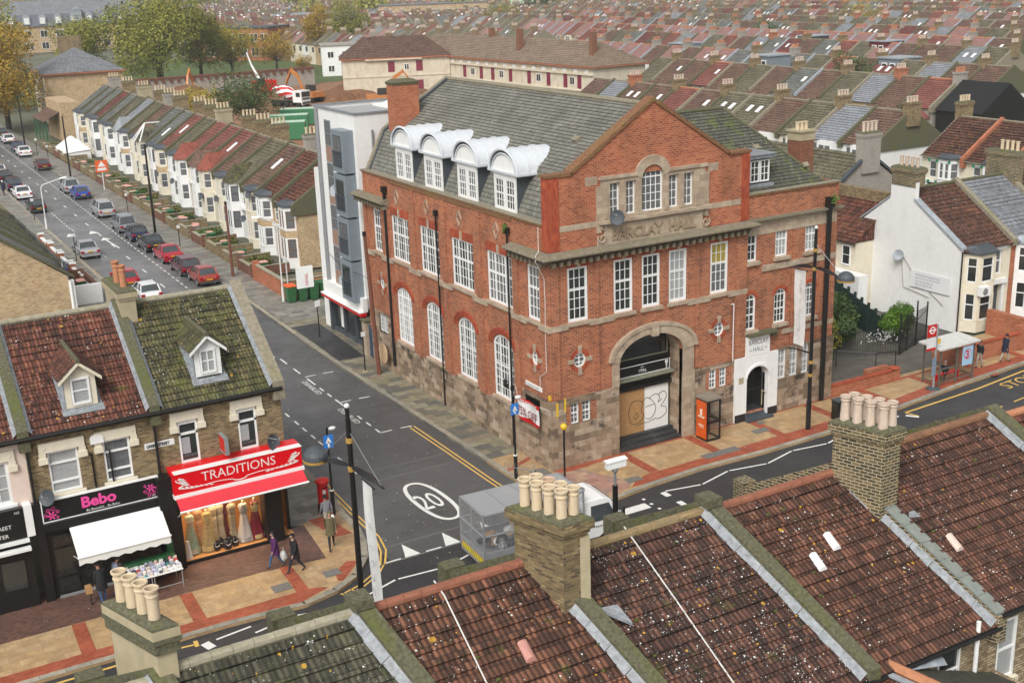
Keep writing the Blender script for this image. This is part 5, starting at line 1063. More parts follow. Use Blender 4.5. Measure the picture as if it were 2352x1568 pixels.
# =============== terraces in the foreground, seen from behind and above
FG=[('house','terraced house with mossy grey tiles at the lower left foreground',-29.0,-23.9,T_fg),('house','foreground house with grey green mossy tiles, right of the four pot chimney',-23.9,-19.1,T_fg),('house','foreground house with red brown tiles and a white cable, left of the eight pot chimney',-19.1,-14.15,T_brown),('house','foreground house with dark tiles thick with white and orange lichen',-14.15,-8.6,T_brown2),('house','foreground house with russet tiles and two white roof vents',-8.6,-3.65,T_brown3),('house','foreground house right of the pale eight pot chimney with orange lichened ridge',-3.65,3.0,T_brown3),('house','foreground house with pinkish red tiles at the right edge',3.0,9.0,T_bebo)]
SK=.34; YR,ZR,YF,YB=-22.25,8.85,-17.7,-27.05
def zroof(y,dz=0): return ZR+dz-(y-YR)*.68 if y>YR else ZR+dz+(y-YR)*.70
hs_=[]
for i,(nm,lb,xa,xb,tm) in enumerate(FG):
    dz=[0,.15,.12,.02,-.03,.32,.1][i]; zr=ZR+dz; t=thing(nm,lb,'house',((xa+xb)/2,YR,0),0); hs_.append(t)
    X=lambda x,y:x-SK*(y-YR)
    ef,eb=zroof(YF,dz),zroof(YB,dz); yf,yb=YF-.25,YB+.25
    w=MB(); BW=PL((0,yb,0),(1,0,0),(0,-1,0)); xs,xe=X(xa,yb),X(xb,yb)
    op={5:[(-1.9+0.0,-1.0,3.6,5.35),(.45,1.25,3.55,5.3)],4:[(-4.2,-3.3,3.6,5.3)]}.get(i,[])
    if i==5: op=[(-1.75,-.95,3.4,5.35),(.5,1.4,3.5,5.3)]
    facade(w,BW,xs,xe,0,eb+.1,op,.1)
    w.quad((X(xa,yf),yf,0),(X(xb,yf),yf,0),(X(xb,yf),yf,ef),(X(xa,yf),yf,ef))
    for x in(xa,xb): w.poly((X(x,yf),yf,0),(X(x,yb),yb,0),(X(x,yb),yb,eb),(x,YR,zr-.05),(X(x,yf),yf,ef))
    w.build('wall',M_rear,t,recalc=False)
    for o in op: win(t,BW,*o,d=-.07,cols=1,rows=1,fr=.07,glass=M_curt2 if i==5 and o[0]<0 else M_glass,sill=M_cream,meet=.5)
    r=MB(); roofgeo(r,(X(xa,YB)+.1,YB,eb),(X(xb,YB)-.1,YB,eb),(xb-.1,YR,zr),(xa+.1,YR,zr),.375,.075); roofgeo(r,(X(xb,YF)-.1,YF,ef),(X(xa,YF)+.1,YF,ef),(xa+.1,YR,zr),(xb-.1,YR,zr),.375,.075)
    ro=r.build('roof',tm,t); g=MB(); ridge(g,(xa+.2,YR,zr+.03),(xb-.15,YR,zr+.03),.135,10); g.build('ridge_tiles',(M_cem,M_cem,plain('red_ridge',(.27,.10,.06),.85,var=.25,dirt=((.17,.15,.07),.6)),plain('ochre_ridge',(.26,.19,.10),.9,var=.3,dirt=((.33,.20,.05),.5)),MATS['red_ridge'] if 'red_ridge' in MATS else M_terra,plain('brown_ridge',(.22,.11,.06),.85,var=.3,dirt=((.40,.22,.04),.4)),M_terra)[i],ro)
    g=MB(); g.tube((X(xa,YB),YB-.02,eb-.05),(X(xb,YB),YB-.02,eb-.05),.07,n=8); g.build('gutter',M_black,t)
    # parapet on the right hand party wall
    if xb<8.5:
        m=MB(); up=.30; wd=.42 if i!=4 else .34
        yq,zq=-19.35,7.6+dz*.7; P=[(YB-.05,eb-.5),(YB-.05,eb+up),(YR,zr+up+.05),(yq,zq),(yq,zq-.9),(YF,ef+.1),(YF,ef-.5)]; m.prism([(X(xb,y)-wd/2,y,z) for y,z in P],(wd,0,0))
        m.box(X(xb,yq)-wd*.75,X(xb,yq)+wd*.75,yq-.1,yq+.4,zq-.9,zq+.12)
        if i in(1,3): m.obox((X(xb,YR),YR,zr+up),(1,0,0),(0,1,0),(0,0,1),-.26,.26,-.3,.3,-.1,.14)
        pm=M_dkbrick if i==4 else M_moss; pp=m.build('party_parapet',pm,t)
        if i==4:
            c=MB(); n=9
            for sgn,ye,ze in((1,YB,eb),):
                for k in range(n):
                    a,b=k/n+.0,(k+.97)/n; ya,yb2=YR+(ye-YR)*a,YR+(ye-YR)*b; za,zb=zr+up+.05+(ze-zr)*a,zr+up+.05+(ze-zr)*b
                    c.prism([(X(xb,ya)-.2,ya,za),(X(xb,ya)+.2,ya,za),(X(xb,yb2)+.2,yb2,zb),(X(xb,yb2)-.2,yb2,zb)],(0,0,.07))
            c.build('coping',plain('slab_coping',(.20,.22,.20),.8,var=.15,dirt=((.16,.18,.09),.5)),pp)
        fl=MB(); n=8
        for k in range(n):
            a,b=k/n,(k+.985)/n; q=[]
            for tt,dx in((a,0),(b,0),(b,.2+.04*math.sin(k*2)),(a,.2+.03*math.sin(k*1.3))):
                y=YR+(YB-YR)*tt; q.append((X(xb,y)-wd/2-dx,y,zroof(y,dz)+(.22 if dx==0 else .075)))
            fl.poly(*q)
        fl.build('flashing',M_leadw,pp,recalc=False)
# chimneys (skewed with the party walls)
def kstack(t,x,y,w,L,z0,z1,mat,cap,pots,pm,ph,pr,corb,pk=0):
    M=Matrix.Translation((x,y,0))@Matrix(((1,-SK,0,0),(0,1,0,0),(0,0,1,0),(0,0,0,1)))
    return stack(t,-w/2,w/2,-L/2,L/2,z0,z1,mat,cap,pots,pm,ph,pr,pk,corb,M=M)
c4=kstack(hs_[5],-3.42,-23.05,.66,1.5,6.6,10.55,M_dkbrick,M_moss,[(-.17,.55),(.17,.55),(-.17,.18),(.17,.18),(-.17,-.19),(.17,-.19),(-.17,-.56),(.17,-.56)],M_buff2,.78,.145,.10,1)
c2=kstack(hs_[3],-14.15,-22.85,.66,1.5,6.6,10.55,brick('mossy_stock',(.09,.06,.03),(.20,.14,.06),(.32,.23,.11),(.16,.13,.08),.23,.08,.014,stain=((.09,.10,.02),.75)),M_moss,[(-.17,.55),(.17,.55),(-.17,.18),(.17,.18),(-.17,-.19),(.17,-.19),(-.17,-.56),(.17,-.56)],[M_buff,M_buff,M_buff,plain('tan_clay',(.55,.38,.26),.7),M_buff],.78,.15,.14)
b=MB(); b.prism([(-13.85,-23.55,8.0),(-13.5,-23.7,8.0),(-13.5,-23.7,10.0),(-13.85,-23.55,10.0)],(.12,.3,0)); b.build('rendered_buttress',M_tanr,c2)
c0=kstack(hs_[0],-23.98,-21.6,.42,1.75,6.6,10.25,M_tanr,M_moss,[(0,.62),(0,.22),(0,-.18),(0,-.58)],[M_buff,M_buff,M_buff,plain('rust_buff',(.58,.46,.32),.7)],.8,.145,.09)
fl=MB(); fl.prism([(-2.75,-24.2,7.75),(-2.45,-23.9,7.95),(-2.35,-24.3,7.7)],(0,0,.1)); fl.prism([(-13.4,-23.9,8.0),(-12.9,-24.0,8.0),(-12.8,-24.5,7.7)],(0,0,.1)); fl.build('chimney_flashing',M_leadw,hs_[5])
for c_,xx,yy,w_,L_ in((c0,-23.98,-21.6,.42,1.75),):
    b=MB(); b.M=Matrix.Translation((xx,yy,0))@Matrix(((1,-SK,0,0),(0,1,0,0),(0,0,1,0),(0,0,0,1))); b.box(-w_/2-.07,w_/2+.07,-L_/2-.07,L_/2+.07,9.6,9.84); b.box(-w_/2-.1,w_/2+.1,-L_/2-.1,L_/2+.1,9.84,9.96); b.build('mossy_courses',M_moss,c_)
def cable(t,pts,r=.022): m=MB(); m.path(pts,r,6); m.build('cable',plain('cable_white',(.62,.60,.56),.5),t)
cable(hs_[2],[(-17.05,-22.1,ZR+.30),(-16.98,-22.5,zroof(-22.5,.12)+.1),(-16.95,-24.4,zroof(-24.4,.12)+.09),(-16.9,-27.0,zroof(-27,.12)+.09)])
cable(hs_[3],[(-11.35,-22.1,ZR+.2),(-11.3,-22.5,zroof(-22.5)+.1),(-11.1,-24,zroof(-24)+.09),(-10.75,-27.0,zroof(-27)+.09)])
def vent(t,x,y,m,dz=0):
    z=zroof(y,dz)+.06; P=[]
    for yy,k in((y+.24,0),(y-.2,1)):
        zz=zroof(yy,dz)+.05; P.append([(x+.14*math.cos(math.pi*i/6),yy,zz+(.07+.06*k)*math.sin(math.pi*i/6)+.03) for i in range(7)])
    v=MB(); v.grid(P); v.poly(*P[1]); v.build('roof_vent',m,t,recalc=False)
vent(hs_[4],-5.5,-23.95,M_white,-.03); vent(hs_[4],-6.35,-24.3,M_white,-.03)
vent(hs_[2],-15.65,-24.15,plain('pink_tile',(.50,.24,.20),.6),.12); vent(hs_[5],-1.9,-25.2,plain('pale_tile',(.62,.50,.42),.6),.32)
# moss tufts along the courses
mm=MB()
for i,(nm,lb,xa,xb,tm) in enumerate(FG[:6]):
    dz=[0,.15,.12,.02,-.03,.32][i]
    for _ in range(11):
        y=YR-.335*.82*round(rnd.uniform(.5,14)); x=rnd.uniform(xa,xb)-SK*(y-YR); s_=rnd.uniform(.02,.055); mm.ball((x,y,zroof(y,dz)+.06),s_,3,(1.6,1,.7))
o=mm.build('moss_tufts',plain('bright_moss',(.07,.10,.015),.95,var=.3)); tag(o,'small green moss tufts dotted over the foreground tile courses','moss'); o['kind']='stuff'
# rear extension with red coping and dark tiled lean-to at the lower right
ex=thing('rear_extension','low rear extension with dark tiles, a red tile coping and a white roof vent','extension',(-4.5,-28.5,0))
w=MB(); w.prism([(-5.6,-26.9,0),(-2.0,-26.9,0),(-1.2,-33,0),(-4.6,-33,0)],(0,0,4.0)); w.build('wall',M_rear,ex)
r=MB(); roofgeo(r,(-2.2,-27.0,4.0),(-1.2,-33,4.0),(-4.95,-33,5.45),(-6.1,-26.95,5.45),.3,.03); r.build('roof',plain('dark_tiles',(.05,.045,.035),.8,var=.4,dirt=((.06,.09,.02),.5),bumpy=.5),ex)
r=MB(); ridge(r,(-6.15,-26.7,5.5),(-5.0,-33,5.5),.15,8,.6); r.build('coping',M_terra,ex); r=MB(); roofgeo(r,(-9.6,-27.2,4.0),(-8.2,-33,4.0),(-5.1,-33,5.4),(-6.3,-27.0,5.4),.3,.03); r.build('roof',T_bebo,ex)
r=MB(); r.prism([(-6.5,-27.0,5.42),(-6.3,-27.0,5.42),(-5.1,-33,5.42),(-5.3,-33,5.42)],(0,0,.05)); r.prism([(-6.1,-27.02,5.45),(-4.2,-27.0,5.0),(-4.2,-26.85,5.15),(-6.1,-26.85,5.6)],(0,-.12,0)); r.build('flashing',M_lead,ex)
v=MB(); v.obox((-4.0,-28.6,4.86),(.93,0,-.36),(0,1,0),(.36,0,.93),-.2,.2,-.18,.18,0,.12); v.build('roof_vent',M_white,ex)
pp=MB(); pp.tube((-2.9,-27.0,3.2),(-2.9,-27.0,5.85),.065,n=10); tag(pp.build('soil_pipe',M_white2),'white plastic soil pipe standing against the yellow rear wall','pipe')
# =============== terraced houses with fronts to the west
def vis(x,y,z=6,m=80):
    v=Vector((x+28.37,y+46.33,z-23.5)); d=v.dot(_w)
    if d<1: return False
    px,py=1176+2773.6*v.dot(_r)/d,784-2773.6*v.dot(_u)/d
    return -m<px<2352+m and -m<py<1568+m
def terr(label,xf,y0,w,wallm,roofm,cap='flat',trimm=None,zr=8.4,ze=5.3,dep=9.2,chim=True,sky=0,det=2,winm=None,group=None,brickm=None,cat='house',potm=None,flip=False,par=M_moss,door=None):
    """house from y0 to y0+w, front plane x=xf facing west"""
    t=thing('terraced_house',label,cat,(xf,y0+w/2,0),0,group); trimm=trimm or M_white; F=PL((xf,y0,0),(0,1,0),(-1,0,0)); xr=xf+dep/2; xb=xf+dep
    u0,u1=(.55,2.75); ud0,ud1=3.15,4.15
    if flip: u0,u1=w-2.75,w-.55; ud0,ud1=w-4.15,w-3.15
    ops=[(ud0,ud1,0,2.7),(ud0+.1,ud1-.1,3.2,4.7)] if det else []
    wl=MB(); facade(wl,F,0,w,0,ze,ops,.25)
    for y in(y0,y0+w): wl.poly((xf,y,0),(xb,y,0),(xb,y,ze),(xr,y,zr),(xf,y,ze))
    wl.quad((xb,y0,0),(xb,y0+w,0),(xb,y0+w,ze),(xb,y0,ze)); wl.build('wall',wallm,t,recalc=False)
    # two storey bay
    pr=.85; P=lambda u,d:(xf-d,y0+u)
    pts=[P(u0,0),P(u0+.45,pr),P(u1-.45,pr),P(u1,0)]
    b=MB()
    segs=[((.0,0.9),),((2.45,3.2),),((4.85,5.15),)]
    for z0,z1 in((0,.85),(2.5,3.35),(4.85,5.2)): b.prism([(x,y,z0) for x,y in pts],(0,0,z1-z0))
    for z0 in(.78,3.28): b.prism([(x-.06,y,z0) for x,y in pts],(0,0,.12))
    posts=[]
    for (ax,ay),(bx,by) in zip(pts,pts[1:]): 
        A,B_=Vector((ax,ay,0)),Vector((bx,by,0)); L=(B_-A).length; U=(B_-A)/L; N=Vector((-U.y,U.x,0)); 
        if N.x>0: N=-N
        for zz0,zz1 in((.85,2.5),(3.35,4.85)):
            for s in(0,L-.13): b.obox(A,U,N,(0,0,1),s,s+.13,-.12,.03,zz0,zz1)
            if L>1: b.obox(A,U,N,(0,0,1),L/2-.09,L/2+.09,-.12,.03,zz0,zz1)
    bay=b.build('bay',trimm if brickm is None else trimm,t)
    g=MB(); f=MB()
    for (ax,ay),(bx,by) in zip(pts,pts[1:]):
        A,B_=Vector((ax,ay,0)),Vector((bx,by,0)); L=(B_-A).length; U=(B_-A)/L; N=Vector((-U.y,U.x,0)); 
        if N.x>0: N=-N
        for zz0,zz1 in((.9,2.5),(3.4,4.85)):
            g.obox(A,U,N,(0,0,1),.1,L-.1,-.1,-.06,zz0,zz1)
            for c0,c1 in(((.13,L-.13),) if L<1 else((.13,L/2-.09),(L/2+.09,L-.13))):
                f.obox(A,U,N,(0,0,1),c0,c1,-.06,-.02,zz0+.7,zz0+.76); f.obox(A,U,N,(0,0,1),c0,c0+.05,-.06,-.02,zz0,zz1); f.obox(A,U,N,(0,0,1),c1-.05,c1,-.06,-.02,zz0,zz1); f.obox(A,U,N,(0,0,1),c0,c1,-.06,-.02,zz1-.06,zz1); f.obox(A,U,N,(0,0,1),c0,c1,-.06,-.02,zz0,zz0+.06)
    wf=f.build('window',winm or M_white2,bay); g.build('pane',M_curt,wf)
    if brickm is not None:
        b=MB(); b.prism([(x-.012,y,2.6) for x,y in pts],(0,0,.6)); b.build('brick_band',brickm,bay)
    if cap=='flat':
        c=MB(); P2=[P(u0-.15,0),P(u0+.35,pr+.15),P(u1-.35,pr+.15),P(u1+.15,0)]; c.prism([(x,y,5.2) for x,y in P2],(0,0,.13)); c.loft([[(x,y,5.33) for x,y in P2],[(xf+.1 if i in(0,3) else x+.45,y+(.2 if i<2 else -.2),5.62) for i,(x,y) in enumerate(P2)]]); c.build('bay_cap',M_leadd,bay)
    else:
        c=MB(); P2=[P(u0-.2,0),P(u0+.35,pr+.2),P(u1-.35,pr+.2),P(u1+.2,0)]; ap=((xf-.05),y0+(u0+u1)/2,6.75)
        for p,q in zip(P2,P2[1:]): c.poly((*p,5.2),(*q,5.2),ap)
        c.poly((*P2[0],5.2),ap,(xf+2.0,ap[1],6.75)); c.poly((*P2[3],5.2),ap,(xf+2.0,ap[1],6.75)); c.prism([(x,y,5.12) for x,y in P2],(0,0,.08)); c.build('bay_turret',roofm if cap=='spire' else cap,bay)
    if det:
        d=MB(); F.box(d,ud0,ud1,0,2.7,-.26,-.2); d.build('door',door or M_leadd,t)
        win(t,F,ud0+.1,ud1-.1,3.2,4.7,d=-.12,cols=1,rows=1,meet=.5,fr=.06,glass=M_curt,panew=True)
        a=MB(); F.box(a,ud0-.15,ud0,0,2.75,-.0,.1); F.box(a,ud1,ud1+.15,0,2.75,0,.1); F.box(a,ud0-.2,ud1+.2,2.75,3.0,0,.2); F.box(a,ud0,ud1,4.75,4.95,0,.06); F.box(a,0,w,5.05,5.2,0,.12); a.build('trim',trimm,t)
    r=MB(); st=(.36,.075)
    roofgeo(r,(xf-.25,y0+w-.12,ze-.12),(xf-.25,y0+.12,ze-.12),(xr,y0+.12,zr),(xr,y0+w-.12,zr),*st); roofgeo(r,(xb+.25,y0+.12,ze-.12),(xb+.25,y0+w-.12,ze-.12),(xr,y0+w-.12,zr),(xr,y0+.12,zr),.9,.02); ro=r.build('roof',roofm,t)
    g=MB(); g.tube((xr,y0,zr+.02),(xr,y0+w,zr+.02),.11,n=6); g.tube((xf-.32,y0,ze-.16),(xf-.32,y0+w,ze-.16),.06,n=6); g.build('ridge_and_gutter',M_coping,ro)
    if sky:
        s=MB(); k=.45 if sky==1 else .25; a,b_=k,k+.22; 
        sl=lambda tt:(xf-.25+(xr-xf+.25)*tt,ze-.12+(zr-ze+.12)*tt)
        s.prism([(sl(a)[0],y0+w*.45,sl(a)[1]+.1),(sl(a)[0],y0+w*.45+.6,sl(a)[1]+.1),(sl(b_)[0],y0+w*.45+.6,sl(b_)[1]+.1),(sl(b_)[0],y0+w*.45,sl(b_)[1]+.1)],(0,0,.06)); s.build('skylight',M_white2,ro)
    m=MB(); yy=y0; m.prism([(xf-.55,yy-.16,ze-.75),(xf-.55,yy-.16,ze+.15),(xr,yy-.16,zr+.32),(xb+.2,yy-.16,ze+.2),(xb+.2,yy-.16,ze-.6)],(0,.32,0)); m.build('party_parapet',par,t)
    if chim:
        stack(t,xr-.2,xr+1.5,y0+w-.45,y0+w+.25,zr-1.6,zr+1.35,mat=rnd.choice([M_grend,M_yel,M_tanr,M_yel]),pots=[(xr+.05+.38*i,y0+w-.1) for i in range(4)],pm=potm or M_buff,ph=.62,pr=.125,corb=.08)
    return t
# ---- the long row down the east side of the side road
seq=[('brown',T_bebo),('brown',T_bebo),('brown',FAR[0]),('olive',FAR[4]),('brown speckled',FAR[0]),('red',FAR[1]),('red',FAR[1]),('red',FAR[1]),('olive',FAR[4]),('red',FAR[1]),('grey',FAR[2]),('grey',FAR[2]),('brown',FAR[0]),('olive',FAR[4]),('pale slate',FAR[3]),('olive',FAR[4]),('grey',FAR[2]),('dark red',FAR[6]),('grey',FAR[2]),('grey',FAR[2]),('dark grey',FAR[2])]
YB_=[47.3,52,56.6,61.3,66,70.6,75.2,79.9,84.6,89.2,93.8,98.4,103,107.8,112.6,117.4,122,126.8,131.5,136.3,141,145.7]
wm_=[M_yel2,M_yel2,M_cream,M_white,M_cream,M_cream,M_white,M_cream,M_white,M_yel2,M_cream,M_white,M_white,M_yel2,M_white,M_white,M_cream,M_white,M_cream,M_yel2,M_cream]
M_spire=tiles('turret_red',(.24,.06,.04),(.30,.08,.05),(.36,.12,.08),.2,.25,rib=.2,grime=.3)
caps={3:T_green,5:M_spire,6:FAR[0],7:M_spire,11:FAR[4],14:M_leadw}
ordn=['nearest','second','third','fourth','fifth','sixth','seventh','eighth','ninth','tenth','eleventh','twelfth','thirteenth','fourteenth','fifteenth','sixteenth','seventeenth','eighteenth','nineteenth','twentieth','farthest']
cn_={M_yel2:'yellow brick',M_cream:'cream fronted',M_white:'white fronted'}
for i in range(21):
    xo=5.0+.018*(YB_[i]-47)
    terr(f'{cn_[wm_[i]]} terraced house under a {seq[i][0]} roof, {ordn[i]} in the long side road row',xo,YB_[i],YB_[i+1]-YB_[i],wm_[i],seq[i][1],cap=caps.get(i,'flat'),zr=8.5,chim=(i%2==1 or i in(4,8,12)),sky={2:1,5:1,9:1,10:2}.get(i,0),winm=M_timber if i==0 else (M_leadd if i%7==3 else None),flip=i%2==1,trimm=[None,None,M_cream,None,M_cream,M_cream,None][i%7],brickm=M_yel2 if wm_[i] in(M_yel2,) else None,det=2 if i<14 else 1,door=rnd.choice([M_leadd,M_timber,M_redp,M_green]))
# white timber turret frame under repair
tf=thing('turret_frame','unfinished turret frame of white boards on a far side road bay','turret frame',(5.2,99.8,5.3)); m=MB(); ap=(5.9,100.0,7.3)
for p in((4.8,98.9,5.25),(4.2,99.5,5.25),(4.2,100.6,5.25),(4.8,101.2,5.25),(7.6,100.0,7.3)): m.tube(p,ap,.09,n=4)
m.build('boards',M_white,tf)
# front gardens: walls, hedges and bins
def bin_(label,x,y,col=None,lid=None,rz=0,s=1,group='wheelie bins in the side road front gardens'):
    t=thing('wheelie_bin',label,'bin',(x,y,0),rz,group); m=MB(); T=Matrix.Translation((x,y,0))@Matrix.Rotation(rz,4,'Z'); m.M=T
    m.loft([[(-a,-b,z),(a,-b,z),(a,b,z),(-a,b,z)] for a,b,z in((.21*s,.24*s,.06),(.28*s,.33*s,.95*s),(.30*s,.35*s,.98*s))]); m.build('body',col or M_green,t)
    m=MB(); m.M=T; m.loft([[(-a,-b,z),(a,-b,z),(a,b,z),(-a,b,z)] for a,b,z in((.31*s,.36*s,.985*s),(.30*s,.35*s,1.05*s),(.2*s,.25*s,1.09*s))]); m.tube((-.2*s,.4*s,.95*s),(.2*s,.4*s,.95*s),.02,n=6); m.build('lid',lid or col or M_green,t)
    m=MB(); m.M=T; m.tube((-.24*s,.28*s,.1),(-.18*s,.28*s,.1),.1); m.tube((.18*s,.28*s,.1),(.24*s,.28*s,.1),.1); m.build('wheel',M_rubber,t); return t
M_dw=brick('garden_brick',(.10,.035,.02),(.18,.06,.035),(.26,.10,.06),(.2,.13,.09),.225,.08,.01,stain=((.05,.04,.02),.7)); wmats=[M_dw,M_white,M_dw,M_yel,M_grend,M_dw,M_yel,M_orb,M_dw,M_orb]
names={M_dw:'dark red brick',M_yel:'stock brick',M_orb:'red brick',M_white:'white painted',M_yel2:'yellow brick',M_grend:'grey rendered',M_hall:'weathered brick'}
b0=None; order2=ordn
for i in range(21):
    y0,y1=YB_[i],YB_[i+1]; m_=wmats[(i*3+i//3)%10]; x=.82+.004*(y0-47)
    t=thing('garden_wall',f'low {names[m_]} front garden wall before the {ordn[i]} house of the side road row','wall',(x,(y0+y1)/2,0),0,'front garden walls of the side road')
    w=MB(); w.box(x-.11,x+.11,y0+.15,y1-1.25,0,.85); w.box(x-.2,x+.2,y0-.15,y0+.2,0,1.15); w.box(x-.2,x+.2,y1-1.35,y1-1.1,0,1.15); w.box(x,3.9,y0-.08,y0+.08,0,.8); w.build('brickwork',m_,t)
    c=MB(); c.box(x-.16,x+.16,y0+.2,y1-1.35,.85,.92); c.box(x-.25,x+.25,y0-.2,y0+.25,1.15,1.22); c.box(x,3.9,y0-.11,y0+.11,.8,.84); c.build('coping',M_cem,t)
g=MB(); g.quad((.95,47,.012),(5,47,.012),(6.8,146,.012),(1.2,146,.012)); struct('front_gardens',g,plain('garden_ground',(.10,.10,.07),.9,var=.5,scale=.8,dirt=((.05,.09,.02),.6)))
for i in range(21):
    if i%3==1: continue
    q_=MB(); y0=YB_[i]
    for _ in range(260): a=Vector((rnd.uniform(1.2,3.6),y0+rnd.uniform(3.2,4.4),rnd.uniform(.05,.8))); u=Vector((rnd.uniform(-1,1),rnd.uniform(-1,1),rnd.uniform(-.5,1))).normalized()*.13; v=u.orthogonal()*.7; q_.quad(a-u,a+v,a+u,a-v)
    tag(q_.build('hedge',plain('hedge_green' if i%2 else 'hedge_olive',(.05,.10,.02) if i%2 else (.11,.12,.03),.9,var=.5,scale=6),recalc=False),f'small hedge in the front garden of the {ordn[i]} house of the side road row','hedge')
bl=['green lidded','pink lidded','grey bodied']
for i in range(16):
    y0=YB_[i]
    for k in range(rnd.choice([1,2,2,3])):
        col,lid,nm=rnd.choice([(M_green,M_green,'green lidded'),(M_green,M_pinklid,'pink lidded'),(M_steel,M_pinklid,'grey bodied')])
        bin_(f'{nm} wheelie bin, number {k+1} from the near end before the {ordn[i]} side road house',1.5+rnd.uniform(0,.5)+ .0*k,y0+.7+.75*k,col,lid,rnd.choice([0,math.pi/2]))
# block of bins beside the modern building
for k,(c,l,nm) in enumerate([(M_green,M_orange,'green wheelie bin with an orange lid at the left end of the line'),(M_green,M_green,'second bin of the line, all green, next to the orange lidded one'),(M_green,M_green,'third bin of the line by the brick garden wall, all green'),(M_green,M_green,'fourth bin of the line, all green, under the black sack'),(M_green,M_green,'last green bin of the line, next to the white building')]):
    bin_(nm,.6+.85*k,38.0-.1*k,c,l,0,1.28,'line of bins beside the white block')
t=thing('garden_wall','red brick wall behind the line of green bins beside the white block','wall',(2.5,40,0)); m=MB(); m.box(.6,.85,39.3,46.8,0,1.3); m.box(.6,5,39.0,39.25,0,1.35); m.box(.5,.95,46.0,46.5,0,1.6); m.build('brickwork',M_orb,t); m=MB(); m.box(.5,5,38.95,39.3,1.35,1.42); m.box(.55,.9,39.3,46.0,1.3,1.37); m.build('coping',M_cem,t)
# ---- brown roofed terrace end and boxes seen at the left edge (west side of the side road)
for i,y0 in enumerate((34.2,39.1,44.0,48.9,53.8)):
    t=thing('terraced_house',f'west side terraced house with dark mossy parapets, {ordn[i]} from the corner shops','house',(-17,y0+2.4,0),0,'terraced houses on the west of the side road'); xe,xr,xb=-15.6,-19.7,-24.2; z0,zr=5.3,8.5; y1=y0+4.9
    w=MB()
    for y in(y0,y1): w.poly((xe,y,0),(xb,y,0),(xb,y,z0),(xr,y,zr),(xe,y,z0))
    w.quad((xe,y0,0),(xe,y1,0),(xe,y1,z0),(xe,y0,z0)); w.build('wall',M_yel2,t,recalc=False)
    r=MB(); roofgeo(r,(xe+.25,y0+.1,z0-.15),(xe+.25,y1-.1,z0-.15),(xr,y1-.1,zr),(xr,y0+.1,zr),.34,.045); roofgeo(r,(xb,y0+.1,z0-.1),(xb,y1-.1,z0-.1),(xr,y1-.1,zr),(xr,y0+.1,zr),.9,.03); r.build('roof',FAR[2],t)
    m=MB(); m.prism([(xe+.45,y1-.17,z0-.7),(xe+.45,y1-.17,z0+.1),(xr,y1-.17,zr+.3),(xb,y1-.17,z0+.2)],(0,.34,0)); 
    if i==0: m.prism([(xe+.4,y0-.12,z0-.15),(xe+.4,y0-.12,z0+.02),(xr,y0-.12,zr+.15),(xr,y0-.12,zr-.1)],(0,.25,0))
    m.build('party_parapet',M_moss,t)
    b=MB(); P2=[(xe,y0+1),(xe+(.8 if i else .3),y0+1.5),(xe+(.8 if i else .3),y0+3),(xe,y0+3.5)]; b.prism([(x,y,0) for x,y in P2],(0,0,4.9)); b.build('bay',M_white,t); b=MB(); b.loft([[(x+.05,y,4.9) for x,y in P2],[(xe-.3,y,6.2 if j in(1,2) else 6.2) for j,(x,y) in enumerate(P2)]]); b.build('bay_cap',FAR[2],t)
    if i==0: p=MB(); p.tube((xe+.12,y0-.05,0),(xe+.12,y0-.05,5),.08); p.box(xe,xe+.35,y0-.02,y0+.35,0,5.0); p.build('downpipe',M_white,t)
    t=thing('garden_wall',f'low brick front wall with pale coping on the west pavement, {ordn[i]} from the corner shops','wall',(-11.4,y0+9.4,0),0,'front walls west of the side road')
    m=MB(); m.box(-11.6,-11.4,y0+14,y0+17.6,0,.8); [m.box(-11.72,-11.3,y0+a,y0+a+.35,0,1.15) for a in(13.7,17.6)]; m.build('brickwork',M_orb,t); m=MB(); m.box(-11.65,-11.35,y0+14,y0+17.6,.8,.9); [m.box(-11.78,-11.22,y0+a-.05,y0+a+.4,1.15,1.25) for a in(13.7,17.6)]; m.build('coping',M_white,t)
t=thing('yard_wall','brown walled bin yard with a white coping between the yellow gable and the corner shops','wall',(-12.5,49.8,0)); m=MB(); m.box(-14,-13.8,46.5,53.4,0,1.4); m.box(-11.6,-11.35,47.4,53.4,0,1.4); m.box(-14,-11.35,53.2,53.4,0,1.4); m.build('brickwork',plain('dark_wall',(.12,.05,.025),.9,var=.3),t); m=MB(); m.box(-14,-11.2,47.1,47.4,0,1.5); m.build('coping',M_white,t)
bin_('pink lidded green bin alone in the walled yard behind the corner shop',-12.1,50.6,M_green,M_pinklid,0,1.1); 
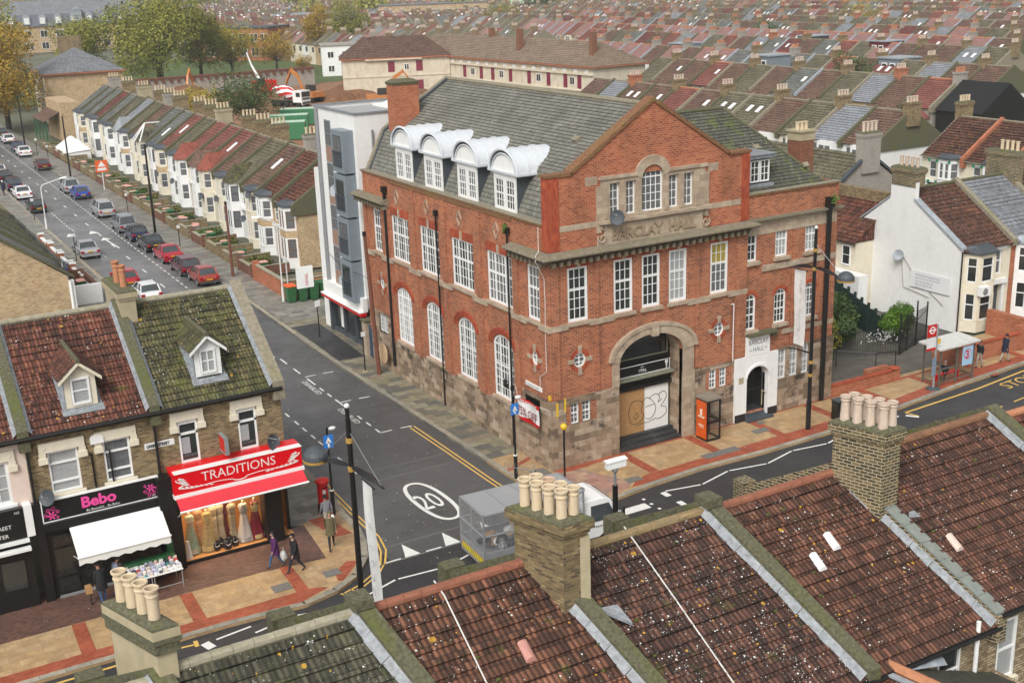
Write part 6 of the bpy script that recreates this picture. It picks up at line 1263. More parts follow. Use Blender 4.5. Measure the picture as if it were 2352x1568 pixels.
# ---- white rendered house east of the hall, and its neighbours along the main street
WX,WY=33.2,4.3
def mainhouse(label,x0,x1,roofm,wallm,gable=None,zr=8.6,win2=True):
    t=thing('house',label,'house',((x0+x1)/2,WY,0)); F=PL((x0,WY,0),(1,0,0),(0,-1,0)); w=x1-x0; wl=MB(); facade(wl,F,0,w,0,5.4,[(3.1,4.2,0,2.6),(3.2,4.1,3.3,4.9)],.3); wl.quad((x0,13.6,0),(x1,13.6,0),(x1,13.6,5.3),(x0,13.6,5.3)); wl.build('wall',wallm,t,recalc=False)
    wl=MB()
    for x in(x0,x1): wl.poly((x,WY,0),(x,13.6,0),(x,13.6,5.35),(x,9.1,zr+.1),(x,WY,5.45))
    if gable: wl.prism([(x0-.05,WY,0),(x0-.05,13.6,0),(x0-.05,13.6,5.4),(x0-.05,10.2,8.0),(x0-.05,10.2,9.2),(x0-.05,8.1,9.2),(x0-.05,8.1,8.05),(x0-.05,WY-.1,5.5)],(.3,0,0))
    wl.build('gable',gable or wallm,t)
    r=MB(); roofgeo(r,(x0+.2,WY-.3,5.25),(x1-.1,WY-.3,5.25),(x1-.1,9.1,zr),(x0+.2,9.1,zr),.36,.045); roofgeo(r,(x1-.1,13.8,5.25),(x0+.2,13.8,5.25),(x0+.2,9.1,zr),(x1-.1,9.1,zr),.36,.04); r.build('roof',roofm,t)
    g=MB(); ridge(g,(x0+.2,9.1,zr+.03),(x1,9.1,zr+.03),.12); g.build('ridge_tiles',M_moss,t); g=MB()
    if gable: g.prism([(x0-.12,WY-.2,5.45),(x0-.12,8.15,8.05),(x0-.12,8.15,8.2),(x0-.12,WY-.2,5.6)],(.5,0,0)); g.prism([(x0-.12,10.2,8.0),(x0-.12,13.8,5.4),(x0-.12,13.8,5.52),(x0-.12,10.2,8.14)],(.5,0,0))
    else: g.prism([(x0-.2,WY-.3,5.1),(x0-.2,WY-.3,5.55),(x0-.2,9.1,zr+.3),(x0-.2,13.7,5.5)],(.4,0,0))
    g.build('verge_coping',M_lead if gable else M_coping,t)
    b=MB(); pts=[(x0+.5,WY),(x0+.95,WY-.9),(x0+2.35,WY-.9),(x0+2.8,WY)]
    for a,c in((0,.8),(2.5,3.3),(4.85,5.15)): b.prism([(x,y,a) for x,y in pts],(0,0,c-a))
    g=MB(); f=MB()
    for (ax,ay),(bx,by) in zip(pts,pts[1:]):
        A,B_=Vector((ax,ay,0)),Vector((bx,by,0)); L=(B_-A).length; U=(B_-A)/L; N=Vector((U.y,-U.x,0))
        for a,c in((.8,2.5),(3.3,4.85)):
            for s in(0,L-.2): b.obox(A,U,N,(0,0,1),s,s+.2,-.15,.04,a,c)
            g.obox(A,U,N,(0,0,1),.15,L-.15,-.1,-.06,a,c); f.obox(A,U,N,(0,0,1),.2,L-.2,-.06,-.02,a+1.0,a+1.06); f.obox(A,U,N,(0,0,1),.2,L-.2,-.06,-.02,a,a+.07)
            for s in(.2,L-.26): f.obox(A,U,N,(0,0,1),s,s+.06,-.06,-.02,a,c)
    ba=b.build('bay',M_cream if gable else M_white,t); wf=f.build('window',M_white2,ba); g.build('pane',M_glass,wf)
    c=MB(); P2=[(x0+.35,WY),(x0+.85,WY-1.1),(x0+2.45,WY-1.1),(x0+2.95,WY)]; c.loft([[(x,y,5.15) for x,y in P2],[(x,y,5.25) for x,y in P2],[(x0+.7,WY,5.6),(x0+1.1,WY-.5,5.6),(x0+2.2,WY-.5,5.6),(x0+2.6,WY,5.6)]]); c.build('bay_cap',M_leadd if gable else M_lead,ba)
    win(t,F,3.2,4.1,3.3,4.9,d=-.15,cols=1,rows=1,meet=.55,fr=.07,glass=M_curt); d=MB(); F.box(d,3.1,4.2,0,2.6,-.3,-.22); d.build('door',M_leadd,t); d=MB(); F.box(d,2.9,3.1,0,2.7,0,.12); F.box(d,4.2,4.4,0,2.7,0,.12); F.box(d,2.8,4.5,2.7,3.0,0,.25); F.box(d,2.9,4.4,4.95,5.2,0,.1); d.build('trim',M_white,t)
    return t
wh=mainhouse('white rendered end house with a big blank gable and a dark brown roof',33.2,38.1,T_brown3,M_cream,gable=M_white)
gh=mainhouse('brick house with smooth grey slate roof next to the white end house',38.1,43.0,T_grey,M_orb); mainhouse('brick house with brown roof at the right edge beyond the grey slated one',43,48,T_brown3,M_orb)
stack(wh,33.1,34.0,8.15,10.15,8.9,10.1,mat=M_dkbrick,pots=[(33.5,8.4+.45*i) for i in range(4)],pm=M_buff2,ph=.7,corb=.1)
stack(gh,42.7,43.5,8.0,10.5,7.5,10.2,mat=M_dkbrick,pots=[(43.1,8.3+.42*i) for i in range(4)],pm=M_buff,ph=.7,corb=.1)
p=MB(); p.tube((33.3,4.15,0),(33.3,4.15,5.3),.05); p.build('downpipe',M_black,wh)
sgn=thing('wall_sign','white banner sign with faint grey lines of writing on the white gable','sign',(33.1,6,3)); m=MB(); m.box(33.06,33.1,4.75,8.0,2.35,3.5); m.build('sheet',plain('banner_white',(.77,.77,.78),.6,var=.02),sgn)
m=MB(); 
for s_,z,h in(('Removal and Storage Services',3.2,.16),('Open to Trade and General Public',3.0,.14),('Call now to book on',2.76,.17),('020 32 90 91 92',2.53,.2),('www.parcels online',2.38,.1)): text(m,s_,(33.05,7.6,z),(0,-1,0),(0,0,1),h,.002,sx=1.05)
m.build('lettering',plain('faint_ink',(.22,.22,.26),.6),sgn)
dish('grey satellite dish on the blank white gable wall',(32.75,8.9,4.35),(-.8,-.4,.35),.36,M_lead,wallpt=(33.1,8.95,4.3))
m=MB(); m.path([(33.08,8.9,4.2),(33.08,8.6,2.2),(33.08,6.4,1.9)],.02,5); m.path([(33.08,8.8,4.3),(33.08,7.6,3.0),(33.08,5.2,1.6)],.02,5); m.build('cable',M_grend,wh)
ac=thing('air_conditioner','white air conditioning unit under the upper bay of the white end house','air conditioner',(34.4,3.1,2.55)); m=MB(); m.box(34.0,34.85,3.0,3.38,2.5,3.1); m.build('casing',M_white2,ac); m=MB(); m.lathe([(.001,-.02),(.22,-.015),(.24,0)],(34.32,3.0,2.8),16,'Y'); m.build('fan_grille',M_steel,ac)
# rear brown roofed wing and grey gable behind
t=thing('house','low cream house with brown tiled roof between the hall and the white gable','house',(34,16,0)); w=MB(); w.box(31.5,37,11.5,22,0,4.95); w.build('wall',M_cream,t); r=MB(); roofgeo(r,(31.2,22,4.85),(31.2,11.3,4.85),(34.6,11.3,7.3),(34.6,22,7.3),.36,.045); r.poly((31.2,11.45,4.85),(34.6,11.45,7.25),(37,11.45,4.9)); r.build('roof',T_bebo,t)
F=PL((31.5,11.5,0),(0,1,0),(-1,0,0)); win(t,F,.4,1.2,3.2,4.6,d=.01,cols=1,rows=2,glass=M_glass); m=MB(); m.box(34.4,34.9,11.3,22.5,7.0,7.9); m.build('parapet',M_yel,t); m=MB(); m.box(30.6,31.45,10.2,14.2,0,2.9); m.build('outhouse',M_white,t)
t=thing('house','house with grey rendered gable, olive roof and a gable chimney behind the hall','house',(41,21,0)); w=MB()
for y in(20,33): w.poly((36.3,y,0),(46.5,y,0),(46.5,y,5.3),(41.2,y,8.8),(36.3,y,5.6))
w.quad((36.3,20,0),(36.3,33,0),(36.3,33,5.6),(36.3,20,5.6)); w.build('wall',M_grend,t,recalc=False); r=MB(); roofgeo(r,(36.0,33,5.4),(36.0,20,5.4),(41.2,20,8.85),(41.2,33,8.85),.36,.045); roofgeo(r,(46.8,20,5.1),(46.8,33,5.1),(41.2,33,8.85),(41.2,20,8.85),.36,.045); ro=r.build('roof',FAR[4],t)
m=MB(); m.prism([(35.9,19.85,5.35),(41.2,19.85,8.9),(46.9,19.85,5.1),(46.9,19.85,5.3),(41.2,19.85,9.15),(35.9,19.85,5.6)],(0,.3,0)); m.build('verge',M_leadd,t); stack(t,40.4,42.2,19.8,20.6,7.5,10.6,mat=M_grend,pots=[(40.7+.42*i,20.2) for i in range(4)],pm=M_buff2,ph=.8,pr=.14)
# big brick chimney standing by the hall's east end
c=MB(); c.box(18.65,19.65,3.55,4.55,0,13.8); ch=c.build('chimney',brick('chimney_brick',(.16,.045,.02),(.24,.075,.035),(.30,.10,.05),(.2,.12,.08)),hall); c=MB(); c.box(18.62,19.68,3.52,4.58,13.8,14.25); c.box(18.55,19.75,3.45,4.65,14.25,14.36); c.build('cap',M_tanr,ch)
for k in range(3): pot(ch,18.85+.3*k,4.05,14.36,.42,.13,M_terra if 0 else M_buff,0,'pot')
# ---- white modern block
mb_=thing('apartment_block','white five storey modern block with grey metal bays and timber panels behind the hall','building',(4,26,0)); B=(.4,10.5,22.9,29.6)
F=PL((.4,22.9,0),(0,1,0),(-1,0,0)); w=MB(); facade(w,F,0,6.7,2.9,15.2,[],.1); w.quad((.4,22.9,0),(10.5,22.9,0),(10.5,22.9,15.2),(.4,22.9,15.2)); w.quad((.4,29.6,0),(10.5,29.6,0),(10.5,29.6,15.2),(.4,29.6,15.2)); w.quad((10.5,22.9,0),(10.5,29.6,0),(10.5,29.6,15.2),(10.5,22.9,15.2)); w.box(.42,10.4,23,29.5,14.8,14.95)
w.build('wall',M_white,mb_,recalc=False)
m=MB(); m.box(.3,.5,22.8,29.7,15.2,15.3); m.box(.5,10.5,22.8,23.0,15.2,15.3); m.box(.5,10.5,29.5,29.7,15.2,15.3); m.build('parapet_coping',M_leadw,mb_)
m=MB(); m.box(.45,10.3,23.1,29.4,14.96,15.0); m.build('flat_roof',plain('roof_felt',(.35,.35,.35),.7,var=.1),mb_); m=MB(); m.ball((5.5,27.5,15.1),1.0,8,(1,1,.35)); m.ball((8.2,25.2,15.1),1.0,8,(1,1,.3)); m.box(4.2,6.8,26.3,28.7,15.0,15.15); m.box(7,9.4,24,26.4,15.0,15.14); m.build('rooflight',M_white,mb_)
for k in range(4):
    z0=3.35+2.75*k; m=MB(); F.box(m,.3,2.15,z0,z0+2.62,0,.75); bo=m.build('metal_bay',M_gclad,mb_); m=MB(); F.box(m,.6,1.85,z0+.35,z0+2.3,.73,.765); wn=m.build('window',M_leadd,bo); m=MB(); F.box(m,.68,1.2,z0+.42,z0+2.22,.75,.775); F.box(m,1.26,1.78,z0+.42,z0+2.22,.75,.775); m.build('pane',M_curt if k%2 else M_glass,wn); m=MB(); [F.box(m,.55+.1*i,.57+.1*i,z0+.35,z0+1.3,.82,.84) for i in range(14)]; F.box(m,.5,1.95,z0+1.28,z0+1.34,.8,.86); m.build('railing',M_leadd,bo)
    m=MB(); F.box(m,3.95,5.0,z0+.2,z0+1.25,-.03,.03); m.build('timber_panel',plain('cedar',(.30,.19,.14),.7,var=.2),mb_); m=MB(); F.box(m,3.95,5.0,z0+1.25,z0+2.9,-.03,.025); gg=m.build('window',M_gclad,mb_); m=MB(); F.box(m,4.02,4.93,z0+1.32,z0+2.0,.02,.035); F.box(m,4.02,4.93,z0+2.06,z0+2.83,.02,.035); m.build('pane',M_curt,gg)
m=MB(); m.tube((.25,28.9,2.9),(.25,28.9,15.1),.12); m.tube((1.5,22.8,2.9),(1.5,22.8,14.2),.07); m.build('downpipe',M_steel,mb_); m=MB(); m.box(.6,7.5,29.6,31.0,0,11.0); m.build('stair_wing',M_white,mb_)
m=MB(); F.box(m,.2,6.5,0,2.9,-.5,-.4); F.box(m,-.0,.25,0,2.9,-.5,0); F.box(m,6.4,6.7,0,2.9,-.5,0); F.box(m,2.3,2.5,0,2.8,-.4,-.1); F.box(m,4.3,4.5,0,2.8,-.4,-.1); F.box(m,.25,6.4,0,.3,-.4,-.15); sh=m.build('shop_front',M_leadd,mb_)
m=MB(); F.box(m,.3,2.3,.35,2.5,-.3,-.25); F.box(m,2.5,4.3,.35,2.5,-.3,-.25); F.box(m,4.5,6.3,.35,2.5,-.3,-.25); m.build('shop_window',M_glass,sh); m=MB(); F.box(m,.6,1.2,.5,2.2,-.22,-.2); F.box(m,4.7,5.2,.5,2.2,-.22,-.2); po=m.build('poster',M_white,sh); m=MB(); F.box(m,.7,1.1,1.4,2.0,-.2,-.19); F.box(m,.3,1.5,2.3,2.75,-.1,.25); F.box(m,4.6,5.6,2.3,2.75,-.1,.25); m.build('red_poster',M_redp,sh)
m=MB(); F.box(m,-.1,6.6,2.75,3.65,.0,.32); si=m.build('fascia_sign',M_white,mb_); m=MB(); text(m,'IZAK',(.4-.33,4.75,2.98),(0,-1,0),(0,0,1),.6,.0,sx=1.15,bold=.02); m.build('lettering',M_timber if 0 else M_black,si); m=MB(); F.box(m,-.1,6.6,2.5,2.72,.1,.55); m.build('red_trim',M_redp,si); m=MB(); F.box(m,-.1,6.6,2.72,2.78,.1,.6); m.build('white_trim',M_white,si)
ps=thing('projecting_sign','white projecting sign with red lettering by the green bins','sign',(-.4,31.4,3.3)); m=MB(); m.box(-1.15,.05,31.35,31.5,2.7,4.2); m.build('panel',M_white,ps); m=MB(); text(m,'XENEL',(-.35,31.34,2.85),(0,0,1),(-1,0,0),.3,.002); m.build('lettering',M_redp,ps); m=MB(); m.tube((.05,31.4,3.2),(.9,31.2,3.2),.025); m.tube((.05,31.4,3.6),(.9,31.2,3.6),.025); m.build('bracket',M_wood,ps)
dish('grey dish on the top right of the white modern block',(3.2,22.5,14.1),(-.4,-.8,.35),.4,M_lead,wallpt=(3.2,22.9,14.0)); dish('grey dish half way up the white modern block',(-.05,25.9,10.2),(-.8,-.4,.4),.4,M_lead,wallpt=(.4,25.9,10.1)); dish('grey dish low on the white modern block above the shop sign',(-.1,25.5,4.4),(-.8,-.4,.4),.35,M_lead,wallpt=(.4,25.5,4.3))
for k,(y,z) in enumerate(((60,2.4),(73.2,2.6),(84,2.7),(57.3,5.0),(68,3.1),(90.5,2.6))): dish(['satellite dish at ground bay level near the fourth side road house','satellite dish on a white bay in the middle of the side road row','satellite dish on the ninth side road house','satellite dish high on the third side road house','satellite dish between the fifth and sixth side road houses','satellite dish on the tenth side road house'][k],(4.3 if z<4 else 4.1,y,z),(-.8,-.5,.35),.32,M_leadd,wallpt=(5,y,z-.1))
# =============== terraces beyond: one prototype per roof and kind, then copies
FW=4.75
def fhouse(ri,kind):
    """local frame: x 0 front eaves .. 9.2 back, y 0..FW"""
    t=thing('terraced_house','x','house',(0,0,0)); ze,zr,dp=5.2,8.2,9.2; xr=dp/2
    wm=[M_white,M_cream,M_yel2][ri%3] if kind=='front' else [M_yel,M_grend,M_white,M_yel2][ri%4]
    w=MB(); w.poly((0,0,-.1),(dp,0,-.1),(dp,0,ze),(xr,0,zr),(0,0,ze)); w.poly((0,FW,-.1),(dp,FW,-.1),(dp,FW,ze),(xr,FW,zr),(0,FW,ze)); w.quad((0,0,-.1),(0,FW,-.1),(0,FW,ze),(0,0,ze)); w.quad((dp,0,-.1),(dp,FW,-.1),(dp,FW,ze),(dp,0,ze))
    if kind=='front': w.box(-.8,0,.6,2.8,-.1,ze-.1)
    else: w.box(-4.5,0,.3,2.5,-.1,3.9 if ri%2 else 4.6)
    w.build('wall',wm,t,world=False)
    r=MB(); rr=lambda *a:roofgeo(r,*a,.38,.04)
    rr((-.25,FW-.1,ze-.15),(-.25,.1,ze-.15),(xr,.1,zr),(xr,FW-.1,zr)); r.quad((dp+.25,.1,ze-.15),(dp+.25,FW-.1,ze-.15),(xr,FW-.1,zr),(xr,.1,zr))
    if kind!='front':
        h=3.9 if ri%2 else 4.6; r.poly((-4.7,.1,h),(-4.7,1.4,h+.85),(0,1.4,h+.85),(0,.1,h)); r.poly((-4.7,2.7,h),(-4.7,1.4,h+.85),(0,1.4,h+.85),(0,2.7,h)); r.poly((-4.7,.1,h),(-4.7,1.4,h+.85),(-4.7,2.7,h))
    ro=r.build('roof',FAR[ri],t,world=False); g=MB(); g.tube((xr,0,zr+.03),(xr,FW,zr+.03),.12,n=6); g.build('ridge_tiles',M_terra if ri in(1,5) else M_coping,ro,world=False)
    m=MB(); m.prism([(-.5,-.15,ze-.6),(-.5,-.15,ze+.15),(xr,-.15,zr+.3),(dp+.2,-.15,ze+.2),(dp+.2,-.15,ze-.6)],(0,.3,0)); m.build('party_parapet',[M_moss,M_coping,M_lead][ri%3],t,world=False)
    f=MB(); p=MB()
    if kind=='front':
        for z0 in(.8,3.3): p.box(-.83,-.8,.85,2.55,z0,z0+1.4); p.box(-.03,0,3.2,4.1,z0,z0+1.4); [f.box(-.87,-.83,a,a+.07,z0,z0+1.4) for a in(.8,1.65,2.5)]; f.box(-.87,-.83,.8,2.57,z0+.85,z0+.92); [f.box(-.05,-.03,a,a+.06,z0,z0+1.4) for a in(3.17,4.07)]
    else:
        p.box(-.03,0,3.2,4.1,3.2,4.5); p.box(-4.53,-4.5,.9,1.8,2.4,3.6); [f.box(-.06,-.03,a,a+.07,3.15,4.55) for a in(3.15,3.62,4.08)]; [f.box(-4.56,-4.53,a,a+.07,2.35,3.65) for a in(.85,1.32,1.8)]
    wf=f.build('window',M_white2,t,world=False); p.build('pane',M_curt,wf,world=False)
    return t
def fchim(ri):
    c=MB(); xr=4.6; c.box(xr-.8,xr+.9,-.42,.42,6.8,9.0); c.box(xr-.88,xr+.98,-.5,.5,9.0,9.22); o=c.build('chimney',[M_yel,M_grend,M_yel,M_hall][ri%4],None,world=False)
    p=MB(); [p.lathe([(.15,9.22),(.13,9.6),(.16,9.72),(.16,9.78),(.12,9.8)],(xr-.62+.42*i,0,0),8) for i in range(4)]; q=p.build('chimney_pots',[M_buff2,M_terra,M_terra,M_buff2][ri%4],o,world=False); return o
def fsky(n=1):
    m=MB(); 
    for k in range(n):
        sl=lambda tt:(-.25+4.85*tt,5.05+3.15*tt); y=1.2+k*1.6; m.prism([(sl(.5)[0],y,sl(.5)[1]+.08),(sl(.5)[0],y+.6,sl(.5)[1]+.08),(sl(.68)[0],y+.6,sl(.68)[1]+.08),(sl(.68)[0],y,sl(.68)[1]+.08)],(0,0,.05))
    return m.build('skylight',M_white2,None,world=False)
PROTO={}
HRX=[(67.8,40,97,'front'),(96,58,118,'rear'),(114.6,60,172,'front'),(141.7,86,205,'rear'),(160,100,260,'front'),(184,110,330,'rear'),(209,120,420,'front'),(238,140,480,'rear'),(263,150,560,'front'),(290,160,640,'rear')]
spots=[]
for k,(xr,ya,yb,kd) in enumerate(HRX):
    y=ya
    while y<yb:
        if vis(xr,y,7,40): spots.append((math.hypot(xr+28,y+46),xr,y,kd,k))
        y+=FW
spots.sort(); near=spots[:285]; far_=spots[285:]
weights=[0,0,0,1,2,2,3,4,4,5,6,0,0,4,1]
rn=random.Random(21); nm_=['first','second','third','fourth','fifth','sixth','seventh','eighth','ninth','tenth']
pink=[(x,y) for x,y in ()]
def choose(xr,y,k):
    if k==4 and y>100: return 5 if rn.random()<.8 else 1
    if k==2 and y>118: return rn.choice([5,5,0,5])
    return rn.choice(weights)
for d,xr,y,kd,k in near:
    ri=choose(xr,y,k); key=(ri,kd); x0=xr-4.6
    lab=f'{FARN[ri]} terraced house in the {nm_[k]} street row behind the hall'
    gp=f'terraced houses of the {nm_[k]} row behind the hall'
    if key not in PROTO: PROTO[key]=fhouse(ri,kd); o=PROTO[key]; o.location=(x0,y,0); tag(o,lab,'house',gp)
    else: o=dup(PROTO[key],(x0,y,0),None,lab,gp,skip=('chimney','skylight'))
    n=round((y-HRX[k][1])/FW)
    if n%2==0:
        if ('c',ri) not in PROTO: PROTO[('c',ri)]=fchim(ri); c=PROTO[('c',ri)]; c.parent=o
        else:
            c0_=PROTO[('c',ri)]; c=c0_.copy(); COL.objects.link(c); c.parent=o
            for h in c0_.children: q=h.copy(); COL.objects.link(q); q.parent=c
    r_=rn.random()
    if r_<.28:
        kk=1 if r_<.18 else 2; rf_=[h for h in o.children if h.name.startswith('roof')][0]
        if ('s',kk) not in PROTO: PROTO[('s',kk)]=fsky(kk); PROTO[('s',kk)].parent=rf_
        else: q=PROTO[('s',kk)].copy(); COL.objects.link(q); q.parent=rf_
# the mass of rooftops beyond
mats=FAR+[M_yel2,M_cream,M_white,M_coping,M_lead,M_buff2,M_yel,M_grend,M_glass]; iW,iB=7,13
bm_=MB()
def simple(x0,y0,w,ri,wi,ch,M=None):
    bm_.M=M; ze,zr,dp=5.2,8.2,9.2; y1=y0+w; xr=x0+dp/2
    bm_.cur=wi; bm_.quad((x0,y0,0),(x0,y1,0),(x0,y1,ze),(x0,y0,ze)); bm_.poly((x0,y0,0),(x0+dp,y0,0),(x0+dp,y0,ze),(xr,y0,zr),(x0,y0,ze))
    bm_.cur=ri; bm_.quad((x0-.2,y0,ze-.1),(x0-.2,y1,ze-.1),(xr,y1,zr),(xr,y0,zr)); bm_.quad((x0+dp+.2,y0,ze-.1),(x0+dp+.2,y1,ze-.1),(xr,y1,zr),(xr,y0,zr))
    bm_.cur=10; bm_.prism([(x0-.4,y0-.15,ze-.4),(x0-.4,y0-.15,ze+.2),(xr,y0-.15,zr+.35),(x0+dp,y0-.15,ze+.2)],(0,.3,0))
    bm_.cur=15; bm_.box(x0-.05,x0+.02,y0+.8,y0+2.2,3.2,4.5)
    if rn.random()<.25: bm_.cur=9; bm_.prism([(xr-1.6,y0+1.5,zr-1.0),(xr-1.6,y0+2.3,zr-1.0),(xr-.8,y0+2.3,zr-.45),(xr-.8,y0+1.5,zr-.45)],(0,0,.08))
    if ch: bm_.cur=13+(ri%2); bm_.box(xr-.8,xr+.9,y0-.42,y0+.42,6.8,9.1); bm_.cur=12; [bm_.box(xr-.7+.4*i,xr-.45+.4*i,y0-.12,y0+.13,9.1,9.75) for i in range(4)]
for d,xr,y,kd,k in far_: simple(xr-4.6,y,FW,choose(xr,y,k),rn.choice([7,8,9]),round(y/FW)%2==0)
x=315.
while x<760:
    y=120.
    while y<1100:
        if vis(x,y,7,30) and rn.random()<.97: simple(x-4.6,y,FW,rn.choice(weights),rn.choice([7,8,9]),round(y/FW)%2==0)
        y+=FW
    x+=rn.choice([18,27])
# rows running the other way in the left distance
def cross(y,xa,xb,rz=0,ox=0):
    x=xa
    while x<xb:
        if vis(x,y,6,30):
            M=Matrix.Translation((x,y,0))@Matrix.Rotation(math.radians(90+rz),4,'Z'); simple(0,0,FW,rn.choice(weights),rn.choice([7,8,9]),rn.random()<.5,M)
        x+=FW
for y,a,b in((330,100,205),(352,100,205),(385,95,205),(410,90,255),(440,90,230),(470,-20,250),(500,-20,230),(530,-30,280),(565,-30,300),(600,-30,300),(640,-30,300),(690,-40,310),(740,-40,310),(800,-40,310),(870,-40,310),(950,-60,310),(1040,-60,320),(1150,-60,330),(1300,-80,350),(1450,-80,350)): cross(y,a,b)
for x,ya,yb in((115,205,320),(132,215,320),(97,225,320),(168,265,330),(186,335,400),(209,425,460),(232,485,520)):
    y=ya
    while y<yb:
        if vis(x,y,6,30): simple(x-4.6,y,FW,rn.choice(weights),rn.choice([7,8,9]),round(y/FW)%2==0)
        y+=FW
o=bm_.build('distant_rooftops',mats,recalc=True); tag(o,'mass of small terraced rooftops filling the hazy distance','rooftops'); o['kind']='stuff'
# ---------------- the building site and the blocks round it
g=MB(); g.quad((14,108,-.02),(78,125,-.02),(84,215,-.02),(30,212,-.02)); struct('site_ground',g,plain('bare_earth',(.24,.12,.06),.95,var=.35,scale=.6,dirt=((.33,.22,.14),.6)))
g=MB(); g.quad((-5,215,-.05),(140,215,-.05),(150,330,-.05),(0,330,-.05)); struct('park_grass',g,plain('grass',(.07,.105,.025),.95,var=.3,scale=.5))
def hipblock(name,label,x0,x1,y0,y1,ze,zr,wallm,roofm,rz=0,c=None,cat='building',inset=None):
    c=c or((x0+x1)/2,(y0+y1)/2); t=thing(name,label,cat,(c[0],c[1],0),math.radians(rz)); a,b=(x1-x0)/2,(y1-y0)/2
    w=MB(); w.box(-a,a,-b,b,0,ze); w.build('wall',wallm,t,world=False); r=MB(); k=min(a,b)*(inset or 1); o_=.5
    if a>b: R=[(-a+k,0,zr),(a-k,0,zr)]
    else: R=[(0,-b+k,zr),(0,b-k,zr)]
    E_=[(-a-o_,-b-o_,ze),(a+o_,-b-o_,ze),(a+o_,b+o_,ze),(-a-o_,b+o_,ze)]
    rows=8
    def sl(e0,e1,r1,r0): roofgeo(r,e0,e1,r1,r0,.5,.03)
    if a>b: sl(E_[0],E_[1],R[1],R[0]); sl(E_[1],E_[2],R[1],R[1]); sl(E_[2],E_[3],R[0],R[1]); sl(E_[3],E_[0],R[0],R[0])
    else: sl(E_[0],E_[1],R[0],R[0]); sl(E_[1],E_[2],R[1],R[0]); sl(E_[2],E_[3],R[1],R[1]); sl(E_[3],E_[0],R[0],R[1])
    r.build('roof',roofm,t,world=False); g=MB(); g.box(-a-.55,a+.55,-b-.55,b+.55,ze-.25,ze-.02); g.build('eaves',M_orb,t,world=False)
    return t,a,b
def facewin(t,a,b,face,zs,us,w,h,mat,name='window',pane=None,d=.05):
    for z in zs:
        for u in us:
            m=MB()
            if face=='W': pl=PL((-a,0,0),(0,1,0),(-1,0,0))
            elif face=='S': pl=PL((0,-b,0),(1,0,0),(0,-1,0))
            pl.box(m,u-w/2,u+w/2,z,z+h,0,d); q=m.build(name,mat,t,world=False)
            if pane: m=MB(); pl.box(m,u-w/2+.12,u-.06,z+.12,z+h-.12,d,d+.02); pl.box(m,u+.06,u+w/2-.12,z+.12,z+h-.12,d,d+.02); m.build('pane',pane,q,world=False)
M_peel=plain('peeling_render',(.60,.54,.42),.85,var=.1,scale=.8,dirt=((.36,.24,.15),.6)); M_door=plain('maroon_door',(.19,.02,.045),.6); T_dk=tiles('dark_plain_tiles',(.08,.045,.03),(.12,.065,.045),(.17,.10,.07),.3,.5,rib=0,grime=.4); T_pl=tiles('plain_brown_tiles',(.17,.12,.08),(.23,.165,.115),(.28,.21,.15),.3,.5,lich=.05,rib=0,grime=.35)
t,a,b=hipblock('brick_block','hip roofed brick block with peeling pale wall beside the building site',0,21,0,9,7.4,11.2,M_peel,T_dk,-22,(74.5,178))
facewin(t,a,b,'S',(.9,4.6),(-1,4.5),1.3,2.0,M_door); facewin(t,a,b,'S',(4.9,),(2,),1.0,1.2,M_white,pane=M_glass); m=MB(); PLs=PL((0,-b,0),(1,0,0),(0,-1,0)); PLs.box(m,-a,a,3.7,3.95,0,.12); PLs.box(m,-6,5,6.9,7.15,0,.6); m.build('floor_band',M_peel,t,world=False); m=MB(); m.box(-a-.06,-a,-b,b,0,7.4); m.build('brick_end',M_pavdk if 0 else plain('purple_brick',(.20,.08,.06),.9,var=.2),t,world=False)
t,a,b=hipblock('long_block','long low block with a mottled brown hipped roof, pale wall and maroon doors',0,11,0,66,7.2,10.8,M_peel,T_pl,3.5,(89,157))
P_=PL((-a,0,0),(0,1,0),(-1,0,0))
facewin(t,a,b,'W',(3.4,),[-29,-25,-20,-14,-8,-2,2,8,14,20,24],1.1,2.3,M_door); facewin(t,a,b,'W',(3.9,),[-27,-17,-5,5,17],1.4,1.4,M_white,pane=M_glass); facewin(t,a,b,'W',(6.0,),[-31+3.1*i for i in range(21)],1.0,.6,M_white,name='high_window'); facewin(t,a,b,'W',(.6,),[-28,-16,-3,6,18],1.2,1.6,M_white,pane=M_glass)
m=MB(); P_.box(m,-33,33,3.0,3.2,0,.5); P_.box(m,-33,33,5.7,5.9,0,.3); m.build('floor_band',M_peel,t,world=False)
for y in(-26,-2): stack(t,-1.2 if 0 else -3.0,-1.9,y-.5,y+.5,8,13.2,mat=M_orb) if 0 else None
m=MB(); m.box(-3.4,-2.4,-8,-7,7.5,12.6); m.box(-3.4,-2.4,-30,-29,6.5,12.6); m.box(-.4,.5,6,7,10,12.3); m.build('chimney',plain('brown_brick',(.20,.09,.05),.9,var=.2),t,world=False)
t=thing('school_block','flat roofed red brick school block with white grid windows beyond the trees','building',(82,305,0),math.radians(-51)); m=MB(); m.box(-15,12,0,12,0,9); m.build('wall',M_orb,t,world=False); m=MB(); m.box(-15.3,12.3,-.4,12.3,9,9.4); m.build('roof',M_leadd,t,world=False); b=0; a=15
facewin(t,15,0,'S',(5.2,1.2),[-12,-8.2,-4.4,-.6,3.2,7,10.3],2.6,2.4,M_white,pane=M_glass)
t=thing('school','long slate mansard school with round headed dormers on the skyline','school',(60,412,0),math.radians(-5)); m=MB(); m.box(-26,24,0,14,0,9); m.build('wall',M_yel2,t,world=False)
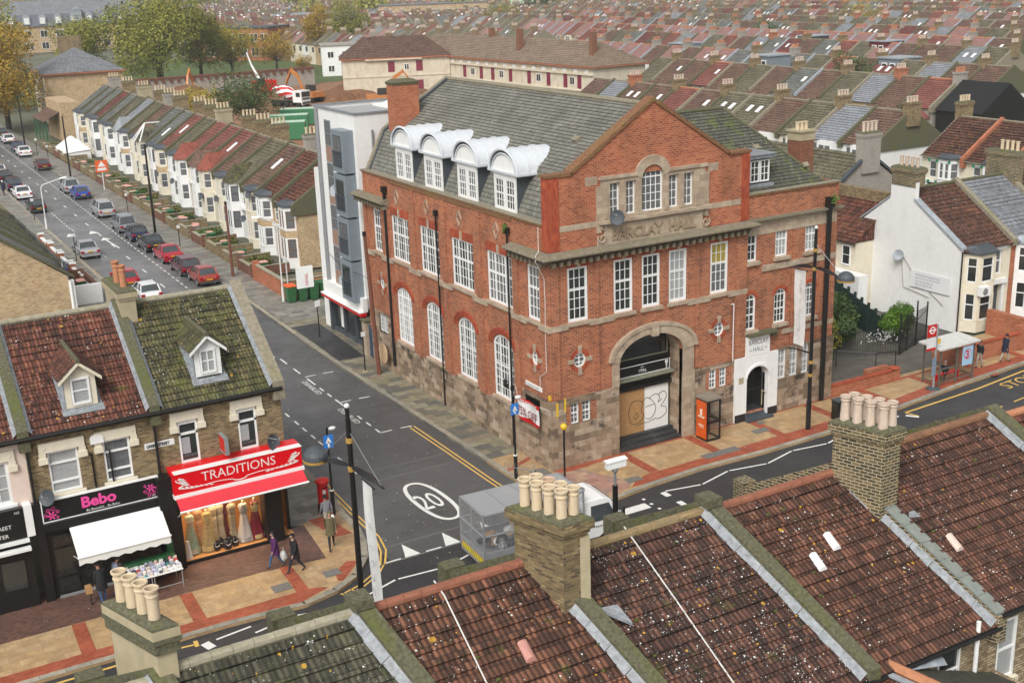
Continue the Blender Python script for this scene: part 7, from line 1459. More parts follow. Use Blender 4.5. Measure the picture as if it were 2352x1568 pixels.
m=MB(); m.loft([[(-26.5,-.5,9),(24.5,-.5,9),(24.5,14.5,9),(-26.5,14.5,9)],[(-25.8,.6,13),(23.8,.6,13),(23.8,13.4,13),(-25.8,13.4,13)],[(-20,7,17.5),(18,7,17.5),(18,7.4,17.5),(-20,7.4,17.5)]]); m.build('roof',T_grey,t,world=False)
m=MB(); m.loft([[(-26.6,-.6,9),(24.6,-.6,9),(24.6,14.6,9),(-26.6,14.6,9)],[(-26.0,.45,12.9),(24.0,.45,12.9),(24.0,13.5,12.9),(-26,13.5,12.9)]]); m.build('mansard_slates',plain('blue_slate',(.13,.14,.17),.6,var=.15),t,world=False)
for i in range(9):
    x=-22+5.2*i; m=MB(); m.box(x-1.2,x+1.2,-.75,1.5,9.6,11.9); m.lathe([(.01,-.75),(1.2,-.74),(1.2,1.5),(.01,1.5)],(x,0,11.9),14,'Y'); d=m.build('dormer',M_lead,t,world=False); m=MB(); m.box(x-.8,x+.8,-.82,-.76,9.8,11.9); m.build('window',M_white,d,world=False)
facewin(t,0,0,'S',(5.2,1.2),[-22+5.2*i for i in range(9)],2.4,2.4,M_white,pane=M_glass); m=MB(); m.box(-.9,1.6,-1,1,9,14); m.loft([[(-1.2,-1.2,14),(1.9,-1.2,14),(1.9,1.2,14),(-1.2,1.2,14)],[(.3,-1.2,15.2),(.4,-1.2,15.2),(.4,1.2,15.2),(.3,1.2,15.2)]]); m.build('centre_gable',M_lead,t,world=False); m=MB(); [m.box(x,x+1.3,5,6,15.2,15.35) for x in(-17,-3,14)]; m.build('skylight',M_white,t,world=False)
t,a,b=hipblock('villa','yellow brick villa with a pyramid slate roof far down the side road',0,13,0,14,8.6,12.4,M_yel2,T_grey,-3,(14.5,182),'house')
m=MB(); P_=PL((-a,0,0),(0,1,0),(-1,0,0)); [P_.box(m,u,u+.7,0,8.5,0,.2) for u in(-b,-b+3,b-3.7,b-.7)]; P_.box(m,-b,b,4.3,4.6,0,.3); m.build('quoins',M_cream,t,world=False); facewin(t,a,b,'W',(5.2,1),(-4.3,0,4.3),1.2,2.4,M_white,pane=M_glass); m=MB(); m.box(-2,2,4.5,5.6,10,14.2); m.build('chimney',M_yel,t,world=False)
t=thing('shopfront_row','low tiled porch roof on green posts at the end of the side road row','porch',(6,152,0)); m=MB(); roofgeo(m,(2.5,160,3.2),(2.5,150,3.2),(5.5,150,4.8),(5.5,160,4.8),.4,.03); m.build('roof',FAR[0],t); m=MB(); [m.box(2.7,2.9,y,y+.2,0,3.2) for y in(150,153.3,156.6,159.7)]; m.box(2.7,2.85,150,160,2.9,3.2); m.build('posts',M_green,t); m=MB(); m.box(5,8,149,161,0,6); m.build('wall',M_yel2,t)
# other notable roofs in the distance
def box_b(label,x,y,sx,sy,h,m,rz=0,roofm=None,wins=None,name='building'):
    t=thing(name,label,'building',(x,y,0),math.radians(rz)); q=MB(); q.box(-sx/2,sx/2,-sy/2,sy/2,0,h); q.build('wall',m,t,world=False); q=MB(); q.box(-sx/2-.3,sx/2+.3,-sy/2-.3,sy/2+.3,h,h+.3); q.build('roof',roofm or M_lead,t,world=False)
    if wins: facewin(t,sx/2,sy/2,'S',wins[0],wins[1],wins[2],wins[3],M_white,pane=M_glass); facewin(t,sx/2,sy/2,'W',wins[0],[u*.6 for u in wins[1]],wins[2],wins[3],M_white,pane=M_glass)
    return t
box_b('pale green tower block with red window bands at the top of the picture',262,440,16,14,26,plain('pale_green',(.50,.60,.46),.7,var=.04),-30,None,([1+2.8*i for i in range(9)],(-5.5,0,5.5),2.4,1.4),'tower_block')
box_b('white boxy modern building in the distance',160,430,26,10,8,M_white,-30,None,((4.5,),(-9,-3,3,9),1.2,1.2)); t=box_b('red brick school hall with a pale curved slate roof in the distance',134,452,34,12,6.5,M_orb,-30,T_grey)
box_b('row of taller grey roofed buildings in the far distance',200,412,44,10,10,M_yel2,-22,T_grey,((3,6.5),(-18,-12,-6,0,6,12,18),1.3,1.6)); box_b('red and white low block at the top right',400,520,30,12,8,M_redp,-30,M_white,((3,),(-10,0,10),3,1.5)); m=MB(); m.prism([(91.2,50.5,5.0),(96,50.5,8.3),(100.5,50.5,5.0)],(0,7,0)); m.box(91.5,100.3,50.6,57.4,0,5); tag(m.build('felted_house',M_black),'house stripped to black roofing felt among the right hand terraces','house'); M_gr=plain('green_trim',(.02,.22,.10),.5)
for k_,(yy,lb) in enumerate(((28.6,'cream house with russet roof and green trim, left one of its block'),(23.6,'cream house with russet roof, right one of its block by the picture edge'))):
    t=terr(lb,62.5,yy,5.0,M_cream,T_brown3,cap='flat',zr=8.4,ze=5.3,det=2,chim=k_==0,par=M_orb); m=MB(); [m.box(61.55,61.62,yy+u,yy+u+.25,z_,z_+.25) for u in(.9,2.3,3.2) for z_ in(4.85,2.9,2.4)]; m.build('green_trim',M_gr,t)
t=box_b('white house with a red cladded dormer behind the building site',86,232,11,9,7,M_white,-20,M_grend,((1,4.2),(-3.4,0,3.4),1.5,1.5)); 
for (x,y,l,c_,s) in((108.5,104,'blue grey clad roof dormer with white windows on the second row behind the hall',M_gclad,1),(147,135,'dark dormer box with white windows on the pink roofed row',M_leadd,1),(116,84,'grey clad roof dormer with white trim on the third row',M_gclad,1),(143,112,'maroon clad roof dormer with a white window on the fourth row',plain('maroon_clad',(.12,.02,.025),.6),1),(119,140,'grey dormer with a felt roof on the third row by the long block',M_gclad,1)):
    t=thing('dormer_extension',l,'dormer',(x,y,6)); m=MB(); m.box(x-2.6,x+2,y,y+4,5.6,8.4); m.build('cladding',c_,t); m=MB(); m.box(x-2.8,x+2.2,y-.2,y+4.2,8.4,8.6); m.build('flat_roof',M_lead,t); m=MB(); m.box(x-2.66,x-2.6,y+.6,y+1.7,6.3,7.8); m.box(x-2.66,x-2.6,y+2.2,y+3.3,6.3,7.8); q=m.build('window',M_white2,t); m=MB(); m.box(x-2.69,x-2.66,y+.75,y+1.55,6.45,7.65); m.box(x-2.69,x-2.66,y+2.35,y+3.15,6.45,7.65); m.build('pane',M_glass,q)
# retaining wall, fence, spoil
t=thing('retaining_wall','long grey concrete wall with a rusty top beam along the back of the building site','wall',(62,208,0)); m=MB(); m.box(30,70,211,212,0,3.6); m.build('concrete',M_grend,t); m=MB(); [m.box(30+1.6*i,30.6+1.6*i,210.6,211,2.9,3.5) for i in range(25)]; m.box(30,70,210.7,212.2,3.6,3.9); m.build('waling_beam',M_rust,t)
m=MB(); 
for x,y,r_,h in((67,181,7,2.6),(61,178,5,1.9),(74,170,6,1.6),(35,188,6,4.2)):
    m.lathe([(r_,0),(r_*.8,h*.45),(r_*.5,h*.85),(.1,h)],(x,y,-.1),14)
o=m.build('spoil_heap',plain('spoil',(.18,.085,.04),.95,var=.4,scale=1,bumpy=.8)); tag(o,'brown heaps of dug earth on the building site','spoil'); o['kind']='stuff'
for i,(x,y,rz,l) in enumerate(((41,143.5,-25,'green shipping container with an orange end, far one in the pile'),(36.5,136,-25,'green and white shipping container in the middle of the pile'),(32.8,127.5,-25,'green and white shipping container nearest the row of houses'))):
    t=thing('shipping_container',l,'container',(x,y,0),math.radians(rz)); m=MB(); m.box(-3,3,-1.2,1.2,.1,2.6); 
    for k in range(20): m.box(-2.9+.3*k,-2.75+.3*k,-1.24,-1.2,.2,2.5)
    m.build('body',plain('container_green',(.05,.20,.09),.5),t,world=False); m=MB(); m.box(-3,3,-1.2,1.2,2.6,2.64); [m.box(-2.9+.5*k,-2.7+.5*k,-1.1,1.1,2.64,2.68) for k in range(12)]; m.build('roof',plain('pale_green_metal',(.5,.66,.52),.5),t,world=False); m=MB(); m.box(-3.04,-3,-1.15,1.15,.15,2.55); m.build('doors',M_orange if i==0 else M_green,t,world=False)
# cement mixer lorry
t=thing('cement_mixer_lorry','cement mixer lorry with a red and white striped drum on the building site','lorry',(50,171,0),math.radians(28)); m=MB(); m.box(-1.25,1.25,-3.3,-1.2,.9,3.0); m.box(-1.2,1.2,-3.35,-3.2,.5,1.2); m.build('cab',M_white2,t,world=False); m=MB(); m.box(-1.1,1.1,-3.36,-3.3,1.9,2.8); m.box(-1.27,1.27,-3.0,-2.0,1.9,2.7); m.build('windscreen',M_glass,t,world=False); m=MB(); m.box(-.5,.5,-1.2,5,.7,1.1); m.build('chassis',M_black,t,world=False)
m=MB(); m.box(-1.1,1.1,-3.4,-3.36,.6,1.0); m.box(-1,1,-3.38,-3.36,1.4,1.7); m.build('grille',M_leadd,t,world=False)
W_=[MB(),MB()]
for k in range(12):
    a0,a1=2*math.pi*k/12,2*math.pi*(k+1)/12; pr=[(.5,-.9),(1.15,.4),(1.25,1.8),(.9,3.4),(.5,4.3)]; mm_=W_[k%2]
    for (r0,y0),(r1,y1) in zip(pr,pr[1:]):
        tw=lambda y:y*.35
        P=[(r*math.cos(a+tw(y)),y,2.3+.18*y+r*math.sin(a+tw(y))) for r,a,y in((r0,a0,y0),(r0,a1,y0),(r1,a1,y1),(r1,a0,y1))]; mm_.poly(*P)
W_[0].build('drum',M_white2,t,world=False,recalc=False,label='white stripes of the drum'); W_[1].build('drum',M_redp,t,world=False,recalc=False,label='red stripes of the drum')
for y in(-2.4,.6,2.2,3.6):
    for s in(-1,1): m=MB(); m.lathe([(.01,-.18),(.5,-.18),(.52,.18),(.01,.18)],(s*1.05,y,.52),14,'X'); m.build('wheel',M_rubber,t,world=False)
m=MB(); m.path([(0,4.2,3.2),(0,5.2,2.4),(.2,5.6,1.6)],.2,8); m.build('chute',M_redp,t,world=False)
def excav(label,x,y,rz,s=1):
    t=thing('excavator',label,'excavator',(x,y,0),math.radians(rz)); om=plain('digger_orange',(.50,.19,.05),.5)
    m=MB(); m.box(-1.4,-.8,-2,2,0,.9); m.box(.8,1.4,-2,2,0,.9); m.build('tracks',M_rubber,t,world=False); m=MB(); m.box(-1.4,1.4,-1.6,2.2,1,2.0); m.build('body',om,t,world=False); m=MB(); m.box(-1.3,-.3,-1.6,.2,2.0,3.2); m.build('cab',M_glass,t,world=False)
    m=MB(); m.loft([[(.1,y_,z_+d),(.5,y_,z_+d),(.5,y_,z_-d),(.1,y_,z_-d)] for y_,z_,d in((-1.4,1.8,.35),(-3,4.8,.4),(-4.8,5.9,.3))]); m.loft([[(.1,y_,z_+d),(.5,y_,z_+d),(.5,y_,z_-d),(.1,y_,z_-d)] for y_,z_,d in((-4.6,6.2,.25),(-6.4,3.6,.3),(-6.9,1.6,.2))]); m.build('boom',om,t,world=False); m=MB(); m.prism([(-.3,-6.9,1.8),(-.3,-6,.9),(-.3,-7,.2),(-.3,-7.5,1)],(1.1,0,0)); m.build('bucket',M_leadd,t,world=False)
excav('orange excavator with raised arm behind the far end of the terrace',36.5,193,150); excav('orange excavator working in front of the pale walled block',62.5,160,70); excav('yellow orange machine parked beside the cement mixer',55.5,176,200)
t=thing('mobile_crane','red mobile crane with a slim white telescopic boom','crane',(55,203,0)); m=MB(); m.box(53,57.5,200.5,203.5,.3,2.6); m.build('body',M_redp,t); m=MB(); m.tube((54.5,202,2.5),(53.6,204,5.6),.3,.2,8); m.tube((53.6,204,5.6),(53.1,205,8.2),.18,.12,8); m.build('boom',M_white,t); m=MB(); m.box(53.2,55,200.4,201.5,1.6,3.0); m.build('cab',M_glass,t)
t=thing('marquee','white peaked tarpaulin over a front garden near the far end of the side road','tent',(2.8,131,0)); m=MB(); m.loft([[(1.2,127,1.2),(4.6,127,1.4),(4.6,135,1.4),(1.2,135,1.2)],[(2.7,130.7,3.0),(3.0,130.7,3.0),(3.0,131.3,3.0),(2.7,131.3,3.0)]]); m.box(1.3,4.5,127.1,134.9,0,1.2); m.build('canvas',M_white,t)
# ---------------- trees
def leafmat(name,c1,c2,c3):
    m=NT(name); m.rough(.7); n=m.noise(.55,4,.7,src='obj'); n2=m.noise(6,2,.6,src='obj'); mx=m.mix(.35,n,n2); r=m.ramp(mx,[(.36,c1),(.5,c2),(.62,c3)],i=2); m.col(r); m.b.inputs['Subsurface Weight'].default_value=0; return m.m
L_g=leafmat('green_leaves',(.085,.11,.012),(.21,.22,.025),(.40,.35,.05)); L_o=leafmat('amber_leaves',(.16,.15,.02),(.36,.22,.02),(.48,.31,.03)); L_d=leafmat('dark_leaves',(.025,.05,.012),(.055,.095,.02),(.10,.15,.035)); L_y=leafmat('yellow_green_leaves',(.14,.15,.012),(.33,.29,.025),(.52,.40,.04)); M_bark=plain('bark',(.06,.045,.03),.95,var=.3)
def tree(label,x,y,h,r,lm,seed,n=3600,ls=.42,trunk=.3,sq=1.0,cz=.58,group=None,cat='tree',name='broadleaf_tree',low=False):
    q=random.Random(seed); t=thing(name,label,cat,(x,y,0),0,group); m=MB(); th=h*.36
    if not low:
        m.tube((0,0,-.1),(0,0,th),trunk,trunk*.65,8)
    cl=[]
    for i in range(18 if not low else 9):
        a=q.uniform(0,6.28); e=q.uniform(-.7,1.0); rr=r*q.uniform(.35,.78); c=Vector((rr*math.cos(a)*math.cos(e*.8),rr*math.sin(a)*math.cos(e*.8),h*cz+h*.33*e*sq)); cl.append((c,r*q.uniform(.28,.5)))
        if not low: m.tube((0,0,th*q.uniform(.6,1)),c,trunk*.35,trunk*.08,5)
    cl.append((Vector((0,0,h*cz)),r*.55)); 
    if not low: m.build('trunk',M_bark,t,world=False)
    f=MB(); tot=sum(b**2 for _,b in cl)
    for c,b in cl:
        for _ in range(int(n*b*b/tot)):
            d=Vector((q.gauss(0,1),q.gauss(0,1),q.gauss(0,1))).normalized(); p=c+d*b*q.uniform(.55,1.12)**.7; p.z=max(.15,p.z)
            u=Vector((q.uniform(-1,1),q.uniform(-1,1),q.uniform(-.6,.6))).normalized(); v=u.cross(d+Vector((q.uniform(-.5,.5),0,q.uniform(-.5,.5)))).normalized(); s_=ls*q.uniform(.55,1.2)
            f.quad(p-u*s_*.5,p+v*s_*.3,p+u*s_*.5,p-v*s_*.3)
    f.build('crown',lm,t,world=False,recalc=False); return t
for a in (('huge green plane tree with a broad crown in the middle of the park',42.5,236,20.5,12.8,L_g,1,20000,.62,.9),('green tree left of the huge one, behind the villa',27,243,15,7.5,L_g,2,9000,.55,.5),('dark green tree to the right of the huge one',54,243,15,6,L_g,3,8000,.55,.5),('yellow green tree by the brick school block',62.5,246,12,6,L_y,4,7000,.5,.4),('tall amber and green tree at the left edge',1,176,17,7.5,L_o,5,9000,.5,.5),('green tree behind the amber one at the left edge',5,205,20,8,L_g,6,6000,.5,.4),('second amber tree low at the left edge',-2,168,12,5.5,L_o,16,4500,.45,.3),
 ('small amber tree with a clear trunk beyond the site wall',75.5,251,11.5,5.2,L_o,7,5500,.42,.35),('tall amber tree beyond the hipped block',96,272,15,5.2,L_o,8,7000,.45,.4),('big round dark green tree beyond the hipped block',111,288,17,7,L_g,9,8000,.5,.4),('dark green bushy tree behind the terrace chimneys',31,140,9,6.2,L_d,10,6500,.36,.3),('lighter green bush beside the dark one behind the terrace',24.5,141,7,3.5,L_y,11,3500,.32,.2),('dark evergreen tree between the right terraces',104,84,10,3.6,L_d,12,4500,.34,.25),
 ('bare autumn tree among the far rows, right of centre',215,190,12,6.5,L_y,13,2200,.4,.3),('green tree among the far rows above the pink roofs',163,168,11,3.8,L_d,14,3500,.4,.3),('dark tree beside the pale green tower block',243,400,17,9,L_d,15,4000,.7,.3),('far dark tree at the top right of centre',330,290,16,8,L_d,17,3500,.7,.3),('far bare tree at the top right',300,270,13,8,L_y,18,1600,.5,.3),('round dark tree in the left distance',85,400,16,7,L_g,19,3500,.7,.3),('pointed dark tree by the skyline, left one of a pair',72,520,16,6,L_d,20,2500,.9,.3),('pointed dark tree by the skyline, right one of a pair',88,520,15,6,L_d,21,2500,.9,.3),('small tree among the grey roofed buildings',186,330,12,7,L_g,22,2500,.6,.3),
 ('bush behind the mixer lorry, rust coloured',80,244,4,2.6,L_o,23,1500,.35,.2)):
    tree(*a)
q=random.Random(5); fw=MB()
for i in range(75):
    x,y=q.uniform(-60,430),q.uniform(350,1500)
    if not vis(x,y,6,60): continue
    r_=q.uniform(4,8); c=Vector((x,y,q.uniform(5,9)))
    for _ in range(420):
        d=Vector((q.gauss(0,1),q.gauss(0,1),q.gauss(0,.8))).normalized()*r_*q.uniform(.6,1.1); u=Vector((q.uniform(-1,1),q.uniform(-1,1),q.uniform(-1,1))).normalized()*q.uniform(.5,1); v=u.orthogonal()*.8; p=c+d; fw.quad(p-u,p+v,p+u,p-v)
o=fw.build('far_trees',L_g,recalc=False); tag(o,'hazy clumps of trees scattered through the far rooftops','trees'); o['kind']='stuff'
# =============== vehicles
def carpaint(name,c,met=.3): 
    m=NT('paint_'+name); m.b.inputs['Base Color'].default_value=(*c,1); m.b.inputs['Metallic'].default_value=met; m.rough(.28); m.b.inputs['Coat Weight'].default_value=.6; m.b.inputs['Coat Roughness'].default_value=.08; return m.m
M_carglass=plain('car_glass',(.05,.06,.065),.06,var=.3,scale=1,spec=1.0); M_tail=plain('tail_lamp',(.35,.01,.015),.2); M_platey=plain('number_plate_yellow',(.62,.36,.02),.5); M_platew=plain('number_plate_white',(.7,.7,.68),.5)
CP={k:carpaint(k,*v) for k,v in dict(silver=((.50,.50,.51),.5),white=((.75,.75,.76),0),blue=((.02,.06,.35),.2),navy=((.015,.02,.06),.2),black=((.012,.012,.014),.1),red=((.42,.015,.03),.1),maroon=((.10,.008,.018),.2),rust=((.33,.045,.03),.1),grey=((.25,.26,.28),.4),dblue=((.02,.035,.11),.2)).items()}
KINDS=dict(hatch=(3.9,.84,1.42,-1.55,-1.30,.25,.95,.90),estate=(4.4,.85,1.48,-2.0,-1.75,.35,1.05,.92),saloon=(4.5,.87,1.40,-1.35,-.85,.30,1.05,.90),mpv=(4.3,.87,1.62,-1.85,-1.65,.75,1.55,.98),mini=(3.65,.83,1.40,-1.45,-1.0,.35,.85,.90))
def car(label,x,y,kind,col,rz=0,roof=None,group='cars parked along the side road',z0=-.1):
    """nose towards +y in its own frame"""
    L,W,H,g0,g1,g2,g3,bz=KINDS[kind]; t=thing('parked_car',label,'car',(x,y,z0),rz,group); h=L/2; P=CP[col]
    st=[(-h,.86,.50,.62),(-h+.04,.93,.42,.70),(-h+.16,.97,.30,.86 if kind!='saloon' else .88),(-h+.45,1,.24,bz if kind!='saloon' else .95),(-1.25,1,.22,bz+.02),(0,1,.2,bz),(g3,1,.22,bz-.02),(h-.55,.98,.22,bz-.12),(h-.22,.93,.26,bz-.22),(h-.04,.85,.34,bz-.32),(h,.78,.42,bz-.42)]
    S_=[]
    for yy,k,zb,zt in st:
        w=W*k; S_.append([(-w*.9,yy,zb),(-w,yy,zb+.12),(-w,yy,zb+(zt-zb)*.62),(-w*.95,yy,zt-.03),(-w*.8,yy,zt),(0,yy,zt+.025),(w*.8,yy,zt),(w*.95,yy,zt-.03),(w,yy,zb+(zt-zb)*.62),(w,yy,zb+.12),(w*.9,yy,zb)])
    m=MB(); m.loft(S_); body=m.build('body',P,t,world=False,smooth=False)
    bev=body.modifiers.new('b','BEVEL'); bev.width=.02; bev.segments=2
    Rt=H; gs=[(g0,bz-.02,.90,.88),(g1,Rt-.07,.86,.74),(g1+.25,Rt-.02,.86,.72),(g2-.35,Rt-.01,.86,.72),(g2,Rt-.06,.87,.74),(g3,bz-.04,.92,.88)]
    m=MB(); m.loft([[(-W*a,yy,bz-.06),(-W*b,yy,zt),(W*b,yy,zt),(W*a,yy,bz-.06)] for yy,zt,a,b in gs]); gl=m.build('windows',M_carglass,t,world=False)
    R=MB(); rs=[(yy+(.03 if i==0 else -.03 if i==3 else 0),zt,b) for i,(yy,zt,a,b) in enumerate(gs[1:5])]
    R.loft([[(-W*(b+.02),yy,zt-.035),(-W*b*.9,yy,zt+.015),(0,yy,zt+.035),(W*b*.9,yy,zt+.015),(W*(b+.02),yy,zt-.035)] for yy,zt,b in rs])
    for s in(-1,1):
        for (ya,za,ka),(yb,zb,kb) in(((g0,bz-.03,.885),(g1,Rt-.06,.75)),((g3,bz-.05,.885),(g2,Rt-.05,.75)),(((g1+g2)/2-.05,bz-.04,.89),((g1+g2)/2,Rt-.03,.74))):
            R.tube((s*W*ka,ya,za),(s*W*kb,yb,zb),.035 if ya!=g0 else .06,n=6)
    R.build('roof_and_pillars',roof or P,t,world=False)
    for s in(-1,1):
        for yy in(-h+.75,h-.78):
            m=MB(); m.lathe([(.01,-.10),(.30,-.10),(.315,-.04),(.315,.06),(.28,.10),(.01,.10)],(s*(W-.08),yy,.31),16,'X'); w=m.build('wheel',M_rubber,t,world=False); m=MB(); m.lathe([(.01,s*.105-.005),(.19,s*.105-.005),(.2,s*.105+.005),(.01,s*.105+.006)],(s*(W-.08),yy,.31),12,'X'); m.build('rim',M_alu,w,world=False)
            m=MB(); m.lathe([(.01,-.004),(.37,-.003),(.37,.003),(.01,.004)],(s*(W+.001),yy,.33),16,'X'); m.build('wheel_arch',M_black,t,world=False)
        m=MB(); m.box(min(s*W*.62,s*W*.95),max(s*W*.62,s*W*.95),-h-.005,-h+.22,.62,.80); m.build('tail_light',M_tail,t,world=False)
        m=MB(); m.box(min(s*W*.55,s*W*.88),max(s*W*.55,s*W*.88),h-.14,h-.02,.54,.66); m.build('headlight',M_platew,t,world=False); m=MB(); m.box(min(s*(W-.02),s*(W+.17)),max(s*(W-.02),s*(W+.17)),g3-.35,g3-.22,bz-.02,bz+.13); m.build('mirror',P,t,world=False)
    m=MB(); m.box(-.26,.26,-h-.012,-h+.02,.52 if kind!='saloon' else .66,.63 if kind!='saloon' else .77); m.build('number_plate',M_platey,t,world=False); m=MB(); m.box(-W*.93,W*.93,-h-.02,-h+.1,.30,.42); m.box(-W*.8,W*.8,h-.1,h+.01,.28,.40); m.build('bumper',M_leadd if kind in('estate','hatch') else P,t,world=False)
    return t
for a in (('rust red hatchback nearest the corner on the right side, roof bar at the rear',-2.9,48.9,'hatch','rust'),('dark maroon estate car second on the right side of the side road',-3.15,53.2,'estate','maroon'),('bright red saloon, third on the right side of the side road',-3.1,58.9,'saloon','red'),('black saloon between the red one and the soft top',-3.2,64.4,'saloon','black'),('dark small car with a black soft top, behind the silver estate',-3.25,69.6,'mini','navy',0,M_black),('silver grey people carrier with dark rear window behind the soft top',-3.2,74.8,'mpv','grey'),('silver estate alone further up the right side',-3.15,84.4,'mpv','silver'),('bright blue hatchback on the right side',-2.95,97.2,'hatch','blue'),('silver people carrier parked in front of the blue hatchback',-3.1,102.6,'mpv','silver'),('dark red hatchback alone on the right side past the tall pole',-2.55,123.5,'hatch','maroon'),('white saloon far up the right side, behind the dark blue one',-2.4,139.5,'saloon','white'),('dark blue hatchback far up the right side',-2.3,145.2,'hatch','dblue'),('bright white car far up the right side at the picture edge',-2.0,156.8,'hatch','white'),('black car farthest up the right side',-1.7,166,'hatch','black'),
 ('silver saloon standing alone on the left side of the side road',-8.75,65.5,'saloon','silver'),('black hatchback with a yellow plate on the left side beyond the pale street lamp',-8.65,91.7,'hatch','black'),('white saloon on the left side in front of the black hatchback',-8.5,102,'saloon','white'),('black estate on the left side with a man on the pavement beside it',-8.4,109.3,'estate','navy'),('dark green black hatchback with red tail lamps near the left edge',-8.3,116.4,'hatch','black'),('silver car at the left edge behind the dark hatchback',-8.2,122.8,'hatch','silver'),
 ('red hatchback half hidden behind the terracotta chimney pots',-8.45,51.9,'hatch','red'),('white car half hidden behind the mossy shop roof',-8.1,46.4,'hatch','white'),('dark blue car in a front yard behind the black tiled turret',-12.6,58.5,'hatch','dblue')): car(*a)
# caged tipper lorry turning in front of the hall
tk=thing('caged_tipper_lorry','white cab caged rubbish lorry on the main road by the zebra crossing','lorry',(-4.9,-7.1,-.11),math.radians(-3)); 
m=MB(); m.loft([[(x,-1.0*k,.75),(x,-1.02*k,1.3),(x,-1.0*k,1.55),(x,-.9*k,zt),(x,.9*k,zt),(x,1.0*k,1.55),(x,1.02*k,1.3),(x,1.0*k,.75)] for x,k,zt in((1.35,1,2.35),(1.5,1,2.45),(2.4,1,2.45),(2.75,.98,2.3),(3.1,.97,1.75),(3.35,.96,1.4),(3.45,.94,1.2))]); cab=m.build('cab',M_white2,tk,world=False); bv=cab.modifiers.new('b','BEVEL'); bv.width=.05; bv.segments=3
m=MB()
for s in(-1,1): m.prism([(1.7,s*1.0,1.5),(2.95,s*.99,1.5),(2.6,s*.94,2.2),(1.75,s*.94,2.2)],(0,s*.03,0))
m.prism([(3.08,-.88,1.55),(3.08,.88,1.55),(2.78,.82,2.22),(2.78,-.82,2.22)],(.05,0,.03)); m.build('cab_glass',M_carglass,cab,world=False)
m=MB(); m.box(3.2,3.5,-.98,.98,.35,.62); m.box(-3.0,3.2,-.6,.6,.45,.7); m.build('chassis',M_leadd,tk,world=False); m=MB(); m.box(2.5,3.3,-1.035,-1.02,1.0,1.06); m.build('yellow_stripe',M_yellow,cab,world=False); m=MB(); text(m,'Newham London',(1.85,-1.036,1.24),(1,0,0),(0,0,1),.17,.004); m.build('lettering',M_leadd,cab,world=False)
m=MB(); m.lathe([(.01,0),(.2,0),(.2,.06),(.12,.09),(.01,.09)],(1.9,.2,2.47),12); m.build('roof_vent',M_steel,cab,world=False)
for s in(-1,1): m=MB(); m.box(3.1,3.2,s*1.2-.08,s*1.2+.08,1.5,1.95); m.build('mirror',M_black,tk,world=False)
for x in(2.5,-1.9):
    for s in(-1,1): m=MB(); m.lathe([(.01,-.14),(.38,-.14),(.4,.1),(.3,.14),(.01,.14)],(x,s*.85,.4),16,'Y'); w=m.build('wheel',M_rubber,tk,world=False); m=MB(); m.lathe([(.01,s*.15-.006),(.2,s*.15-.006),(.2,s*.15+.006),(.01,s*.15+.006)],(x,s*.85,.4),12,'Y'); m.build('rim',M_alu,w,world=False); m=MB(); m.lathe([(.01,-.006),(.5,-.006),(.5,.006),(.01,.006)],(x,s*1.015,.45),16,'Y') if x>0 else m.box(x-.5,x+.5,s*.8-.02,s*.8+.02,.3,.7); m.build('wheel_arch',M_black,tk,world=False)
c=MB(); X0_,X1_,Wd,Z0,Z1,ZT=-3.25,1.3,1.1,.95,1.35,3.05
c.box(X0_,X1_,-Wd,Wd,Z0-.1,Z0); [c.box(X0_,X1_,s*Wd-.03,s*Wd+.03,Z0,Z1+.05) for s in(-1,1)]; c.box(X0_-.02,X0_+.03,-Wd,Wd,Z0-.2,Z1)
for x in(X0_,X0_+1.5,X0_+3.0,X1_):
    for s in(-1,1): c.box(x-.035,x+.035,s*Wd-.035,s*Wd+.035,Z0,ZT)
for s in(-1,1): 
    for z in(Z1+.8,ZT): c.box(X0_,X1_,s*Wd-.035,s*Wd+.035,z-.05,z)
for x in(X0_,X1_): 
    for z in(Z1+.8,ZT): c.box(x-.035,x+.035,-Wd,Wd,z-.05,z)
for i in range(5): x=X0_+.0+1.137*i; c.box(x-.03,x+.03,-Wd,Wd,ZT,ZT+.04)
c.box(X0_-.04,X0_+.01,-.04,.04,Z0,ZT); c.build('cage_frame',M_alu,tk,world=False)
wm_=NT('wire_mesh'); tr=wm_.n('ShaderNodeBsdfTransparent'); br=wm_.n('ShaderNodeTexBrick'); br.offset=0; br.inputs['Scale'].default_value=1; br.inputs['Brick Width'].default_value=.06; br.inputs['Row Height'].default_value=.06; br.inputs['Mortar Size'].default_value=.004; br.inputs['Mortar Smooth'].default_value=0; wm_.l(wm_.UV(),0,br,0)
mx=wm_.n('ShaderNodeMixShader'); wm_.l(br,1,mx,0); wm_.l(tr,0,mx,1); wm_.l(wm_.b,0,mx,2); wm_.l(mx,0,wm_.out,0); wm_.b.inputs['Base Color'].default_value=(.4,.41,.42,1); wm_.rough(.5)
c=MB(); [c.quad((X0_,s*Wd,Z1),(X1_,s*Wd,Z1),(X1_,s*Wd,ZT),(X0_,s*Wd,ZT)) for s in(-1,1)]; c.quad((X0_,-Wd,Z1),(X0_,Wd,Z1),(X0_,Wd,ZT),(X0_,-Wd,ZT)); c.build('wire_mesh',wm_.m,tk,world=False,recalc=False)
rm_=NT('roof_mesh'); t2=rm_.n('ShaderNodeBsdfTransparent'); m2=rm_.n('ShaderNodeMixShader'); m2.inputs[0].default_value=.8; rm_.l(t2,0,m2,1); rm_.l(rm_.b,0,m2,2); rm_.l(m2,0,rm_.out,0); rm_.b.inputs['Base Color'].default_value=(.36,.37,.38,1); rm_.rough(.5)
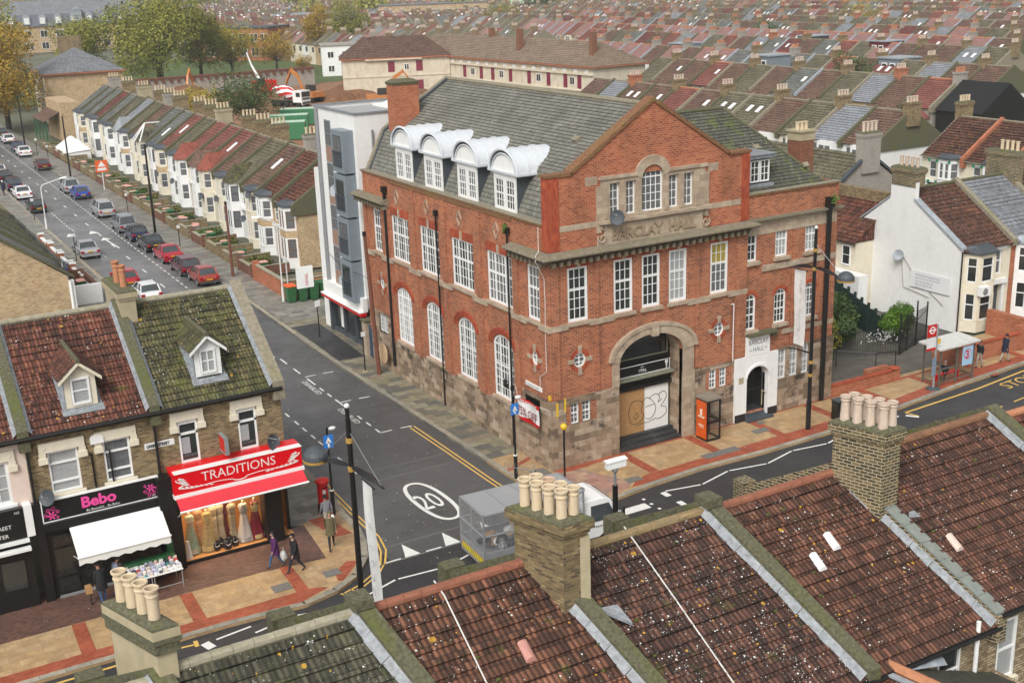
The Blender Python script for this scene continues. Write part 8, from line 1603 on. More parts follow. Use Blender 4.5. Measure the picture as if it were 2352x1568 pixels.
c=MB(); c.quad((X0_,-Wd,ZT+.01),(X1_,-Wd,ZT+.01),(X1_,Wd,ZT+.01),(X0_,Wd,ZT+.01)); c.build('mesh_roof',rm_.m,tk,world=False,recalc=False)
m=MB()
for i in range(-7,8):
    y=i*.15; m.prism([(X0_-.03,y,Z0-.05),(X0_-.03,y+.09,Z0-.05),(X0_-.03,y+.0,Z0+.2),(X0_-.03,y-.09,Z0+.2)],(-.01,0,0)) if -7<i<7 else None
m.build('chevrons_yellow',plain('chevron_yellow',(.65,.72,.05),.4),tk,world=False); m=MB(); m.box(X0_-.028,X0_-.021,-1.0,1.0,Z0-.05,Z0+.2); m.build('chevrons_red',M_redp,tk,world=False)
rub=[M_white2,M_black,plain('bag_tan',(.52,.36,.24),.7),plain('bag_grey',(.2,.2,.21),.6),plain('card',(.45,.28,.14),.8),plain('bag_blue',(.15,.35,.55),.5)]
for i in range(30):
    x,y=rnd.uniform(-7.9,-3.9),rnd.uniform(-8.0,-6.3); m=MB(); r_=rnd.uniform(.13,.3); m.ball((x,y,.95+rnd.uniform(.1,.55)),r_,5,(rnd.uniform(.8,1.4),rnd.uniform(.8,1.3),rnd.uniform(.6,1)))
    for k,v in enumerate(m.v): m.v[k]=tuple(c_+rnd.uniform(-.035,.035) for c_ in v)
    ci=rnd.choice([0,0,1,1,2,3,4,5]); tag(m.build('rubbish_bag',rub[ci]),['crumpled white sack','black rubbish sack','torn tan bag','dark grey sack','piece of brown card','small blue bag'][ci]+' in the heap of rubbish inside the caged lorry','rubbish','rubbish heaped in the caged lorry')
# =============== people
def person(label,x,y,rz,top,leg,shoe=M_black,skin=None,hair=None,h=1.72,pose='walk',coat=False,hood=None,z=0,arm=(0,0),extra=None,stride=.26,bulk=1):
    t=thing('person',label,'person',(x,y,z),math.radians(rz)); s=h/1.76; skin=skin or plain('skin',(.30,.16,.09),.6); st=stride
    J={}; E=[]; 
    def j(n,p,r): J[n]=(Vector(p)*s,r*s if not isinstance(r,tuple) else tuple(q*s for q in r))
    sit=pose=='sit'; hp=.98 if not sit else .52
    j('pel',(0,0,hp),(.15*bulk,.11*bulk)); j('sp',(0,.0,hp+.22),(.145*bulk,.11*bulk)); lean=.05 if pose=='walk' else (.10 if pose=='look' else 0)
    j('ch',(0,lean*.7,hp+.40),(.175*bulk,.125*bulk)); j('nk',(0,lean,hp+.53),.058); j('h0',(0,lean+.015+(.05 if pose=='look' else 0),hp+.62),.078); j('h1',(0,lean+.03+(.08 if pose=='look' else 0),hp+.70),.094); j('h2',(0,lean+.02+(.08 if pose=='look' else 0),hp+.775),.062)
    E+=[('pel','sp','t'),('sp','ch','t'),('ch','nk','t'),('nk','h0','s'),('h0','h1','s'),('h1','h2','s')]
    for sd,n in((-1,'l'),(1,'r')):
        sw_=(st if sd>0 else -st) if pose=='walk' else (.04*sd); aw=-sw_*.8
        j('hip'+n,(sd*.09,0,hp-.07),.095*bulk)
        if sit: j('kn'+n,(sd*.11,.42,.50),.065); j('an'+n,(sd*.11,.44,.10),.042); j('to'+n,(sd*.12,.60,.05),.038)
        else: j('kn'+n,(sd*.09,sw_*.55+.05,.52),.066*bulk**.5); j('an'+n,(sd*.09,sw_*1.15-(.06 if sw_<0 else 0),.10+(.05 if sw_<0 and pose=="walk" else 0)),.043); j('to'+n,(sd*.095,sw_*1.15+.14-(.03 if sw_<0 else 0),.045),.036)
        j('sh'+n,(sd*.19,lean*.7,hp+.46),.066*bulk**.5)
        a=arm[0] if sd<0 else arm[1]
        el=(sd*.235,aw*.35-.02+lean*.4,hp+.19) if a==0 else (sd*.235,.05,hp+.18); wr=(sd*.235,aw*.8+.06,hp-.05) if a==0 else (sd*.17,.30*a,hp+.16)
        if sit: el=(sd*.23,.08,hp+.2); wr=(sd*.14,.3,hp+.12)
        j('el'+n,el,.048*bulk**.5); j('wr'+n,wr,.033); d=(Vector(wr)-Vector(el)).normalized(); hd=Vector(wr)+d*.085; j('ha'+n,hd,.034)
        E+=[('pel','hip'+n,'l'),('hip'+n,'kn'+n,'l'),('kn'+n,'an'+n,'l'),('an'+n,'to'+n,'b'),('ch','sh'+n,'t'),('sh'+n,'el'+n,'t'),('el'+n,'wr'+n,'t'),('wr'+n,'ha'+n,'s')]
    names=list(J); idx={n:i for i,n in enumerate(names)}; me=bpy.data.meshes.new('b'); me.from_pydata([J[n][0] for n in names],[(idx[a],idx[b]) for a,b,_ in E],[]); ob=bpy.data.objects.new('b',me); COL.objects.link(ob)
    md=ob.modifiers.new('s','SKIN'); sv=me.skin_vertices[0].data
    for n in names: r=J[n][1]; sv[idx[n]].radius=r if isinstance(r,tuple) else(r,r); sv[idx[n]].use_root=(n=='pel')
    sb_=ob.modifiers.new('d','SUBSURF'); sb_.levels=1; sb_.render_levels=1; bpy.context.view_layer.update()
    nm=bpy.data.meshes.new_from_object(ob.evaluated_get(bpy.context.evaluated_depsgraph_get())); bpy.data.objects.remove(ob)
    segs=[(J[a][0],J[b][0],k) for a,b,k in E]; slot=dict(t=0,l=1,s=2,b=3); B_=MB(); B_.v=[tuple(v.co) for v in nm.vertices]
    for p in nm.polygons:
        c=p.center; best=None
        for a,b,k in segs:
            ab=b-a; tt=max(0,min(1,(c-a).dot(ab)/ab.length_squared)); d=(c-a-ab*tt).length
            if best is None or d<best[0]: best=(d,k)
        k=best[1]
        if coat and k=='l' and c.z>(hp-.32)*s: k='t'
        B_.f.append(list(p.vertices)); B_.mi.append(slot[k])
    for n,sd in(('l',-1),('r',1)):   # fingers and thumb, curled
        w,hnd=J['wr'+n][0],J['ha'+n][0]; d=(hnd-w).normalized(); sx=Vector((0,1,0)) if abs(d.y)<.8 else Vector((1,0,0)); sx=(sx-d*sx.dot(d)).normalized(); inn=d.cross(sx)*sd; B_.cur=2
        for q in range(4): o=hnd+d*.01+sx*(.024-.016*q)*s; L=(.045,.05,.047,.036)[q]*s; m1=o+d*L*.6+inn*.006; B_.tube(o,m1,.0095*s,.009*s,6); B_.tube(m1,m1+d*L*.35+inn*L*.5,.009*s,.007*s,6)
        o=w+(hnd-w)*.4+sx*.03*s; B_.tube(o,o+sx*.03*s+d*.03*s,.011*s,.009*s,6)
    hc=J['h1'][0]; B_.cur=2; B_.tube(hc+Vector((0,.085,-.005))*s,hc+Vector((0,.112,-.022))*s,.012*s,.016*s,6)
    for e in(-1,1): B_.tube(hc+Vector((e*.09,.0,-.0))*s,hc+Vector((e*.105,-.01,.0))*s,.025*s,.02*s,6)
    B_.cur=4
    for e in(-1,1): B_.tube(hc+Vector((e*.032,.080,.012))*s,hc+Vector((e*.032,.093,.012))*s,.011*s,n=6)
    B_.tube(hc+Vector((-.025,.083,-.045))*s,hc+Vector((.025,.083,-.045))*s,.006*s,n=5)
    while len(B_.mi)<len(B_.f): B_.mi.append(B_.cur)
    o=B_.build('body',[top,leg,skin,shoe,M_black],t,world=False,smooth=True); bpy.data.meshes.remove(nm)
    hm=hair or plain('black_hair',(.015,.012,.010),.7)
    if hair is not False:
        m=MB(); r0=.108*s; P=[]
        for k in range(7):
            th=k/6*(1.75 if not hood else 2.3); P.append([(hc.x+r0*math.sin(th)*math.cos(a),hc.y-.012+r0*1.02*math.sin(th)*math.sin(a)-(.0),hc.z+.01+r0*1.08*math.cos(th)) for a in [2*math.pi*i/14 for i in range(14)]])
        Q=MB(); Q.grid([r+[r[0]] for r in P]); Q.f=[f for f in Q.f if not (sum(Q.v[i][1] for i in f)/4>hc.y+.045*s and sum(Q.v[i][2] for i in f)/4<hc.z+.055*s)]; Q.mi=[0]*len(Q.f)
        hb=Q.build('hood' if hood else 'hair',hood or hm,t,world=False,smooth=True,recalc=False); so_=hb.modifiers.new('s','SOLIDIFY'); so_.thickness=.012; so_.offset=1
    if coat:
        m=MB(); n=14; m.loft([[((.165*bulk+ex)*s*math.cos(2*math.pi*i/n),((.125*bulk+ex*.8)*math.sin(2*math.pi*i/n)+yo)*s,zz*s) for i in range(n)] for ex,yo,zz in((.075,.0,hp-.30),(.06,.0,hp-.1),(.035,.0,hp+.1),(.04,lean*.5,hp+.3),(.0,lean*.7,hp+.47))],cap=False); cb=m.build('coat',top,t,world=False,smooth=True)
    return t,J
W_pur=plain('purple_coat',(.07,.012,.09),.8); W_blk=plain('black_coat',(.012,.012,.014),.85); W_jean=plain('blue_jeans',(.04,.09,.20),.85); W_olive=plain('olive_coat',(.12,.10,.05),.9); W_grey=plain('grey_jacket',(.19,.19,.21),.9); W_lt=plain('pale_trousers',(.36,.33,.28),.9); W_dk=plain('charcoal_coat',(.05,.05,.055),.9); W_nv=plain('dark_trousers',(.02,.022,.035),.9)
sk2=plain('skin_pale',(.45,.28,.20),.6)
person('woman in a purple coat and black headscarf walking left with a shopping bag',-14.9+.1,-2.0,95,W_pur,W_jean,h=1.63,coat=True,hood=W_blk,skin=sk2)
person('man in a black coat and black woollen cap walking left behind the woman in purple',-14.25,-2.85,100,W_blk,W_nv,h=1.75,coat=True,hood=W_blk,skin=sk2)
person('man in an olive coat and flat cap walking past the shop corner',-12.2,-1.65,160,W_olive,W_blk,h=1.72,coat=True,hood=W_olive,skin=sk2)
person('man in a grey jacket and pale trousers seen from behind carrying a white bag',-11.75,-.1,10,W_grey,W_lt,h=1.74,coat=False,bulk=1.1,stride=.2)
def bag(label,x,y,z,m,s=1,name='carrier_bag'): 
    q=MB(); q.ball((x,y,z),.15*s,5,(.8,1.1,1.25)); 
    for k,v in enumerate(q.v): q.v[k]=(v[0]+rnd.uniform(-.015,.015),v[1]+rnd.uniform(-.015,.015),v[2]+rnd.uniform(-.015,.015))
    q.tube((x,y,z+.15*s),(x,y,z+.33*s),.02,.008,5); tag(q.build(name,m),label,'bag')
bag('small white carrier bag hanging from the hand of the man in grey',-11.50,-.05,.62,M_white2); bag('silver grey carrier bag between the woman in purple and the man in black',-14.6,-2.45,.68,M_steel if 0 else plain('bag_silver',(.42,.42,.42),.5),1.2)
person('person in a black jacket and blue jeans standing at the left end of the stall',-21.6,-1.05,10,W_blk,W_jean,h=1.72,pose='look',coat=True,arm=(0,1)); person('person in a charcoal coat looking down at the market stall',-20.95,-1.75,-20,W_dk,W_blk,h=1.76,pose='look',coat=True,arm=(1,1)); person('person in a blue grey top half hidden under the white awning',-21.0,-.75,-80,plain('blue_grey_top',(.16,.19,.26),.9),W_jean,h=1.7,pose='look',arm=(1,0)); bag('white carrier bag beside the charcoal coated shopper at the stall',-20.75,-2.0,.5,M_white2)
q=thing('trolley','wheeled shopping trolley with a brown bag at the left of the stall shoppers','trolley',(-22.1,-.9,0)); m=MB(); m.box(-22.2,-21.95,-1.0,-.75,.55,.85); m.build('bag',M_wood,q); m=MB(); m.tube((-22.05,-.85,.1),(-22.0,-.9,.6),.015,n=6); m.tube((-22.0,-.9,.85),(-21.9,-1.0,1.05),.015,n=6); m.lathe([(.01,-.02),(.08,-.02),(.08,.02),(.01,.02)],(-22.05,-.85,.09),10,'X'); m.build('frame',M_black,q)
person('woman in a black waistcoat and pale trousers walking left past the bus shelter',28.8,-1.35,95,W_blk,W_lt,h=1.66,pose='walk',stride=.12); person('man in a dark navy coat and pale trousers walking away at the right edge',30.8,-1.5,-95,plain('navy_coat',(.015,.02,.04),.9),W_lt,h=1.74,coat=True,stride=.2)
person('grey haired person in black sitting on the red bus shelter bench',25.35,-1.75,115,W_blk,W_blk,h=1.65,pose='sit',hair=plain('grey_hair',(.35,.33,.31),.8),skin=sk2)
person('man in a dark coat and pale cap on the left pavement beside the parked cars',-10.15,104.2,10,plain('navy_coat',(.015,.02,.04),.9),plain('maroon_trousers',(.08,.02,.03),.9),h=1.75,coat=True,hood=M_white2)
person('driver in dark clothes with both hands on the wheel of the caged lorry',-2.75,-7.55,-93,W_blk,W_blk,h=1.7,pose='sit',skin=sk2,z=.62)
# =============== street furniture
def lamp(label,x,y,base_z,rz,H=10.76,band=True):
    t=thing('street_lamp',label,'street lamp',(x,y,base_z),rz,None); m=MB(); m.tube((0,0,0),(0,0,1.6),.13,n=12); m.tube((0,0,1.6),(0,0,H-.5),.105,.085,12); m.tube((0,0,H-.5),(0,0,H-.12),.07,n=10); m.build('post',M_black,t,world=False)
    m=MB(); m.ball((0,0,H-.08),.09,6); m.tube((0,0,H-.3),(0,0,H-.15),.05,n=8); m.build('finial',M_platew,t,world=False); m=MB(); [m.tube((0,0,z),(0,0,z+.16),.118,n=12) for z in(H-1.3,8.5,3.6,2.9)]; m.build('gold_band',M_gold,t,world=False)
    def wing(s,L,z):
        n=8; secs=[]
        for i in range(n+1):
            k=i/n; w=.05+.12*math.sin(math.pi*min(1,k*1.1))**.8; x_=s*L*k; zz=z+.1-.28*k+.06*math.sin(math.pi*k); secs.append([(x_,-w,zz),(x_,0,zz+w*.7),(x_,w,zz),(x_,0,zz-w*.5)])
        m.loft(secs)
    m=MB(); wing(-1,1.7,8.55); wing(1,1.6,8.55); m.build('arm',M_black,t,world=False)
    m=MB(); m.lathe([(.40,-.02),(.42,.0),(.40,.14),(.32,.26),(.18,.36),(.05,.40)],(-1.95,0,8.4),18); m.build('lamp_head',M_leadd,t,world=False); m=MB(); m.lathe([(.43,-.1),(.44,-.03),(.36,-.02)],(-1.95,0,8.4),18); m.build('lamp_rim',M_gold,t,world=False)
    m=MB(); m.tube((0,0,H-.9),(1.5,0,8.42),.012,n=5); m.tube((0,0,H-.9),(-1.6,0,8.6),.012,n=5); m.build('stay_wire',M_steel,t,world=False)
    return t
l1=lamp('tall black street lamp with gold bands and a dome head standing at the shop corner',-15.5,-13.15,0,math.radians(-76))
l2=lamp('tall black street lamp with gold bands before the wing of the hall',13.83,-2.9,0,math.radians(96))
def banner(label,x,y,z0,z1,sx,top_,bot):
    t=thing('banner',label,'banner',(x,y,z0),0); m=MB(); P=[]
    for i in range(9): k=i/8; z=z0+(z1-z0)*k; w=bot+(top_-bot)*k; P.append([(x+.05*math.sin(k*5),y-w/2,z),(x+.03*math.sin(k*5)+.02,y,z),(x+.05*math.sin(k*5+.5),y+w/2,z)])
    m.grid(P); m.build('cloth',M_platew,t,recalc=False); m=MB()
    for i in range(10):
        k=rnd.uniform(.08,.9); zz=z0+(z1-z0)*k; a=rnd.uniform(0,3); m.path([(x-.06,y+.13*math.cos(a+j*.8)*(1-j*.1),zz+.13*math.sin(a+j*.8)) for j in range(6)],.008,4)
    m.build('print',plain('banner_print',(.42,.38,.44),.7),t); m=MB(); m.tube((x,y-w/2-.1,z1),(x,y+w/2+.1,z1),.03,n=6); m.build('rod',M_black,t); return t
banner('long white faded banner hanging from the left street lamp',-15.3,-13.95,2.8,8.3,0,.75,.85); banner('long white printed banner hanging beside the right street lamp in front of the hall',13.83,-1.95,4.35,8.35,0,.8,.8)
m=MB(); m.loft([[(13.83-w_,-2.9+1.7*k,4.1-.15*k+.1*math.sin(3*k)),(13.83+w_,-2.9+1.7*k,4.1-.15*k+.1*math.sin(3*k)),(13.83,-2.9+1.7*k,4.2-.15*k)] for k,w_ in((0,.05),(.3,.12),(.7,.1),(1,.02))]); ar_=m.build('lower_arm',M_black,None); ar_.parent=l2; ar_.matrix_parent_inverse=(Matrix.Translation(l2.location)@Matrix.Rotation(math.radians(96),4,'Z')).inverted()
def post(label,name,x,y,h,r,m_,cat,extra=None,group=None):
    t=thing(name,label,cat,(x,y,0),0,group); m=MB(); m.tube((x,y,0),(x,y,h),r,r*.9,10); m.build('post',m_,t); return t
def signpost(label,x,y,h,sz):
    t=post(label,'sign_post',x,y,h,.055,M_black,'sign'); m=MB(); m.tube((x,y,.0),(x,y,1.1),.09,n=10); m.tube((x,y,1.1),(x,y,1.18),.1,n=10); m.build('sleeve',M_black,t); m=MB(); m.tube((x,y,1.18),(x,y,1.24),.1,n=10); m.build('white_collar',M_platew,t)
    m=MB(); m.box(x-sz*.38,x+sz*.38,y-.09,y-.06,h-.35-sz,h-.35); p=m.build('one_way_plate',M_blue,t); m=MB(); m.box(x-sz*.07,x+sz*.07,y-.1,y-.09,h-.3-sz,h-.6-sz*.1); m.poly((x-sz*.24,y-.1,h-.72),(x+sz*.24,y-.1,h-.72),(x,y-.1,h-.42)); m.build('arrow',M_white,p); m=MB(); m.ball((x+.25,y,h-.1),.13,5,(1.4,.8,.7)); m.build('lamp',M_platew,t); return t
signpost('black sign post with blue one way arrow sign by the pillar box',-10.86,1.45,4.25,.62); signpost('black sign post with blue one way arrow sign at the hall corner',-1.95,.25,4.2,.55)
t=post('belisha beacon with a yellow globe on a black pole by the hall corner','belisha_beacon',-.34,-1.58,2.75,.05,M_black,'beacon'); m=MB(); m.ball((-.34,-1.58,2.88),.17,8); m.build('globe',M_yellow,t); m=MB(); m.tube((-.34,-1.58,.0),(-.34,-1.58,.22),.1,n=10); m.build('white_base',M_platew,t); m=MB(); m.tube((-.25,-1.5,1.6),(-.2,-1.5,3.5),.02,n=5); m.build('bracket',M_steel,t)
# CCTV camera on its pole on the near pavement
cx,cy=-5.55,-13.3; t=thing('security_camera','white security camera on a black pole in front of the zebra crossing','camera',(cx,cy,0)); m=MB(); m.tube((cx,cy,0),(cx,cy,5.55),.12,.1,12); m.build('pole',M_black,t); m=MB(); m.tube((cx,cy,5.55),(cx,cy,6.1),.05,n=8); m.ball((cx,cy,6.15),.12,6); m.build('bracket',M_steel,t); m=MB(); m.obox((cx,cy,6.25),(.95,-.2,.1),(.2,.95,0),(0,0,1),-.35,.4,-.13,.13,0,.27); m.obox((cx,cy,6.25),(.95,-.2,.1),(.2,.95,0),(0,0,1),-.38,.45,-.16,.16,.25,.3); m.build('housing',M_white2,t)
# pillar box
x,y=-9.95+-.0,1.7; x,y=-11.1,2.0; t=thing('pillar_box','red cast iron pillar box with a black base at the corner of the shops','post box',(x,y,0)); m=MB(); m.lathe([(.27,0),(.27,.42),(.25,.43)],(x,y,0),20); m.build('base',M_black,t); m=MB(); m.lathe([(.245,.42),(.245,1.42),(.27,1.44),(.32,1.47),(.33,1.55),(.28,1.60),(.12,1.66),(.02,1.67)],(x,y,0),24); m.build('drum',M_redp,t,smooth=False); m=MB(); m.box(x-.13,x+.13,y-.255,y-.2,1.24,1.3); m.build('slot',M_black,t); m=MB(); m.box(x-.09,x+.05,y-.262,y-.2,.98,1.16); m.build('collection_plate',M_platew,t)
# phone box
t=thing('phone_box','black framed telephone box with an orange advertisement panel beside the hall steps','phone box',(8.85,-.9,0)); a,b,c,d=8.4,9.28,-1.35,-.45; m=MB()
for X_ in(a,b-.07):
    for Y_ in(c,d-.07): m.box(X_,X_+.07,Y_,Y_+.07,0,2.2)
m.box(a,b,c,c+.06,.95,1.1); m.box(a,b,d-.06,d,.95,1.1); m.box(b-.06,b,c,d,.95,1.1)
for z_ in(0,2.1): m.box(a+.07,b-.07,c,c+.06,z_,z_+.12); m.box(a+.07,b-.07,d-.06,d,z_,z_+.12); m.box(a,a+.06,c+.07,d-.07,z_,z_+.12); m.box(b-.06,b,c+.07,d-.07,z_,z_+.12)
m.build('frame',M_black,t); m=MB(); m.box(a-.04,b+.04,c-.04,d+.04,2.2,2.28); m.box(a,b,c,d,2.28,2.31); m.build('roof',plain('bronze_grey',(.24,.21,.17),.6,var=.2),t); m=MB(); m.box(a-.02,a,c+.05,d-.05,.12,2.1); m.build('advert_panel',plain('advert_orange',(.62,.10,.012),.35,var=.3,scale=2),t); m=MB(); m.lathe([(.06,0),(.07,.2),(.075,.3),(.03,.32)],(a-.03,(c+d)/2,1.35),10); m.box(a-.03,a-.02,c+.2,d-.2,1.22,1.3); m.box(a-.025,a-.02,c+.25,d-.25,.78,.84); m.box(a-.025,a-.02,c+.25,d-.3,.68,.72); m.build('advert_print',M_cream,t)
m=MB(); m.box(a+.07,b-.07,c+.02,c+.03,.12,2.1); m.box(b-.03,b-.02,c+.07,d-.07,.12,2.1); m.build('glass',M_clear,t); m=MB(); m.box(a+.1,a+.4,d-.3,d-.1,.9,1.9); m.build('telephone',M_leadd,t); m=MB(); m.box(b-.4,b-.15,d-.1,d-.08,1.1,1.55); m.build('notice',M_platew,t)
# litter bin
t=thing('litter_bin','black litter bin on the buff pavement behind the near chimney pots','bin',(16.1,-2.7,0)); m=MB(); m.box(15.85,16.35,-3.0,-2.5,0,1.05); m.build('casing',M_black,t); m=MB(); m.box(15.82,16.38,-3.03,-2.47,1.05,1.12); m.build('lid',M_leadd,t); m=MB(); m.box(15.84,15.85,-2.9,-2.6,.75,.92); m.build('opening',M_soot,t)
# bus stop and shelter
bx,by=23.75,-2.37; t=thing('bus_stop','bus stop pole with a red roundel flag beside the shelter','bus stop',(bx,by,0)); m=MB(); m.tube((bx,by,.1),(bx,by,3.8),.06,n=10); m.build('pole',M_alu,t); m=MB(); m.lathe([(.4,0),(.38,.06),(.12,.1)],(bx,by,0),16); m.build('base',M_leadd,t); m=MB(); m.box(bx-.75,bx-.06,by-.02,by+.02,3.15,3.85); fg_=m.build('flag',M_redp,t); m=MB(); R=.22
for i in range(24):
    p,q_=2*math.pi*i/24,2*math.pi*(i+1)/24; m.poly(*[(bx-.4+r*math.cos(a_),by-.024,3.53+r*math.sin(a_)) for r,a_ in((R*.68,p),(R,p),(R,q_),(R*.68,q_))])
m.box(bx-.68,bx-.12,by-.026,by-.022,3.49,3.57); m.build('roundel',M_white,fg_); m=MB(); m.box(bx-.75,bx-.06,by-.02,by+.02,2.5,3.02); m.build('route_plate',M_platew,t); m=MB(); m.box(bx-.75,bx-.06,by-.022,by+.022,2.36,2.5); m.build('red_strip',M_redp,t); m=MB(); m.box(bx-.3,bx+.0,by-.1,by-.06,.85,1.9); m.build('timetable_case',plain('case_blue_grey',(.20,.25,.32),.4),t); m=MB(); m.box(bx+.08,bx+.3,by-.02,by+.02,2.65,2.95); m.build('yellow_plate',M_yellow,t)
t=thing('bus_shelter','glass bus shelter with a pale roof and a red bench','bus shelter',(25.7,-1.8,0)); m=MB(); 
for X_ in(24.25,25.6,27.0):
    m.box(X_-.04,X_+.04,-2.36,-2.28,0,2.2)
for X_ in(24.25,27.0): m.box(X_-.04,X_+.04,-1.2,-1.12,0,2.2); m.box(X_-.03,X_+.03,-2.3,-1.15,.2,.26); m.box(X_-.03,X_+.03,-2.3,-1.15,2.1,2.18)
for z_ in(.22,1.0,2.1): m.box(24.25,27.0,-2.34,-2.29,z_,z_+.06)
m.build('frame',plain('bronze_metal',(.12,.11,.09),.5),t); m=MB(); m.prism([(24.0,-2.5,2.2),(27.3,-2.5,2.2),(27.3,-.9,2.32),(24.0,-.9,2.32)],(0,0,.09)); m.build('roof',plain('shelter_roof',(.60,.59,.56),.5,var=.12,dirt=((.3,.27,.2),.5)),t); m=MB(); m.quad((24.25,-2.31,.28),(27,-2.31,.28),(27,-2.31,2.1),(24.25,-2.31,2.1)); m.build('glass',M_clear,t,recalc=False)
m=MB(); m.box(26.0,26.8,-2.42,-2.36,.95,2.05); ad=m.build('poster',plain('poster_blue',(.35,.55,.72),.4,var=.03),t); m=MB(); text(m,'3',(26.18,-2.425,1.38),(1,0,0),(0,0,1),.62,.002,bold=.02); 
for i in range(20): p,q_=2*math.pi*i/20,2*math.pi*(i+1)/20; m.poly(*[(26.38+r*math.cos(a_),-2.424,1.6+r*math.sin(a_)) for r,a_ in((.27,p),(.31,p),(.31,q_),(.27,q_))])
m.build('poster_print',M_redp,ad); m=MB(); m.box(24.6,26.4,-1.95,-1.6,.45,.52); m.box(24.65,24.72,-1.9,-1.65,0,.45); m.box(26.3,26.37,-1.9,-1.65,0,.45); m.build('bench',M_redp,t)
# walls, railings and the garden beside the hall
t=thing('garden_wall','low red brick wall with a rounded end along the buff pavement beside the hall','wall',(21,.2,0)); m=MB(); m.box(18.3,23.3,.1,.35,0,.5); m.box(23.1,23.75,.05,.4,0,.62); m.box(22.3,24.0,1.2,1.5,0,.4); m.build('brickwork',M_orb,t); m=MB(); m.box(18.3,23.3,.05,.4,.5,.58); m.lathe([(.01,.0),(.32,.0),(.32,.06),(.01,.1)],(23.4,.22,.62),10); m.build('coping',M_rub,t)
t=thing('garden_wall','red brick front wall of the white end house behind the bus shelter','wall',(33,.5,0)); m=MB(); m.box(27.9,33.6,-.5,-.25,0,1.05); m.box(27.8,28.1,-.55,1.3,0,1.15); m.box(33.4,33.9,-.6,-.1,0,1.5); m.box(34.8,48,-.5,-.25,0,1.2); m.box(34.6,35,-.55,3.0,0,1.6); m.build('brickwork',M_orb,t); m=MB(); m.box(27.85,33.6,-.55,-.2,1.05,1.12); m.box(27.75,28.15,-.6,1.3,1.15,1.22); m.build('coping',M_rub,t)
t=thing('railing','black tubular handrail across the gravel yard beside the hall','railing',(22.5,2.5,0)); m=MB(); P=[(19.0,5.0,.95),(22.2,3.6,1.0),(23.7,1.9,1.0),(24.9,1.5,1.0)]; m.path(P,.04,8); [m.tube((x_,y_,0),(x_,y_,z_),.03,n=6) for x_,y_,z_ in((20.4,4.4,.95),(22.2,3.6,1),(23.7,1.9,1),(24.9,1.5,1))]; m.build('rails',M_blackm,t)
t=thing('iron_fence','black iron railings with an arched gate across the garden beside the hall','fence',(24,4,0)); m=MB()
def fpt(k):
    a_,b_=((18.4,7.2),(26.9,3.05)) if k<.62 else((26.9,3.05),(30.6,4.3)); q_=k/.62 if k<.62 else(k-.62)/.38; return a_[0]+(b_[0]-a_[0])*q_,a_[1]+(b_[1]-a_[1])*q_
n=96
for i in range(n+1):
    k=i/n; x_,y_=fpt(k); hh=1.75+(.55 if .62<k<.85 else 0)*math.sin(math.pi*(k-.62)/.23)+(.5 if k>=.85 else 0); m.tube((x_,y_,0),(x_,y_,hh),.012,n=4)
for a_,b_ in((0,.62),(.85,1)):
    for z_ in(.25,1.6): m.tube((*fpt(a_),z_),(*fpt(b_),z_+(.45 if a_>.5 and z_>1 else 0)),.02,n=5)
for k,hh in((.3,2.0),(.62,2.6),(.72,2.4),(.85,2.9),(1,2.5)): m.tube((*fpt(k),0),(*fpt(k),hh),.055,n=6)
m.path([(*fpt(.62+.023*i),1.7+.6*math.sin(math.pi*i/10)) for i in range(11)],.022,5); m.tube((*fpt(.62),.25),(*fpt(.85),.25),.02,n=5); m.build('bars',M_blackm,t)
t=thing('panel_fence','dark green stepped timber fence at the foot of the white gable','fence',(30,10,0)); m=MB()
for i in range(8): x_=30.3-.25*i; y_=12.6-.85*i; m.obox((x_,y_,0),Vector((-.31,-.95,0)).normalized(),Vector((.95,-.31,0)).normalized(),(0,0,1),0,.9,-.04,.04,0,2.5-.14*i)
for i in range(9): x_=30.3-.25*i; y_=12.6-.85*i; m.box(x_-.07,x_+.07,y_-.07,y_+.07,0,2.85-.14*i)
m.build('panels',plain('dark_green_wood',(.012,.035,.028),.8,var=.3),t)
g=MB(); g.quad((18.3,.4,.004),(33,.4,.004),(33,14,.004),(18.3,14,.004)); struct('yard_ground',g,plain('damp_yard',(.11,.10,.085),.7,var=.3,scale=1.2,dirt=((.07,.075,.03),.6))); g=MB(); g.quad((18.35,.42,.012),(23,.42,.012),(23.5,1.3,.012),(18.35,2.0,.012)); struct('gravel',g,plain('gravel',(.20,.18,.15),.95,var=.6,scale=14))
tree('round clipped bright green bush behind the iron railings',28.6,5.0,2.6,1.35,leafmat('box_green',(.04,.10,.005),(.09,.19,.01),(.16,.27,.02)),31,5200,.15,.06,1,.5,None,'bush','bush',True)
for i,(x_,y_,h_,r_,m_,l) in enumerate(((27.5,9.5,2.8,1.7,L_d,'broad dark shrub against the stepped green fence'),(24.5,11,3.4,2.0,L_g,'tall loose shrub at the far back of the garden'),(20.5,10,3.2,1.8,L_d,'dark shrub in the back corner by the hall wall'),(25,6.2,2.0,1.3,L_d,'dark shrub behind the middle of the iron railings'),(21.5,8.8,2.2,1.5,L_g,'mid green shrub left of centre in the garden'),(21,7,3.0,1.5,L_d,'loose dark shrub at the left back of the garden'),(23.5,6.6,2.4,1.4,L_g,'loose green shrub in the middle of the garden'),(25.8,8.4,2.6,1.6,L_d,'dark shrub against the green fence'),(19.6,5.5,2.0,1.1,L_g,'low shrub next to the hall wall behind the railings'),(22,4.9,1.2,1.0,L_d,'low dark shrub just behind the iron railings'),(30.8,6.6,1.6,.9,L_d,'dark low shrub at the foot of the white gable'))): tree(l,x_,y_,h_,r_,m_,40+i,2600,.24,.05,1,.5,'garden shrubs','shrub','shrub',True)
m=MB(); 
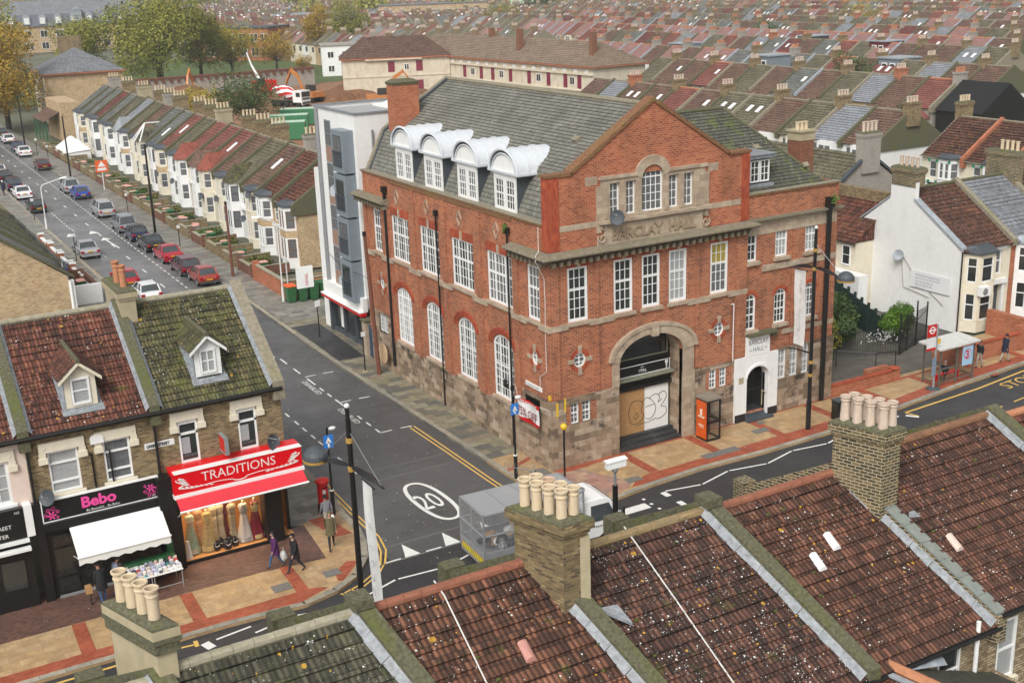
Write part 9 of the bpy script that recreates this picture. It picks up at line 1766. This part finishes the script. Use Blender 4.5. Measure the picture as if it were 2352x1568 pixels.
for _ in range(70): x_,y_=rnd.gauss(27.2,.7),rnd.gauss(4.7,.3); m.ball((x_,y_,rnd.uniform(.4,1.1)),.045,3)
tag(m.build('white_flowers',M_white2),'cluster of small white flowers behind the iron railings','flowers')['kind']='stuff'
# poles of the side road
def tpole(label,x,y,h,r,m_,lx=0,n='telegraph_pole'): t=thing(n,label,'pole',(x,y,0)); m=MB(); m.tube((x,y,0),(x+lx,y,h),r,r*.7,8); m.build('pole',m_,t); m=MB(); m.tube((x+lx,y,h-.25),(x+lx,y,h),r*.8,n=6); m.build('cap',M_black,t)
tpole('rust brown wooden pole on the pavement beside the last parked hatchback',-.5,48.7,6.2,.13,M_rust); tpole('dark telegraph pole on the pavement beside the black saloon',-1.3,70.3,8.6,.13,M_rust if 0 else M_black); tpole('thin black pole behind the dark red hatchback',-1.0,113,7.6,.12,M_black); tpole('rust brown pole leaning beside the far end of the hall',-.9,18.6,8.9,.15,M_rust,-.35); tpole('far dark pole up the right side of the side road',-.6,150,7.5,.13,M_black)
for x_,y_,h_,l in((-.96,62.8,2.1,'short black sign post beside the red saloon'),(-1.3,81.2,2.5,'short black post with a small plate beside the silver estate'),(-10.14,62.7,2.6,'black pole on the left pavement beside the silver saloon'),(-9.9,85.3,2.4,'black post on the left pavement by the black hatchback'),(-1.4,19.6,2.6,'black sign post with a pale plate at the far end of the hall'),(-1.15,127,2.6,'short black post beside the brick garden walls, far up'),(-1.1,136,2.6,'short black post farther up than the dark red hatchback')):
    t=post(l,'sign_post',x_,y_,h_,.04,M_black,'post'); m=MB(); m.box(x_-.14,x_+.14,y_-.06,y_-.045,h_-.35,h_-.05); m.build('plate',M_platew,t); m=MB(); m.lathe([(.15,0),(.14,.03),(.05,.04)],(x_,y_,0),10); m.build('footing',M_cem,t)
t=post('white leaning sign plate on a black post in front of the red trimmed shop','sign_post',-1.0,28.2,2.4,.04,M_black,'post'); m=MB(); m.obox((-1.0,28.15,2.2),(1,0,.2),(0,1,0),(0,0,1),-.18,.18,-.02,.02,-.05,.35); m.build('plate',M_platew,t)
def slamp(label,x,y,h,sd,L=1.4): t=thing('street_light',label,'street light',(x,y,0)); m=MB(); m.tube((x,y,0),(x,y,1.1),.10,n=8); m.path([(x,y,1),(x,y,h-.5),(x+.08*sd,y,h-.2),(x+.3*sd,y,h-.05),(x+L*sd,y,h+.35)],.055,8); m.build('column',M_platew,t); m=MB(); m.loft([[(x+(L+k)*sd,y-w_,h+.33+.12*k),(x+(L+k)*sd,y+w_,h+.33+.12*k),(x+(L+k)*sd,y,h+.45+.12*k)] for k,w_ in((0,.04),(.15,.11),(.5,.11),(.65,.03))]); m.build('lantern',M_white2,t)
slamp('pale swan necked street light on the left pavement of the side road',-9.65,79.9,4.5,1,1.9); slamp('white street light in front of the second garden wall of the row',.2,38.6,6.2,-1,1.2); slamp('far pale street light at the far left end of the road',-9.0,135,5.5,-1,1.2)
t=post('thin white pole beside the white street light','pole',.75,38.9,4.6,.05,M_platew,'pole')
t=thing('road_works_sign','orange square road works sign with a white triangle up the side road','sign',(.35,100,0)); m=MB(); m.tube((.35,100,0),(.35,100,2.9),.06,n=8); m.build('post',M_platew,t); m=MB(); m.box(-.35,1.05,99.93,99.97,2.1,3.5); m.build('panel',M_orange,t); m=MB(); m.poly((-.1,99.92,2.75),(.8,99.92,2.75),(.35,99.92,3.4)); m.box(-.15,.85,99.91,99.925,2.3,2.6); m.build('triangle',M_white,t)
t=thing('box','round pale wooden board leaning on the pole at the far end of the hall','board',(-.55,19.3,0)); m=MB(); m.lathe([(.01,-.02),(.62,-.02),(.62,.02),(.01,.02)],(-.42,18.9,1.15),20,'X'); m.build('disc',M_wood if 0 else plain('pale_ply',(.60,.42,.25),.7),t)
t=thing('gate_pier','stone pier with a blue door panel between the hall and the white block','pier',(.1,22.2,0)); m=MB(); m.box(-.1,.5,22.2,22.8,0,2.3); m.build('pier',M_stonep,t); m=MB(); m.box(.1,.2,21.3,22.2,0,2.1); m.build('door',plain('dark_blue_door',(.03,.06,.10),.5),t); m=MB(); m.box(-.2,.6,22.1,22.9,2.3,2.4); m.build('cap',M_moss,t)
# television aerial in the foreground, behind the truck
t=thing('television_aerial','silver television aerial standing up behind the lorry cage','aerial',(-13.2,-20.6,8)); ax,ay,az=-9.9,-14.6,6.3
A0,A1=Vector((-13.77,-20.0,10.66)),Vector((-12.9,-20.0,10.30)); m=MB(); m.tube(A0,A1,.012,n=5); d_=(A1-A0)/9
for i in range(10): p=A0+d_*i; L_=.10+.012*i; m.tube(p+Vector((-.02,.02,-L_)),p+Vector((.02,-.02,L_)),.006,n=4)
m.tube(A1+Vector((.0,0,-.15)),A1+Vector((.05,0,.2)),.012,n=5); m.build('boom',M_alu,t); m=MB(); m.tube(A1+Vector((.08,.0,-.0)),Vector((A1.x+.08,-20.0,7.5)),.014,n=6); m.build('mast',M_black,t)
t=thing('wires','thin overhead wires strung between the white block and the hall','wire',(0,22,6)); m=MB(); m.path([(.3,29,5.6),(-.2,25,5.3),(-.3,21.2,5.5),(-1.2,18.7,6.0)],.015,4); m.build('wire',M_black,t)
# =============== the damp autumn air
hz=MB(); hz.box(-700,1100,-400,2600,-1.2,60); hm=bpy.data.materials.new('haze'); hm.use_nodes=True; ht=hm.node_tree; ht.nodes.clear(); ho=ht.nodes.new('ShaderNodeOutputMaterial'); hv=ht.nodes.new('ShaderNodeVolumePrincipled'); hv.inputs['Color'].default_value=(.93,.95,.97,1); hv.inputs['Density'].default_value=.0003; hv.inputs['Anisotropy'].default_value=.2; ht.links.new(hv.outputs[0],ho.inputs[1])
o=hz.build('haze',hm); o['kind']='stuff'; tag(o,'thin pale autumn haze lying over the town','haze')
